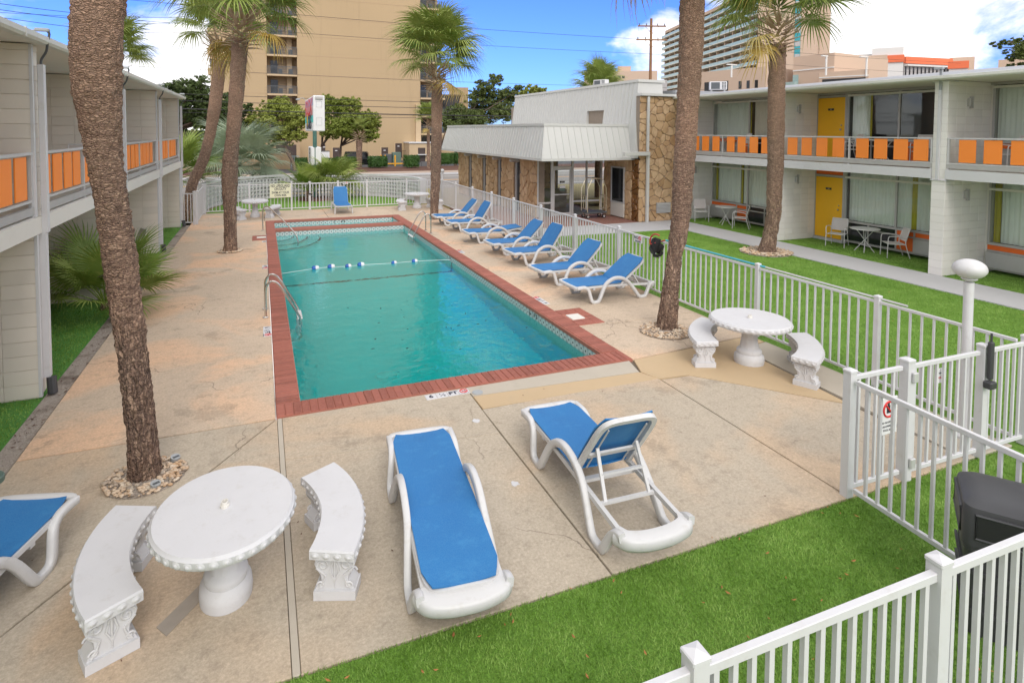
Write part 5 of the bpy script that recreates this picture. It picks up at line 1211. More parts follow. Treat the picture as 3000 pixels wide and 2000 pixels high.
Rrow = [((6.02, 11.3), 1.0, 36, 'nearest blue lounger in the row along the right fence, in front of the palm'), ((5.98, 12.85), 3.0, 44, 'second blue lounger from the right palm in the row along the fence'), ((6.16, 15.0), 3.0, 55, 'third blue lounger from the right palm, backrest raised steeply'), ((6.12, 16.45), 2.0, 44, 'fourth blue lounger from the right palm, backrest raised'),
        ((6.08, 18.5), -1.0, 6, 'blue lounger lying nearly flat in the middle of the right row'), ((6.18, 20.75), 1.0, 56, 'sixth blue lounger from the right palm, steep backrest, by the far ladder'), ((6.1, 22.35), -2.0, 47, 'farthest blue lounger in the row along the right fence')]
for (p, a, ti, l) in Rrow: lounger(p, D(a), D(ti), l, (.97, 1.14, 1))
# lone lounger at the far fence: straight legs, no arms
t = thing('sun_lounger', 'lone blue lounger with straight legs facing the viewer at the far fence', 'sun lounger', (3.27, 26.6, 0), D(90))
for s in (-1, 1):
    MB().bar((.02, s*.33, .33), (1.75, s*.33, .33), .05, .05).build('side_frame', 'white_plastic', t)
    for x in (.12, 1.5): MB().tube([(x, s*.34, .33), (x-.03, s*.37, 0)], [.04, .028], 8).build('leg', 'white_plastic', t)
MB().bar((.0, -.36, .33), (.0, .36, .33), .06, .05).build('foot_bar', 'white_plastic', t); MB().bar((1.75, -.35, .33), (1.75, .35, .33), .05, .05).build('head_bar', 'white_plastic', t)
place('seat_sling', PARTS['seat'], t, (0, 0, .01), scale=(.92, 1, 1)); b = place('backrest_frame', PARTS['bframe'], t, (1.05, 0, .345), rot=(0, -D(62), 0)); place('backrest_sling', PARTS['back'], b)
MB().bar((1.25, -.2, .7), (1.55, -.2, .33), .03).bar((1.25, .2, .7), (1.55, .2, .33), .03).build('support_strut', 'white_plastic', t)

# ================================================================ patio chairs and tables by the right wing
def chair_proto():
    t = thing('patio_chair', 'x', 'chair'); r = .0125
    for s in (-1, 1):
        MB().tube(smoothpath([(.27*s, -.26, 0), (.265*s, -.25, .40), (.27*s, -.24, .58), (.27*s, -.17, .625), (.27*s, .12, .615), (.25*s, .22, .56)], 4), r, 8).build('arm_leg', 'chair_frame', t)
        MB().tube(smoothpath([(.25*s, .34, 0), (.235*s, .22, .42), (.23*s, .27, .65), (.22*s, .33, .85)], 4), r, 8).build('rear_leg', 'chair_frame', t)
    MB().tube([(-.235, -.23, .40), (.235, -.23, .40), (.235, .22, .39), (-.235, .22, .39)], .011, 8, closed=True).tube([(-.22, .33, .85), (.22, .33, .85)], r, 8).build('frame_bar', 'chair_frame', t)
    MB().add([(-.23, -.22, .405), (.23, -.22, .405), (.23, .2, .385), (-.23, .2, .385), (-.23, -.22, .398), (.23, -.22, .398), (.23, .2, .378), (-.23, .2, .378)], [(0, 1, 2, 3), (7, 6, 5, 4), (0, 4, 5, 1), (1, 5, 6, 2), (2, 6, 7, 3), (3, 7, 4, 0)]).build('seat', 'chair_mesh', t, False)
    MB().add([(-.225, .235, .48), (.225, .235, .48), (.218, .33, .845), (-.218, .33, .845), (-.225, .243, .478), (.225, .243, .478), (.218, .338, .843), (-.218, .338, .843)], [(0, 1, 2, 3), (7, 6, 5, 4), (0, 4, 5, 1), (1, 5, 6, 2), (2, 6, 7, 3), (3, 7, 4, 0)]).build('backrest', 'chair_mesh', t, False)
    return as_tree(t)
def ptable_proto():
    t = thing('patio_table', 'x', 'table'); MB().lathe([(.40, .685), (.41, .695), (.405, .71), (.02, .712)], 32).build('table_top', 'chair_frame', t)
    for a in (0, PI/2):
        for s in (-1, 1): MB().tube([(s*.27*math.cos(a)-.03*math.sin(a), s*.27*math.sin(a)+.03*math.cos(a)*s, 0), (-s*.25*math.cos(a), -s*.25*math.sin(a), .685)], .012, 8).build('leg', 'chair_frame', t)
    MB().tube([(-.2, -.2, .18), (.2, .2, .18)], .009, 6).build('stretcher', 'chair_frame', t); return as_tree(t)
CP, PP = chair_proto(), ptable_proto(); fc = [True, True]; CG, PG = 'light mesh patio chairs', 'round folding patio tables'
put(CP, fc, 0, (17.0, 13.7, 0), D(115)-PI, 'mesh armchair in front of the yellow ground floor door', CG)
put(CP, fc, 0, (17.1, 11.9, 0), D(55)-PI, 'mesh armchair in front of the orange panel by the near pillar', CG)
put(PP, fc, 1, (17.0, 12.75, 0), .5, 'round folding table between two mesh armchairs by the yellow door', PG)
put(CP, fc, 0, (16.5, 19.6, 0), D(150)-PI, 'mesh armchair at the far corner beside the stone wall', CG)
put(CP, fc, 0, (16.7, 17.6, 0), D(40)-PI, 'mesh armchair just left of the right lawn palm trunk', CG)
put(PP, fc, 1, (16.8, 18.5, 0), .2, 'round folding table by the window in the far right bay', PG)
for (x, y, a, l) in ((16.9, 13.3, 60, 'mesh armchair on the upper right balcony by the yellow door'), (16.9, 11.0, 110, 'mesh armchair on the upper right balcony next to the pillar'), (16.9, 8.9, 60, 'mesh armchair on the upper balcony at the right picture edge'), (16.9, 17.9, 70, 'mesh armchair on the far upper balcony left of the palm')):
    put(CP, fc, 0, (x, y, 2.71), D(a)-PI, l, CG)
for (x, y, l) in ((16.9, 12.2, 'folding table on the middle upper right balcony'), (16.9, 8.0, 'folding table on the near upper right balcony'), (16.9, 18.9, 'folding table on the far upper right balcony')): put(PP, fc, 1, (x, y, 2.71), .3, l, PG)
for (x, y, a, l) in ((-3.35, 14.3, 0, 'pale mesh armchair on the left balcony behind the near orange panels'), (-3.3, 19.3, 0, 'pale mesh armchair on the left balcony past the leaning trunk')): put(CP, fc, 0, (x, y, 2.43), D(a), l, CG)
put(CP, fc, 0, (-3.3, 19.0, 0), D(-60), 'pale armchair on the left grass behind the palmetto fan leaves', CG)
# ================================================================ palms
def fan_leaf(seed, petiole=.9, R=.95, nseg=46, droop=.5, spread=290, split=.45):
    """costapalmate fan leaf growing along local +x from the origin"""
    r = random.Random(seed); m = MB()
    base = [(petiole*t, 0, .10*petiole*math.sin(PI*t*.5)-.10*petiole*t*t) for t in np.linspace(0, 1, 6)]
    m.tube([Vector(p) for p in base], [.022, .019, .016, .013, .011, .009], 5)
    bx = Vector(base[-1]); costa = R*.38
    for k in range(nseg):
        s = -1+2*k/(nseg-1); ang = math.radians(spread/2)*s*(1-.08*s*s)
        org = bx+Vector((costa*(1-abs(s))**.9, 0, -.08*(1-abs(s))*costa))
        L = R*(.72+.28*math.cos(ang*.55))*r.uniform(.86, 1.06); w = .0235*r.uniform(.8, 1.2)
        d = Vector((math.cos(ang), math.sin(ang), .20*abs(math.sin(ang))-.02)).normalized(); side = Vector((-math.sin(ang), math.cos(ang), 0))
        dr = droop*r.uniform(.7, 1.5); fold = .5*w*(1 if k % 2 else -1)
        prev = None; ts = (0, .3, split+.12, .8, 1.)
        ws = (.4, 1.1, .85, .45, .05)
        for t, ww in zip(ts, ws):
            c = org+d*(L*t)+Vector((0, 0, -dr*L*(t**2.6))); 
            if t > .7: c += d*(-dr*L*.25*(t-.7))
            a, b, mid = c-side*(w*ww), c+side*(w*ww), c+Vector((0, 0, .35*w*ww))
            if prev is not None:
                m.add([prev[0], prev[1], prev[2], a, mid, b], [(0, 1, 4, 3), (1, 2, 5, 4)])
            prev = (a, mid, b)
    return m
FAN = [fan_leaf(i, 1.0, 1.0, 40, .42+.12*(i % 3)).mesh('frond', 'frond', True, 3) for i in range(4)]
FAN_D = [fan_leaf(20+i, .9, .95, 36, .85).mesh('frond', 'frond_dry', True, 3) for i in range(2)]
FAN_K = [fan_leaf(40+i, 1.0, .95, 38, .22, 250).mesh('frond', 'frond_dark', True, 3) for i in range(3)]
FAN_B = [fan_leaf(60+i, 1.0, 1.05, 54, .4, 250).mesh('frond', 'frond_blue', True, 3) for i in range(2)]
def frond_at(parent, me, c, az, el, sc, roll=0.):
    o = place('frond', me, parent, c, scale=(sc, sc, sc)); o.rotation_euler = (roll, -el, az); return o
def trunk_mesh(path, name='trunk', nr=30, step=.03, amp=.022, seed=1):
    """bark with stacked leaf-scar rings and vertical fissures as real relief"""
    P = np.array(path); d = np.r_[0, np.cumsum(np.linalg.norm(np.diff(P[:, :3], axis=0), axis=1))]; n = max(8, int(d[-1]/step)); s = np.linspace(0, d[-1], n)
    Q = np.stack([np.interp(s, d, P[:, k]) for k in range(4)], 1)
    for _ in range(3): Q[1:-1] = (Q[:-2]+2*Q[1:-1]+Q[2:])/4 if n > 20 else Q[1:-1]
    r_ = np.random.default_rng(seed); th = np.linspace(0, 2*PI, nr, endpoint=False)
    ringph = r_.uniform(0, 6, 12); S_, T = np.meshgrid(s, th, indexing='ij')
    wob = sum(.4*np.sin(k*T+ringph[k]+.7*k*S_) for k in (1, 2, 3))
    wig = r_.normal(size=(n, nr))
    for _ in range(14): wig = (wig+np.roll(wig, 1, 1)+np.roll(wig, -1, 1))/2.6
    for _ in range(6): wig = (wig+np.roll(wig, 1, 0)+np.roll(wig, -1, 0))/2.6
    wig /= wig.std()+1e-6
    ring = np.abs(((S_*15+wob*.25+wig*.42) % 1)-.5)*2
    ring *= np.clip(.75+.45*np.roll(wig, 9, 0), .1, 1.4)
    cells = r_.normal(size=(n, nr)); 
    for ax, it in ((0, 2), (1, 1)):
        for _ in range(it): cells = (cells+np.roll(cells, 1, ax)+np.roll(cells, -1, ax))/2.2
    fiss = r_.normal(size=(n, nr))
    for _ in range(8): fiss = (fiss+np.roll(fiss, 1, 0)+np.roll(fiss, -1, 0))/2.35
    low = np.clip(1-S_/1.6, 0, 1)
    rel = amp*((.55*ring-.25)*(1-.7*low)+.30*cells+.35*np.clip(fiss, -1.5, 1.)*(.5+low))
    rel -= rel.mean()+.3*amp*low
    Rr = Q[:, 3][:, None]*(1+.0*T)+rel
    X = Q[:, 0][:, None]+Rr*np.cos(T); Y = Q[:, 1][:, None]+Rr*np.sin(T); Z = Q[:, 2][:, None]+0*T
    vs = np.stack([X, Y, Z], -1).reshape(-1, 3); i, k = np.meshgrid(np.arange(n-1), np.arange(nr), indexing='ij'); k2 = (k+1) % nr
    fs = np.stack([i*nr+k, i*nr+k2, (i+1)*nr+k2, (i+1)*nr+k], -1).reshape(-1, 4)
    m = MB(); m.v = [tuple(v) for v in vs.tolist()]; m.f = [tuple(f) for f in fs.tolist()]; m.mi = [0]*len(m.f); return m
def boots(parent, c, r0, n=46, seed=3, h=.95, up=0.):
    rr = random.Random(seed); m = MB()
    for k in range(n):
        a = 2.39996*k+rr.uniform(-.2, .2); f = k/n; z = -h*.32+h*f; R = r0*(1.0+.1*f)
        b = Vector((R*math.cos(a), R*math.sin(a), z)); o = Vector((math.cos(a), math.sin(a), 0)); t = Vector((-math.sin(a), math.cos(a), 0))*rr.choice((-1, 1))*rr.uniform(.3, 1.1)
        L = rr.uniform(.34, .6)*(.8+.6*f); dirn = (o*(.55+.35*(1-f))+t*.6+Vector((0, 0, .15+.5*f))).normalized()
        pts = [b-o*.05, b+dirn*L*.35+o*.03, b+dirn*L*.7+o*.05+Vector((0, 0, -.02)), b+dirn*L+o*.03+Vector((0, 0, -.08*(1-f)))]
        sec = [(-1., -.18), (-.7, .2), (.0, .28), (.7, .2), (1., -.18), (0, -.3)]
        m.tube(pts, [.055, .045, .034, .012], sec=sec)
    o = m.build('leaf_bases', 'boot', parent, True, 1.); o.location = c; return o
def palm(label, path, crown=None, nf=34, sc=1., seed=1, fans=FAN, dry=2, step=.03, nr=30, amp=.022, name='palm_tree', boot=64, elmin=-.12, lift=.85):
    bx, by, bz = path[0][:3]; t = thing(name, label, 'palm tree', (bx, by, 0)); rel = [(x-bx, y-by, z, r) for x, y, z, r in path]
    trunk_mesh(rel, 'trunk', nr, step, amp, seed).build('trunk', 'bark', t, True, 3)
    r = random.Random(seed); c = Vector(rel[-1][:3])+Vector((0, 0, .12)); 
    if boot: boots(t, c+Vector((0, 0, -.1)), rel[-1][3]*.95, boot, seed)
    for k in range(nf):
        f = (k+.5)/nf; az = 2.39996*k+r.uniform(-.25, .25); el = elmin+(1.35-elmin)*(f**.8)+r.uniform(-.12, .12)
        me = r.choice(fans)
        frond_at(t, me, c+Vector((.1*math.cos(az), .1*math.sin(az), lift+.45*f)), az, el, sc*r.uniform(.85, 1.08), r.uniform(-.35, .35))
    for k in range(dry): 
        az = r.uniform(0, 2*PI); frond_at(t, r.choice(FAN_D), c+Vector((.12*math.cos(az), .12*math.sin(az), .1)), az, -.3+r.uniform(-.2, .2), sc*.85, r.uniform(-.4, .4))
    return t
palm('thick foreground palm trunk rising out of the frame at the left, in a pebble ring', [(-1.15, 7.1, -.03, 0.163), (-1.155, 7.1, .12, 0.145), (-1.18, 7.1, .57, 0.132), (-1.22, 7.09, 1.13, 0.129), (-1.27, 7.08, 1.68, 0.138), (-1.32, 7.07, 2.28, 0.147), (-1.37, 7.06, 2.79, 0.145), (-1.42, 7.05, 3.25, 0.146), (-1.45, 7.05, 3.58, 0.169), (-1.47, 7.04, 3.97, 0.208), (-1.47, 7.04, 4.41, 0.218), (-1.44, 7.05, 4.86, 0.222), (-1.4, 7.06, 6.2, 0.202), (-1.38, 7.06, 7.6, 0.185)], None, 30, 1., 11, step=.016, nr=72, amp=.02)
palm('tall palm beside the left pool edge, in front of the hotel, with shaggy leaf bases', [(-.86, 19.47, -.03, .22), (-.86, 19.47, .12, .19), (-.86, 19.47, .6, .168), (-.86, 19.47, 1.2, .172), (-.86, 19.47, 1.75, .205), (-.855, 19.47, 2.2, .222), (-.83, 19.47, 2.7, .21), (-.75, 19.47, 3.38, .192), (-.65, 19.48, 4.5, .2), (-.56, 19.48, 5.61, .216), (-.52, 19.48, 6.25, .225)], None, 48, .95, 22, step=.03, nr=36, dry=3)
palm('leaning palm behind the left gate bending right towards the taller palm', [(-2.95, 27.38, -.1, .17), (-2.85, 27.38, .04, .16), (-2.56, 27.41, 1.44, .21), (-2.16, 27.44, 2.36, .217), (-1.89, 27.46, 3.41, .2), (-1.71, 27.48, 4.53, .24), (-1.52, 27.49, 6.09, .245), (-1.46, 27.49, 6.6, .245)], None, 34, .95, 33, step=.05, nr=28, dry=3)
palm('palm with a full round crown at the far right corner of the pool', [(6.49, 23.83, -.03, .19), (6.5, 23.83, .1, .158), (6.52, 23.83, .7, .165), (6.55, 23.82, 1.49, .2), (6.59, 23.81, 3.35, .213), (6.61, 23.8, 5.07, .22), (6.61, 23.8, 5.5, .21)], None, 52, .95, 44, step=.04, nr=28, elmin=-.2)
palm('palm trunk in a pebble ring beside the nearest lounger of the right row', [(6.85, 9.01, -.03, .215), (6.855, 9.0, .1, .185), (6.89, 8.97, .67, .152), (6.95, 8.93, 1.4, .131), (6.99, 8.9, 1.69, .150), (7.03, 8.87, 2.12, .166), (7.04, 8.86, 2.6, .178), (7.09, 8.82, 4.18, .195), (7.12, 8.8, 5.22, .21), (7.12, 8.79, 6.75, .22)], None, 38, 1.0, 58, step=.022, nr=56, dry=4, amp=.02, elmin=-.3)
palm('palm with woven leaf bases standing in the right lawn by the motel walkway', [(14.0, 13.66, -.05, .31), (14.0, 13.65, .06, .26), (14.05, 13.6, .52, .207), (14.12, 13.54, 1.21, .205), (14.12, 13.53, 2.81, .232), (14.11, 13.54, 4.16, .24), (14.1, 13.55, 5.55, .238), (14.1, 13.55, 6.2, .245)], None, 48, 1.0, 63, step=.035, nr=36, dry=2)
def hz_pt(D, x, y):
    d = CF+CR*((x-1500)/F_PX)-CU*((y-CY)/F_PX); k = D/math.hypot(d.x, d.y); return Vector((d.x*k, d.y*k, CAM_H+d.z*k))
def up_r(D, n_px): return n_px/F_PX*D
# palms farther off
p = hz_pt(31, 330, 215); palm('palm crown showing above the left wing roof', [(p.x, p.y, -.3, .2), (p.x, p.y, p.z-.25, .2)], None, 34, .85, 71, step=.2, nr=14, dry=1, boot=20)
p = hz_pt(34, 1755, 315); palm('palm crown showing over the lobby roof ridge', [(p.x, p.y, -.3, .2), (p.x, p.y, p.z-.2, .2)], None, 34, .8, 72, step=.2, nr=14, dry=1, boot=20)
p = hz_pt(58, 1255, 378); palm('slim distant palm beside the hotel shed, partly behind a nearer trunk', [(p.x, p.y, -.1, .16), (p.x, p.y, p.z, .15)], None, 30, .72, 73, step=.2, nr=12, dry=1, boot=16)
p = hz_pt(59.4, 1058, 420); palm('stubby palm trunk with criss-cross boots in front of the parked car', [(8.75, 59.33, -.1, .26), (8.75, 59.33, 2.7, .30)], None, 12, .55, 74, step=.1, nr=14, dry=0, boot=40)
# low fan palms
def fan_bush(label, loc, n, sc, fans, elr=(.35, 1.25), seed=1, cat='palmetto', trunk=0.):
    t = thing('fan_palm', label, cat, (loc[0], loc[1], 0)); r = random.Random(seed)
    MB().tube([(0, 0, -.1), (0, 0, .12+trunk)], [.13, .1], 10).build('trunk', 'bark', t)
    for k in range(n):
        f = (k+.5)/n; az = 2.39996*k+r.uniform(-.2, .2); el = elr[1]+(elr[0]-elr[1])*f
        frond_at(t, r.choice(fans), Vector((.05*math.cos(az), .05*math.sin(az), .08+trunk)), az, el, sc*r.uniform(.85, 1.1), r.uniform(-.4, .4))
    return t
fan_bush('palmetto spreading its fan leaves from the left wall behind the big trunk', (-2.9, 14.2), 20, .78, FAN_K, (.1, 1.25), 5)
fan_bush('palmetto clump around the sign post', (2.2, 32.9), 16, .8, FAN_K, (.2, 1.3), 6, trunk=.35)
fan_bush('bushy fan palm right of the sign post', (3.5, 33.1), 24, .85, FAN, (-.2, 1.3), 7, trunk=.75)
fan_bush('green fan palm at the corner of the left wing end', (-3.6, 30.5), 26, 1.15, FAN_K, (-.1, 1.35), 8, trunk=1.3)
fan_bush('blue-grey fan palm behind the two tall trunks', (-1.2, 37.0), 30, 1.35, FAN_B, (-.35, 1.35), 9, trunk=1.5)
tag(MB().lathe([(1.0, -.02), (.95, .06), (.2, .09)], 18, (2.7, 33.0, 0)).build('planting_bed', 'mulch'), None, None, None, 'structure')

# pebble rings
def pebbles(label, c, r0, r1, n, s, seed):
    r = random.Random(seed); m = MB()
    MB_ = MB().lathe([(r1, -.01), (r1, .010), (r0*.6, .02)], 24)
    for _ in range(n):
        a = r.uniform(0, 2*PI); q = math.sqrt(r.uniform(r0*r0, r1*r1)); k = s*r.uniform(.6, 1.5)
        m.ball((q*math.cos(a), q*math.sin(a), .012+k*.4+r.uniform(0, .015)), k, 6, 4, 0, (r.uniform(.8, 1.5), r.uniform(.7, 1.1), r.uniform(.5, .8)))
    o = m.build('pebbles', 'pebble', None, True, 3); o.location = (*c, 0); tag(o, label, 'pebbles', None, 'stuff')
    b = MB_.build('pebble_bed', 'gravel'); b.location = (*c, 0); b['kind'] = 'structure'
pebbles('ring of tan pebbles round the foreground palm trunk', (-1.14, 7.06), .15, .37, 520, .016, 1)
pebbles('ring of tan pebbles round the palm by the right bench', (6.72, 8.86), .12, .46, 620, .017, 2)
pebbles('ring of pale pebbles round the lawn palm', (14.05, 13.75), .25, .74, 380, .035, 3)
pebbles('small ring of pebbles round the second left palm', (-.88, 19.55), .17, .33, 150, .03, 4)
def uplight(loc, label, mat='grey_box'):
    t = thing('ground_spotlight', label, 'spotlight', (*loc, .02), .6); MB().tube([(0, 0, .0), (.0, -.012, .05)], [.042, .048], 16).build('case', mat, t)
    for k in range(5): MB().bar((-.032, -.034+k*.013, .0515), (.032, -.034+k*.013, .0515), .005, .004).build('grille_bar', 'dark_metal', t)
uplight((-1.02, 6.80), 'round grilled ground light in front of the foreground palm base'); uplight((-.90, 7.28), 'round grilled ground light behind the foreground palm base'); uplight((13.75, 14.0), 'ground light in the pebbles of the lawn palm', 'brass')
lid = tag(MB().lathe([(.15, -.02), (.15, .05), (.14, .06), (.02, .06)], 24).build('valve_lid', 'trans_green'), 'round green valve box lid at the left picture edge', 'valve lid'); lid.location = (-2.62, 7.55, 0)

# ================================================================ broadleaf trees
def leaf_cloud(blobs, n, size, seed, flat=.5):
    r = np.random.default_rng(seed); vs = []; w = np.array([b[3]**2*1. for b in blobs]); w /= w.sum(); cnt = r.multinomial(n, w)
    for (bx, by, bz, br), k in zip(blobs, cnt):
        # clumps inside each blob give light and dark groups with gaps
        nc = max(6, int(k/26)); u = r.normal(size=(nc, 3)); u /= np.linalg.norm(u, axis=1, keepdims=True); cc = u*(br*r.uniform(.35, 1.12, (nc, 1)))*np.array((1, 1, .75)); cr = br*r.uniform(.11, .30, nc)
        idx = r.integers(0, nc, k); g = r.normal(size=(k, 3)); g /= np.linalg.norm(g, axis=1, keepdims=True); p = cc[idx]+g*(cr[idx]*r.uniform(.3, 1., k)**.5)[:, None]*np.array((1, 1, .7))+np.array((bx, by, bz))
        a = r.uniform(0, 2*PI, k); ti = r.uniform(-.9, .9, k); s = size*r.uniform(.6, 1.3, k)
        d1 = np.stack([np.cos(a)*np.cos(ti), np.sin(a)*np.cos(ti), np.sin(ti)], 1); d2 = np.cross(d1, r.normal(size=(k, 3))); d2 /= np.linalg.norm(d2, axis=1, keepdims=True)
        q = np.stack([p-d1*s[:, None], p+d2*(s*.45)[:, None], p+d1*s[:, None], p-d2*(s*.45)[:, None]], 1); vs.append(q.reshape(-1, 3))
    V = np.concatenate(vs); N = len(V)//4
    me = bpy.data.meshes.new('crown'); me.vertices.add(len(V)); me.vertices.foreach_set('co', V.ravel()); me.loops.add(N*4); me.loops.foreach_set('vertex_index', np.arange(N*4)); me.polygons.add(N); me.polygons.foreach_set('loop_start', np.arange(N)*4); me.update(); me.validate(); return me
def tree(label, base, h, blobs, n, size, mat, seed, trunk_r=.16, lean=(0, 0), cat='tree', name='oak_tree'):
    t = thing(name, label, cat, base); r = random.Random(seed); m = MB(); fork = Vector((lean[0], lean[1], h*.42))
    m.tube(smoothpath([(0, 0, -.6), (lean[0]*.2, lean[1]*.2, h*.12), (lean[0]*.75, lean[1]*.6, h*.3), fork], 3), list(np.linspace(trunk_r, trunk_r*.65, 10)), 8)
    for (x, y, z, br) in blobs:
        e = Vector((x, y, z)); mid = fork.lerp(e, .5)+Vector((r.uniform(-.3, .3), r.uniform(-.3, .3), r.uniform(-.1, .3)))
        m.tube([fork, mid, e], [trunk_r*.5, trunk_r*.32, trunk_r*.1], 6)
        for _ in range(3): q = e+Vector((r.uniform(-1, 1), r.uniform(-1, 1), r.uniform(-.5, .8)))*br*.7; m.tube([mid.lerp(e, .6), q], [trunk_r*.18, trunk_r*.05], 5)
    m.build('trunk', 'oak_bark', t, True, 2)
    me = leaf_cloud(blobs, n, size, seed); me.materials.append(M[mat]); place('crown', me, t); return t
def pxblobs(D, items, base, jit=1.2, seed=0):
    """crown lobes given by where they stand in the view at distance D: (x px, y px, radius px)"""
    r = random.Random(seed); out = []
    for (x, y, pr) in items:
        Dd = D+r.uniform(-jit, jit); q = hz_pt(Dd, x, y); dep = (q-Vector((0, 0, CAM_H))).dot(CF); out.append((q.x-base[0], q.y-base[1], q.z-base[2], pr/F_PX*dep))
    return out
b = (2.9, 58.1, -.1); tree('bright green oak left of the roadside sign', b, 5.5, pxblobs(58.5, [(760, 350, 42), (800, 320, 40), (840, 330, 42), (880, 350, 38), (770, 395, 38), (830, 390, 44), (735, 360, 22), (820, 300, 26), (878, 395, 22)], b, 1.3, 1), 17000, .125, 'oak_leaf', 1, .17, (-.9, .2))
b = (4.6, 61.5, -.3); tree('bright green oak directly behind the roadside sign', b, 5.5, pxblobs(61.5, [(985, 320, 40), (960, 300, 28), (1000, 370, 40), (970, 380, 35), (945, 345, 25), (1010, 300, 18)], b, 1.2, 2), 13000, .125, 'oak_leaf', 2, .16, (.9, 0))
b = (7.2, 62.2, -.3); tree('bright green oak right of the sign, over the parked car', b, 5.5, pxblobs(62, [(1035, 305, 26), (1050, 345, 40), (1085, 350, 30), (1065, 390, 38), (1030, 385, 32), (1090, 400, 20), (1020, 340, 28), (1095, 370, 18)], b, 1.2, 3), 15000, .125, 'oak_leaf', 3, .16, (.2, .2))
b = (-7.5, 57.0, -.1); tree('large dark oak rising behind the end of the left wing', b, 8, pxblobs(57, [(520, 270, 45), (575, 255, 42), (560, 310, 55), (620, 300, 45), (650, 330, 45), (600, 350, 50), (540, 350, 50), (690, 345, 35), (670, 290, 28), (505, 320, 40), (720, 320, 22), (700, 380, 26), (700, 420, 38), (640, 415, 45), (580, 420, 50), (520, 420, 45), (745, 400, 26)], b, 2, 4), 34000, .14, 'oak_leaf_dark', 4, .25, (.3, 0))
b = (20.5, 66, -.4); tree('tall loose oak behind the lobby roof', b, 9, pxblobs(68, [(1420, 255, 30), (1450, 235, 25), (1400, 290, 35), (1450, 290, 38), (1490, 280, 35), (1430, 330, 40), (1480, 330, 38), (1520, 265, 22), (1395, 320, 26), (1400, 345, 30)], b, 2, 5), 20000, .14, 'oak_leaf_mid', 5, .2, (.1, 0))
b = (17.5, 62, -.2); tree('rounded dark tree behind the lobby canopy, left of the tall oak', b, 5, pxblobs(64, [(1340, 330, 30), (1310, 350, 26), (1370, 345, 34), (1400, 360, 30), (1330, 370, 26)], b, 1.5, 6), 12000, .13, 'oak_leaf_mid', 6, .16, (.1, 0))
b = (27, 60, -.2); tree('small green tree top right of the tall oak over the roof', b, 8.5, pxblobs(66, [(1560, 262, 20), (1590, 268, 16), (1540, 285, 22)], b, 1., 7), 2500, .18, 'oak_leaf', 7, .14, (.1, 0))
b = (40.0, 18.0, -.2); tree('pine branches entering at the upper right picture edge', b, 20, pxblobs(40.5, [(2985, 125, 17), (2962, 120, 13), (2938, 124, 13), (2912, 130, 11), (2990, 160, 22), (2965, 170, 14), (2945, 152, 9), (3030, 140, 42), (2990, 195, 16), (3050, 200, 42), (2960, 195, 10), (2925, 140, 9)], b, 1., 8), 7000, .085, 'oak_leaf_mid', 8, .07, (.2, 0), 'tree', 'pine_tree')
b = (-16, 60, -.2); tree('dark oak half hidden behind the left wing roof', b, 8, [(0, 0, 5.5, 2.4), (1.8, 0, 4.6, 2.), (-1.8, .5, 4.8, 2.)], 6000, .2, 'oak_leaf_dark', 9, .25)
# clipped hedges along the kerb
def hedge(label, x0, x1, y, h, seed, d=1.1, z=0.):
    t = thing('hedge', label, 'hedge', ((x0+x1)/2, y, z)); n = int(2600*(x1-x0)/2.2); r = np.random.default_rng(seed)
    p = r.uniform(-1, 1, (n, 3)); q = np.abs(p).max(1, keepdims=True); p = p/q*r.uniform(.8, 1.03, (n, 1)); p = np.sign(p)*np.abs(p)**1.15; p = p*np.array(((x1-x0)/2, d/2, h/2*.86))+np.array((0, 0, h*.56))
    d1 = r.normal(size=(n, 3)); d1 /= np.linalg.norm(d1, axis=1, keepdims=True); d2 = np.cross(d1, r.normal(size=(n, 3))); d2 /= np.linalg.norm(d2, axis=1, keepdims=True); s = r.uniform(.04, .085, (n, 1))
    V = np.stack([p-d1*s, p+d2*s*.6, p+d1*s, p-d2*s*.6], 1).reshape(-1, 3); N = n
    me = bpy.data.meshes.new('foliage'); me.vertices.add(len(V)); me.vertices.foreach_set('co', V.ravel()); me.loops.add(N*4); me.loops.foreach_set('vertex_index', np.arange(N*4)); me.polygons.add(N); me.polygons.foreach_set('loop_start', np.arange(N)*4); me.update(); me.validate(); me.materials.append(M['hedge_leaf'])
    place('foliage', me, t); m = MB(); rr = random.Random(seed)
    for k in range(5): x = (x1-x0)*(-.35+.175*k); m.tube([(x*.7, 0, -.05), (x, rr.uniform(-.1, .1), h*.5)], [.03, .015], 5)
    m.build('stems', 'oak_bark', t); m2 = MB().cbox((0, 0, h*.56), ((x1-x0)*.8, d*.76, h*.68), .1).build('inner_growth', 'hedge_leaf', t); return t
HG = 'clipped hedges along the far kerb'
for i, (x0, x1, y, h, l) in enumerate(((2.9, 3.95, 58.6, 1.05, 'small round hedge under the bright oak left of the sign'), (5.5, 6.6, 59.6, .95, 'low hedge just right of the sign panel'), (6.5, 8.25, 58.2, 1.1, 'clipped hedge left of the stubby palm'), (9.4, 11.15, 58.0, 1.15, 'clipped hedge right of the parked car'), (12.6, 14.0, 57.0, 1.25, 'clipped hedge in front of the green transformer'), (16.2, 18.4, 60.5, 1.3, 'wide hedge left of the lobby canopy'), (18.6, 20.6, 60.8, 1.3, 'hedge disappearing behind the stone piers'))):
    tag(hedge(l, x0, x1, y, h, 100+i), None, None, HG)

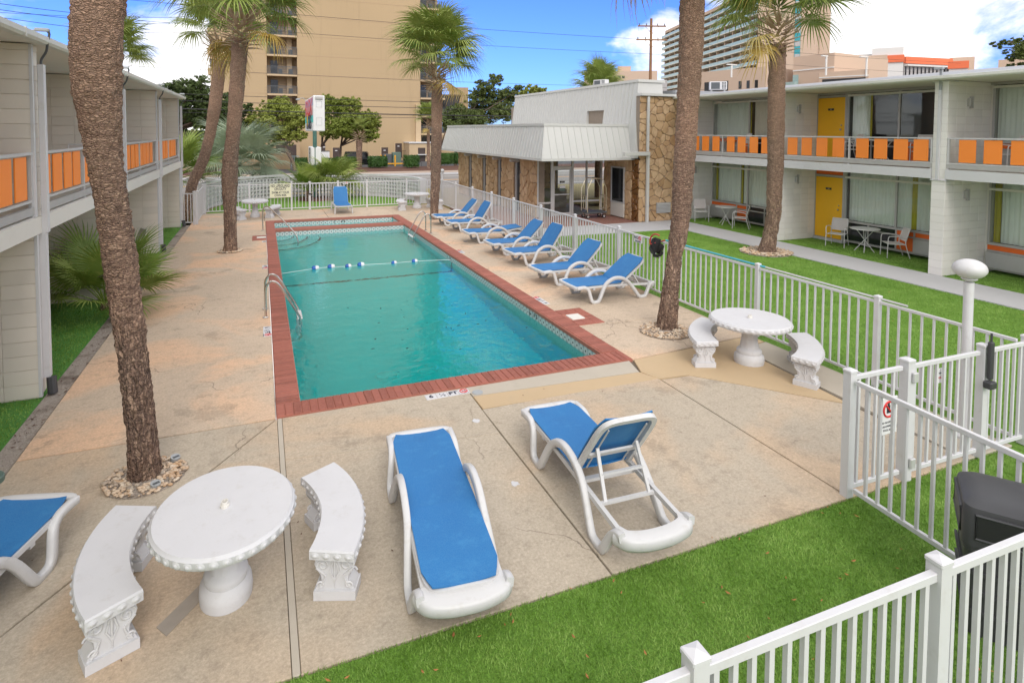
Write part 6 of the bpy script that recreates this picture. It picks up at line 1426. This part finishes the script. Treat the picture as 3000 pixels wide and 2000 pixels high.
# ================================================================ artificial grass blades and litter
def blades(name, label, x0, y0, x1, y1, dens, w, h, seed, ok=None, z=-.012):
    r = np.random.default_rng(seed); n = int(dens*(x1-x0)*(y1-y0)); p = np.stack([r.uniform(x0, x1, n), r.uniform(y0, y1, n)], 1)
    if ok is not None: p = p[ok(p[:, 0], p[:, 1])]
    n = len(p); a = r.uniform(0, 2*PI, n); hh = h*r.uniform(.5, 1.2, n); ln = hh*r.uniform(.2, 1.1, n); b = r.uniform(0, 2*PI, n)
    c, s = np.cos(a)*w/2, np.sin(a)*w/2
    v0 = np.stack([p[:, 0]-c, p[:, 1]-s, np.full(n, z)], 1); v1 = np.stack([p[:, 0]+c, p[:, 1]+s, np.full(n, z)], 1); v2 = np.stack([p[:, 0]+ln*np.cos(b), p[:, 1]+ln*np.sin(b), z+hh], 1)
    V = np.stack([v0, v1, v2], 1).reshape(-1, 3)
    me = bpy.data.meshes.new(name); me.vertices.add(3*n); me.vertices.foreach_set('co', V.ravel()); me.loops.add(3*n); me.loops.foreach_set('vertex_index', np.arange(3*n)); me.polygons.add(n); me.polygons.foreach_set('loop_start', np.arange(n)*3); me.update(); me.validate(); me.materials.append(M['blade'])
    return tag(place(name, me), label, 'grass', None, 'stuff')
blades('turf_blades', 'short artificial grass of the near lawn', -.3, 1.6, 7.9, 4.07, 9000, .006, .026, 1)
blades('turf_blades', 'artificial grass of the lawn right of the fence', 8.1, 4.5, 14.4, 18.2, 1500, .010, .028, 2)
blades('turf_blades', 'artificial grass of the strip left of the deck', -4.6, 7.0, -2.76, 25.5, 1400, .010, .028, 3)
blades('turf_blades', 'artificial grass under the motel patio chairs', 15.87, 6, 17.5, 20.2, 1200, .012, .03, 4, z=-.004)
def litter(name, label, n, region, seed, mat, s0, z):
    r = random.Random(seed); m = MB()
    for _ in range(n):
        x, y = r.uniform(region[0], region[2]), r.uniform(region[1], region[3]); a = r.uniform(0, 2*PI); l = s0*r.uniform(.5, 1.2); w = l*r.uniform(.25, .4); ca, sa = math.cos(a), math.sin(a); zz = z+r.uniform(0, .012)
        m.add([(x+l*ca, y+l*sa, zz+.006), (x-w*sa, y+w*ca, zz+.002), (x-l*ca, y-l*sa, zz+.004), (x+w*sa, y-w*ca, zz)], [(0, 1, 2, 3)])
    return tag(m.build(name, mat, None, False), label, 'leaves', None, 'stuff')
litter('fallen_leaves', 'brown fallen leaves scattered on the near artificial grass', 90, (.2, 1.9, 5.2, 4.1), 5, 'leaf_litter', .024, .014)
litter('fallen_leaves', 'a few pale leaves on the right lawn', 60, (8.2, 6, 14.3, 18), 6, 'leaf_litter', .03, .016)
litter('fallen_leaves', 'specks of leaf on the concrete deck', 46, (-2.4, 4.2, 7.9, 7.8), 7, 'mulch', .014, .004)
litter('fallen_leaves', 'leaf litter on the gravel strip by the left wing', 160, (-2.73, 4, -2.51, 16), 8, 'mulch', .03, -.015)
# ================================================================ the road side
sg = thing('roadside_sign', 'tall roadside sign with red and dark painted lettering on a green pole', 'sign', (2.62, 33.2, 0))
MB().tube([(0, 0, -.1), (0, 0, 3.56)], .105, 16).build('pole', 'pole_green', sg); MB().bb((-.13, -.05, -.1), (-.09, .05, 1.75)).build('conduit', 'dark_metal', sg, False)
MB().cbox((.22, 3.0, 4.47), (.58, 6.1, 1.88), .04).build('cabinet', 'sign_white', sg)
fx_ = .22-.29
MB().bb((fx_-.006, 0.05, 4.9), (fx_-.001, 5.95, 5.3)).build('painted_band', 'sign_blue', sg, False); MB().bb((fx_-.006, .05, 4.0), (fx_-.001, 5.95, 4.38)).build('painted_band', 'sign_teal', sg, False)
place('lettering', text_mesh('HOLIDAY', 1.3, 'letter_red', .03, .004), sg, (fx_-.012, 3.0, 4.80), rot=(PI/2, 0, -PI/2)); place('lettering', text_mesh('SHORES', 1.05, 'letter_dark', .03, .004), sg, (fx_-.012, 3.0, 4.0), rot=(PI/2, 0, -PI/2))
MB().ball((fx_-.02, 4.0, 4.15), .22, 10, 6, sc=(.1, 1, 1.6)).build('painted_figure', 'letter_yellow', sg)
MB().bb((.51+.003, .2, 3.6), (.515, 5.9, 5.35)).build('painted_band', 'sign_teal', sg, False)
for z0, z1 in ((4.8, 5.1), (3.85, 4.25)): MB().tube([(.08, -.056, z0), (.36, -.056, z0), (.36, -.056, z1), (.08, -.056, z1)], .008, 4, closed=True).build('access_panel', 'grey_box', sg)
MB().cbox((.22, -.09, 5.28), (.36, .08, .14), .01).build('flood_light', 'alu_dull', sg); MB().tube(smoothpath([(-.05, 5.9, 5.4), (-.2, 5.9, 5.55), (-.45, 5.9, 5.5)], 3), .02, 6).ball((-.5, 5.9, 5.45), .1, 8, 6, sc=(1.3, 1, .6)).build('gooseneck_lamp', 'grey_box', sg)
MB().cbox((.06, .9, 2.23), (.5, 2.0, .95), .03).build('reader_board', 'sign_white', sg)
for j, z in enumerate((2.55, 2.35, 2.15, 1.95)): place('lettering', text_mesh(('POOL', 'OPEN', 'FREE', 'WIFI')[j], .24, 'letter_dark', .006, .002), sg, (.06-.256, .9, z), rot=(PI/2, 0, -PI/2))
# power lines along the road
def wire(label, y, z, r=.02, x0=-60, x1=90, sag=.25, y1=None):
    o = MB().tube([(x0+(x1-x0)*t-x0*0, y+((y1 or y)-y)*t, z-sag*math.sin(PI*((t*3) % 1))) for t in np.linspace(0, 1, 60)], r, 5).build('power_line', 'wire'); tag(o, label, 'cable', 'overhead cables along the road')
for (z, r, l) in ((6.45, .022, 'uppermost of the four overhead cables crossing the hotel wall low down'), (5.92, .024, 'second overhead cable from the top in front of the roadside trees'), (5.28, .045, 'thick overhead cable crossing behind the sign cabinet'), (5.0, .018, 'thin lowest overhead cable under the thick one'), (13.4, .018, 'high overhead cable crossing the upper hotel wall'), (11.9, .016, 'overhead cable crossing the hotel wall at mid height'), (8.4, .014, 'faint overhead cable crossing the hotel wall above the trees')): wire(l, 54, z, r)
def wire2(label, a, b, r=.012, sag=.4):
    a, b = Vector(a), Vector(b); o = MB().tube([a.lerp(b, t)-Vector((0, 0, sag*math.sin(PI*t))) for t in np.linspace(0, 1, 24)], r, 5).build('power_line', 'wire'); tag(o, label, 'cable', 'overhead cables along the road')
wire2('highest thin cable in the upper left sky', hz_pt(30, -150, -10), hz_pt(42, 640, 45)); wire2('middle thin cable in the upper left sky', hz_pt(30, -150, 8), hz_pt(42, 640, 62)); wire2('lowest thin cable in the upper left sky', hz_pt(30, -150, 28), hz_pt(42, 640, 92))
pb = hz_pt(60, 1905, 245); pt = hz_pt(60, 1903, 55)
up_ = thing('utility_pole', 'brown wooden utility pole with two cross arms behind the lobby', 'utility pole', (pb.x, pb.y, 0))
MB().tube([(0, 0, -.4), (0, 0, pt.z)], [.17, .12], 12).build('pole', 'wood_pole', up_)
for z, w in ((pt.z-.75, 1.35), (pt.z-2.05, 1.5)):
    a = MB().cbox((0, -.13, z), (2*w, .1, .13), .01, rz=-.35).build('cross_arm', 'wood_pole', up_)
    for k in (-.9, -.4, .4, .9): MB().lathe([(.03, 0), (.06, .05), (.04, .1), (.06, .15), (.02, .2)], 8, (k*w*math.cos(-.35), k*w*math.sin(-.35)-.13, z+.065)).build('insulator', 'dark_metal', a)
    MB().bar((-.7, -.0, z-.03), (0, -.12, z-.75), .03).bar((.7, -.25, z-.03), (0, -.12, z-.75), .03).build('brace', 'wood_pole', up_)

# ================================================================ the tall hotel across the road
HY = 80.
ht = thing('hotel_tower', 'tall beige hotel with stacked balconies across the road', 'hotel', (10, HY, 0))
class Shift: pass
def hb(name, lo, hi, mat, par=None): return MB().bb((lo[0]-10, lo[1]-HY, lo[2]), (hi[0]-10, hi[1]-HY, hi[2])).build(name, mat, par or ht, False)
ZT_ = 46.
hb('wall', (-4.5, HY, -.5), (.8, 95, ZT_), 'stucco'); hb('wall', (4.3, HY, -.5), (19.9, 95, ZT_), 'stucco')
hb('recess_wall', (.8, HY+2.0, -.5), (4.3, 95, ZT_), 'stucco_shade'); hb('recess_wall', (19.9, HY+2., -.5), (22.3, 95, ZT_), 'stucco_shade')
hb('pilaster', (3.15, HY+1.4, -.5), (3.75, HY+2, ZT_), 'stucco_light'); hb('corner_wall', (22.3, HY+1.2, -.5), (22.6, 95, ZT_), 'stucco_light'); hb('side_wall', (-5.5, HY+1.5, -.5), (-4.5, 95, ZT_), 'stucco_light')
fl = [7.92+2.4*k for k in range(-2, 16)]
for z in fl:
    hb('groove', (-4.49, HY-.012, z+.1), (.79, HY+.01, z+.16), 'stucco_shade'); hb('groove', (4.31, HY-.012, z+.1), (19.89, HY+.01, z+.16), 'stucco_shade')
    for j, (x0, x1) in enumerate(((.82, 4.28), (19.92, 23.3))):
        s = hb('balcony', (x0, HY-.12, z-.1), (x1, HY+2, z+.12), 'stucco_light')
        m = MB(); zz = z+1.1
        m.bb((x0-10, -.1, zz-.05), (x1-10, -.04, zz)); m.bb((x0-10, -.1, z+.16), (x1-10, -.04, z+.2))
        n = 26
        for k in range(n+1): x = x0+(x1-x0)*k/n; m.bb((x-.02-10, -.09, z+.2), (x+.02-10, -.05, zz-.05))
        m.build('railing', 'dark_metal', s, False)
        xa = x0+.42
        hb('sliding_door', (xa, HY+1.9, z+.12), (xa+.85, HY+1.995, z+1.95), 'dark_glass', s)
        g = MB()
        for a in range(5): g.bb((xa+.95-10, 1.93, z+.35+a*.32), (xa+1.75-10, 1.99, z+.47+a*.32))
        g.build('screen', 'stucco_light', s, False)
        for xx in (x0+1.3, x0+2.5): hb('chair', (xx, HY+.5, z+.12), (xx+.5, HY+1.0, z+.85), 'dark_metal', s)
for k in range(12):
    z = 10.2+2.4*k; hb('corner_balcony', (-5.75, HY+1.2, z), (-4.52, HY+3, z+.75), 'stucco_light'); hb('corner_window', (-5.52, HY+1.49, z+.95), (-4.7, HY+1.52, z+1.9), 'dark_glass')
for (x0, x1, zt, zb) in ((14.66, 15.54, 1.36, -.4), (16.5, 17.37, 1.9, .0), (8.49, 9.38, 1.36, -.4), (7.0, 7.57, 1.82, -.4)):
    d = hb('service_door', (x0, HY-.05, zb), (x1, HY+.01, zt), 'door_dark'); hb('notice', (x0+.28, HY-.06, zt-.42), (x0+.56, HY-.051, zt-.33), 'sign_white', d)
    hb('door_frame', (x0-.1, HY-.03, zb), (x0-.001, HY+.01, zt+.1), 'stucco_light')
hb('shed', (17.7, HY-3, -.5), (21, HY-.01, 1.95), 'stucco_light'); hb('shed_roof', (17.6, HY-3.15, 1.96), (21.1, HY-.01, 2.12), 'white_paint'); d = hb('shed_door', (18.85, HY-3.05, -.4), (19.8, HY-2.99, 1.38), 'door_dark'); hb('shed_canopy', (18.7, HY-3.6, .45), (20.0, HY-3.01, .55), 'white_paint')
hb('low_wing', (22.6, HY+2, -.5), (34, 95, 3.3), 'stucco'); hb('low_wing_window', (20.4, HY+1.98, 1.6), (22.2, HY+1.99, 3.2), 'dark_glass'); hb('chimney', (19.2, HY-.4, -.5), (19.9, HY-.001, 7.1), 'stucco_light')
rl = MB()
for k in range(8): rl.bb((17.2+k*.17-10, -.9, 0), (17.23+k*.17-10, -.87, .9))
rl.bb((17.2-10, -.92, .9), (18.5-10, -.86, .95)); rl.build('handrail', 'door_dark', ht, False)
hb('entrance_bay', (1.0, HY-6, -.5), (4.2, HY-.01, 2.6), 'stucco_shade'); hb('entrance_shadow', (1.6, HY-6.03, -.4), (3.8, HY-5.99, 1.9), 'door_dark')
# low garden wall by the drive
gw = thing('garden_wall', 'low beige wall with pierced pattern beside the hotel drive', 'wall', (0, 65.4, 0))
MB().bb((-9, 0, -.5), (2.7, .3, 1.15)).bb((-1.4, -.15, -.5), (-.9, -.001, 1.2)).bb((2.3, -.15, -.5), (2.75, -.001, 1.25)).build('wall', 'stucco', gw, False); MB().bb((-9.1, -.06, 1.16), (2.8, .36, 1.24)).build('cap', 'stucco_light', gw, False)
for x in (-7.5, -6, -4.5, -3, .6, 1.6):
    for j in range(4):
        for i in range(2): MB().bb((x+j*.14, -.012, .78+i*.13), (x+j*.14+.09, -.001, .86+i*.13)).build('pierced_hole', 'stucco_shade', gw, False)
g_ = thing('metal_gate', 'pale metal gate at the right end of the garden wall', 'gate', (3.2, 65.3, -.1)); 
for k in range(6): MB().bb((-.35+k*.14, -.02, 0), (-.31+k*.14, .02, 1.0)).build('bar', 'glass_rail', g_, False)
MB().bb((-.4, -.025, 1.0), (.4, .025, 1.06)).build('rail', 'glass_rail', g_, False)
# transformer, bins, bollards
tf = thing('transformer', 'dark green transformer cabinet behind the hedges', 'transformer', (14.1, 69.5, -.4))
MB().cbox((.35, 0, .75), (.95, .9, 1.5), .04).build('cabinet', 'trans_green', tf); MB().cbox((-.65, .2, .65), (.95, .8, 1.3), .04).build('cabinet', 'dark_metal', tf)
for i, (x, y, l) in enumerate(((12.6, 69, 'yellow bollard left of the transformer'), (13.0, 68.7, 'second yellow bollard left of the transformer'), (13.9, 67.5, 'yellow bollard in front of the transformer'))):
    o = tag(MB().tube([(0, 0, -.05), (0, 0, 1.15)], .09, 12).ball((0, 0, 1.15), .09, 12, 6).build('bollard', 'bollard'), l, 'bollard', 'yellow bollards'); o.location = (x, y, -.4)
o = tag(MB().cbox((0, 0, .28), (2.2, .12, .14), .02).build('barrier_rail', 'bollard'), 'yellow rail at the foot of the transformer', 'rail'); o.location = (14.2, 67.6, -.4)
# parked car behind the hedges
car = thing('parked_car', 'black off-road car parked in front of the hotel', 'car', (9.8, 64.6, -.4), -.25)
MB().cbox((0, 0, .78), (3.9, 1.7, .72), .09).cbox((1.35, 0, .95), (1.3, 1.6, .5), .08).build('body', 'car_black', car); MB().box((-.55, 0, 1.45), (2.5, 1.6, .66), 0, 0, (.86, .88)).build('cabin', 'car_black', car, False)
MB().box((-.55, 0, 1.45), (2.4, 1.64, .46), 0, 0, (.90, .90)).build('side_window', 'dark_glass', car, False); MB().box((.62, 0, 1.42), (.2, 1.4, .5), 0, 0, (.4, .9)).build('windscreen', 'dark_glass', car, False)
for sx in (-1.2, 1.25):
    for sy in (-.75, .75):
        w = MB().tube([(sx, sy-.12, .38), (sx, sy+.12, .38)], .38, 18).build('wheel', 'black', car); MB().tube([(sx, sy-.13, .38), (sx, sy+.13, .38)], .2, 12).build('rim', 'alu', w)
for sy in (-.6, .6): MB().tube([(1.98, sy, .95), (2.02, sy, .95)], .11, 12).build('headlight', 'alu', car)
MB().cbox((2.0, 0, .5), (.16, 1.7, .18), .03).build('bumper', 'dark_metal', car)
for i, (x, y, c, l) in enumerate(((14.8, 64.5, 'dark_metal', 'dark parked bicycle beside the slim palm'), (15.4, 64.2, 'float_blue', 'blue parked bicycle beside the slim palm'))):
    t = thing('bicycle', l, 'bicycle', (x, y, -.4), .3)
    for sx in (-.5, .5): MB().tube([(sx+.32*math.cos(a), 0, .34+.32*math.sin(a)) for a in np.linspace(0, 2*PI, 20)[:-1]], .022, 5, closed=True).build('wheel', 'black', t)
    MB().tube([(-.5, 0, .34), (0, 0, .32), (.35, 0, .85), (-.15, 0, .82), (0, 0, .32)], .02, 6).tube([(-.5, 0, .34), (-.15, 0, .82)], .016, 6).tube([(.5, 0, .34), (.35, 0, .95)], .018, 6).build('frame', c, t); MB().tube([(.3, -.25, 1.0), (.36, 0, .98), (.3, .25, 1.0)], .016, 6).build('handlebar', 'alu', t); MB().cbox((-.17, 0, .9), (.26, .14, .06), .02).build('saddle', 'black', t)
wb = thing('electrical_box', 'white utility box by the service door left of the parked car', 'utility box', (6.6, 74, -.4)); MB().cbox((0, 0, .75), (1.7, .8, 1.5), .03).build('cabinet', 'sign_white', wb); MB().cbox((0, 0, 1.53), (1.8, .9, .06), .01).build('lid', 'dark_metal', wb)

# ================================================================ far buildings
def facing(D, xl, xr, yref):
    """frame at distance D whose local x runs to the right in view; returns origin and width"""
    a, b = hz_pt(D, xl, yref), hz_pt(D, xr, yref); return a, b
def block(name, label, xl, xr, yt, D, depth, mat, D2=None, cat='building', zb=-.5):
    a = hz_pt(D, xl, yt); b = hz_pt(D2 or D, xr, yt); rz = math.atan2(b.y-a.y, b.x-a.x); w = math.hypot(b.x-a.x, b.y-a.y)
    t = thing(name, label, cat, (a.x, a.y, 0), rz); MB().bb((0, 0, zb), (w, depth, a.z)).build('wall', mat, t, False); return t, w, a.z
# balcony tower: oblique facade, right end nearer
def zat(D, x, y): return hz_pt(D, x, y).z
a, b = hz_pt(300, 1945, 300), hz_pt(218, 2218, 300); rz = math.atan2(b.y-a.y, b.x-a.x); w = math.hypot(b.x-a.x, b.y-a.y)
tw = thing('balcony_tower', 'large beige beach hotel with rows of glass balconies behind the right palm', 'hotel', (a.x, a.y, 0), rz)
ztop = zat(300, 1945, 95); zlow = zat(218, 2218, 208)
MB().bb((0, 4.5, -1), (w+3, 12, ztop)).build('back_wall', 'tower_beige', tw, False); MB().bb((w, 0, -1), (w+3, 4.5, ztop+.6)).build('end_wall', 'tower_beige', tw, False)
a2 = hz_pt(205, 2330, 60); MB().bb((0, 0, ztop-.6), (w, 4.6, ztop+.6)).build('roof_slab', 'tower_beige', tw, False)
nfl = 13; pit = 2.75
nbay = 14
for k in range(nfl):
    z = ztop-(k+1)*pit
    if z < 2: break
    s = MB().bb((-3, -.6, z-.15), (w, 4.4, z+.15)).build('balcony_slab', 'tower_white', tw, False); MB().bb((-3, -.6, z+.16), (w, -.5, z+1.15)).build('glass_rail', 'glass_rail', s, False)
for j in range(nbay+1): x = w*j/nbay; MB().bb((x-.25, 0, -1), (x+.25, 4.49, ztop-.61)).build('party_wall', 'tower_beige', tw, False)
for j in range(nbay):
    for k in range(nfl):
        z = ztop-(k+1)*pit
        if z < 2: break
        MB().bb((w*(j+.12)/nbay, 4.42, z+.16), (w*(j+.48)/nbay, 4.49, z+2.1)).build('glass_door', 'dark_glass', tw, False)
# higher blank slab of the same resort with a teal strip
t, w2, z2 = block('slab_tower', 'blank beige hotel slab with a teal window strip behind the lawn palm', 2225, 2437, -60, 205, 10, 'tower_beige', 205)
MB().bb((w2*.52, -.15, -.4), (w2*.6, -.001, z2-2)).build('window_strip', 'teal_panel', t, False)
for k in range(14): MB().bb((w2*.525, -.2, 6+k*4), (w2*.595, -.151, 7.6+k*4)).build('window', 'tower_grey', t, False)
MB().bb((w2*.86, -.3, -.4), (w2*.875, -.001, z2)).build('pilaster', 'tower_beige', t, False)
# parking garage in front of it
t, w3, z3 = block('parking_garage', 'beige parking garage above the right wing roof, left of the lawn palm', 1985, 2245, 218, 118, 20, 'tower_beige', 108)
MB().bb((w3*.46-2.2, -.05, z3-3.6), (w3*.46+2.6, -.001, z3-1.9)).build('opening', 'black', t, False); MB().ball((w3*.46+.6, -.4, z3-3.0), .18, 8, 6).build('lamp', 'float_white', t)
for k in range(3): MB().bb((w3*.72+k*1.5, -.05, z3-3.4), (w3*.72+k*1.5+.55, -.001, z3-2.1)).build('window', 'dark_glass', t, False)
t, w4, z4 = block('garage_block', 'beige stair block with white trims and pale blue door, right of the lawn palm', 2325, 2445, 168, 112, 15, 'tower_beige', 108)
MB().bb((0, -.1, z4-2.4), (w4, -.001, z4-2.2)).bb((0, -.1, z4-5.2), (w4, -.001, z4-5.05)).build('trim', 'tower_white', t, False); MB().bb((0, -.08, z4-4.9), (w4*.14, -.001, z4-3.0)).build('door', 'glass_rail', t, False); MB().bb((-2.5, -1.2, z4-5.3), (w4*.16, -.3, z4-4.2)).build('balcony', 'glass_rail', t, False)
t, w5, z5 = block('garage_ramp', 'long low beige garage parapet over the right wing roof', 2400, 2545, 213, 106, 10, 'tower_beige', 104)
MB().bb((.5, -.05, z5-2.3), (6.5, -.001, z5-1.1)).build('opening', 'black', t, False); MB().bb((0, -.06, z5-.9), (w5, -.001, z5-.75)).build('trim', 'tower_white', t, False)
for i, (x, yt, yb) in enumerate(((2420, 165, 212), (2538, 168, 215), (2143, 190, 218))):
    q = hz_pt(104, x, yb); t = thing('lamp_post', ('white lamp post on the garage stair block', 'white lamp post in front of the white and orange hotel', 'white lamp post in front of the glass balconies')[i], 'lamp post', (q.x, q.y, q.z)); h = hz_pt(104, x, yt).z-q.z
    MB().tube([(0, 0, -.5), (0, 0, h)], .14, 8).build('post', 'tower_white', t); MB().bb((-1.0 if i != 1 else -1.4, -.15, h-.1), (1.0 if i == 2 else .15, .15, h+.08)).build('lamp_head', 'tower_white', t, False)
# white and orange hotel
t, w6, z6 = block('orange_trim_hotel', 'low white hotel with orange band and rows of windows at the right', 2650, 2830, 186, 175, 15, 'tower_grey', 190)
MB().bb((0, -.4, z6), (w6, 1, z6+1.6)).build('orange_band', 'tower_orange', t, False)
for k in range(6):
    z = z6-.4-k*3.0; MB().bb((0, -.9, z-.25), (w6, 0, z+.1)).build('gallery', 'tower_white', t, False)
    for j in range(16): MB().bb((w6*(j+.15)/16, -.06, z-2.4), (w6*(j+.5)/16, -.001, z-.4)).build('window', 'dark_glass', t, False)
for (nm, lb_, xl, xr, yt, D, m, band) in (('penthouse_block', 'tall white block with orange band left of the window rows', 2555, 2648, 143, 172, 'tower_white', 172), ('penthouse_block', 'small white block left of the tall white one', 2515, 2560, 160, 176, 'tower_white', None), ('stair_tower', 'beige stair tower in front of the white hotel', 2540, 2600, 164, 150, 'tower_beige', None), ('hotel_wing', 'white wing with orange roof band behind the garage', 2435, 2540, 186, 180, 'tower_white', 178), ('hotel_wing', 'white wing end with orange band right of the window rows', 2780, 2836, 190, 174, 'tower_white', 188), ('roof_block', 'beige roof block above the right end of the orange band', 2782, 2856, 170, 186, 'tower_beige', None), ('far_block', 'small beige building at the right picture edge', 2925, 3060, 176, 160, 'tower_beige', None)):
    t, ww, zz = block(nm, lb_, xl, xr, yt, D, 12, m)
    if band: zb_ = zat(D, xl, band+2); MB().bb((-.2, -.3, zb_-1.0), (ww+.2, -.001, zb_+.7)).build('orange_band', 'tower_orange', t, False)
t, ww, zz = block('far_hotel', 'grey beige hotel blocks behind the lobby roof palm', 1712, 1926, 210, 140, 20, 'tower_beige')
MB().bb((2, 2, zz), (5.2, 10, zz+1.6)).bb((7.5, 2, zz), (10.5, 10, zz+1.3)).build('roof_house', 'tower_beige', t, False)
for j in range(6): MB().bb((4+j*.9, -.05, zz-1.6), (4.6+j*.9, -.001, zz-1.1)).build('window', 'dark_glass', t, False)
t, ww, zz = block('glass_gallery_house', 'beige house with dark glazed gallery right of the far palm trunk', 1296, 1345, 282, 95, 10, 'dark_glass')
for k in range(5): MB().bb((ww*k/4-.05, -.1, zz-2.6), (ww*k/4+.05, -.001, zz)).build('mullion', 'door_dark', t, False)
MB().bb((-.2, -.2, zz), (ww+.2, 10, zz+.25)).build('roof', 'door_dark', t, False)
block('beige_block', 'plain beige block with rounded corner above the glazed gallery house', 1318, 1372, 256, 105, 12, 'stucco')
t, ww, zz = block('low_block', 'pale building strip behind the utility pole', 1928, 1955, 235, 130, 10, 'tower_grey')
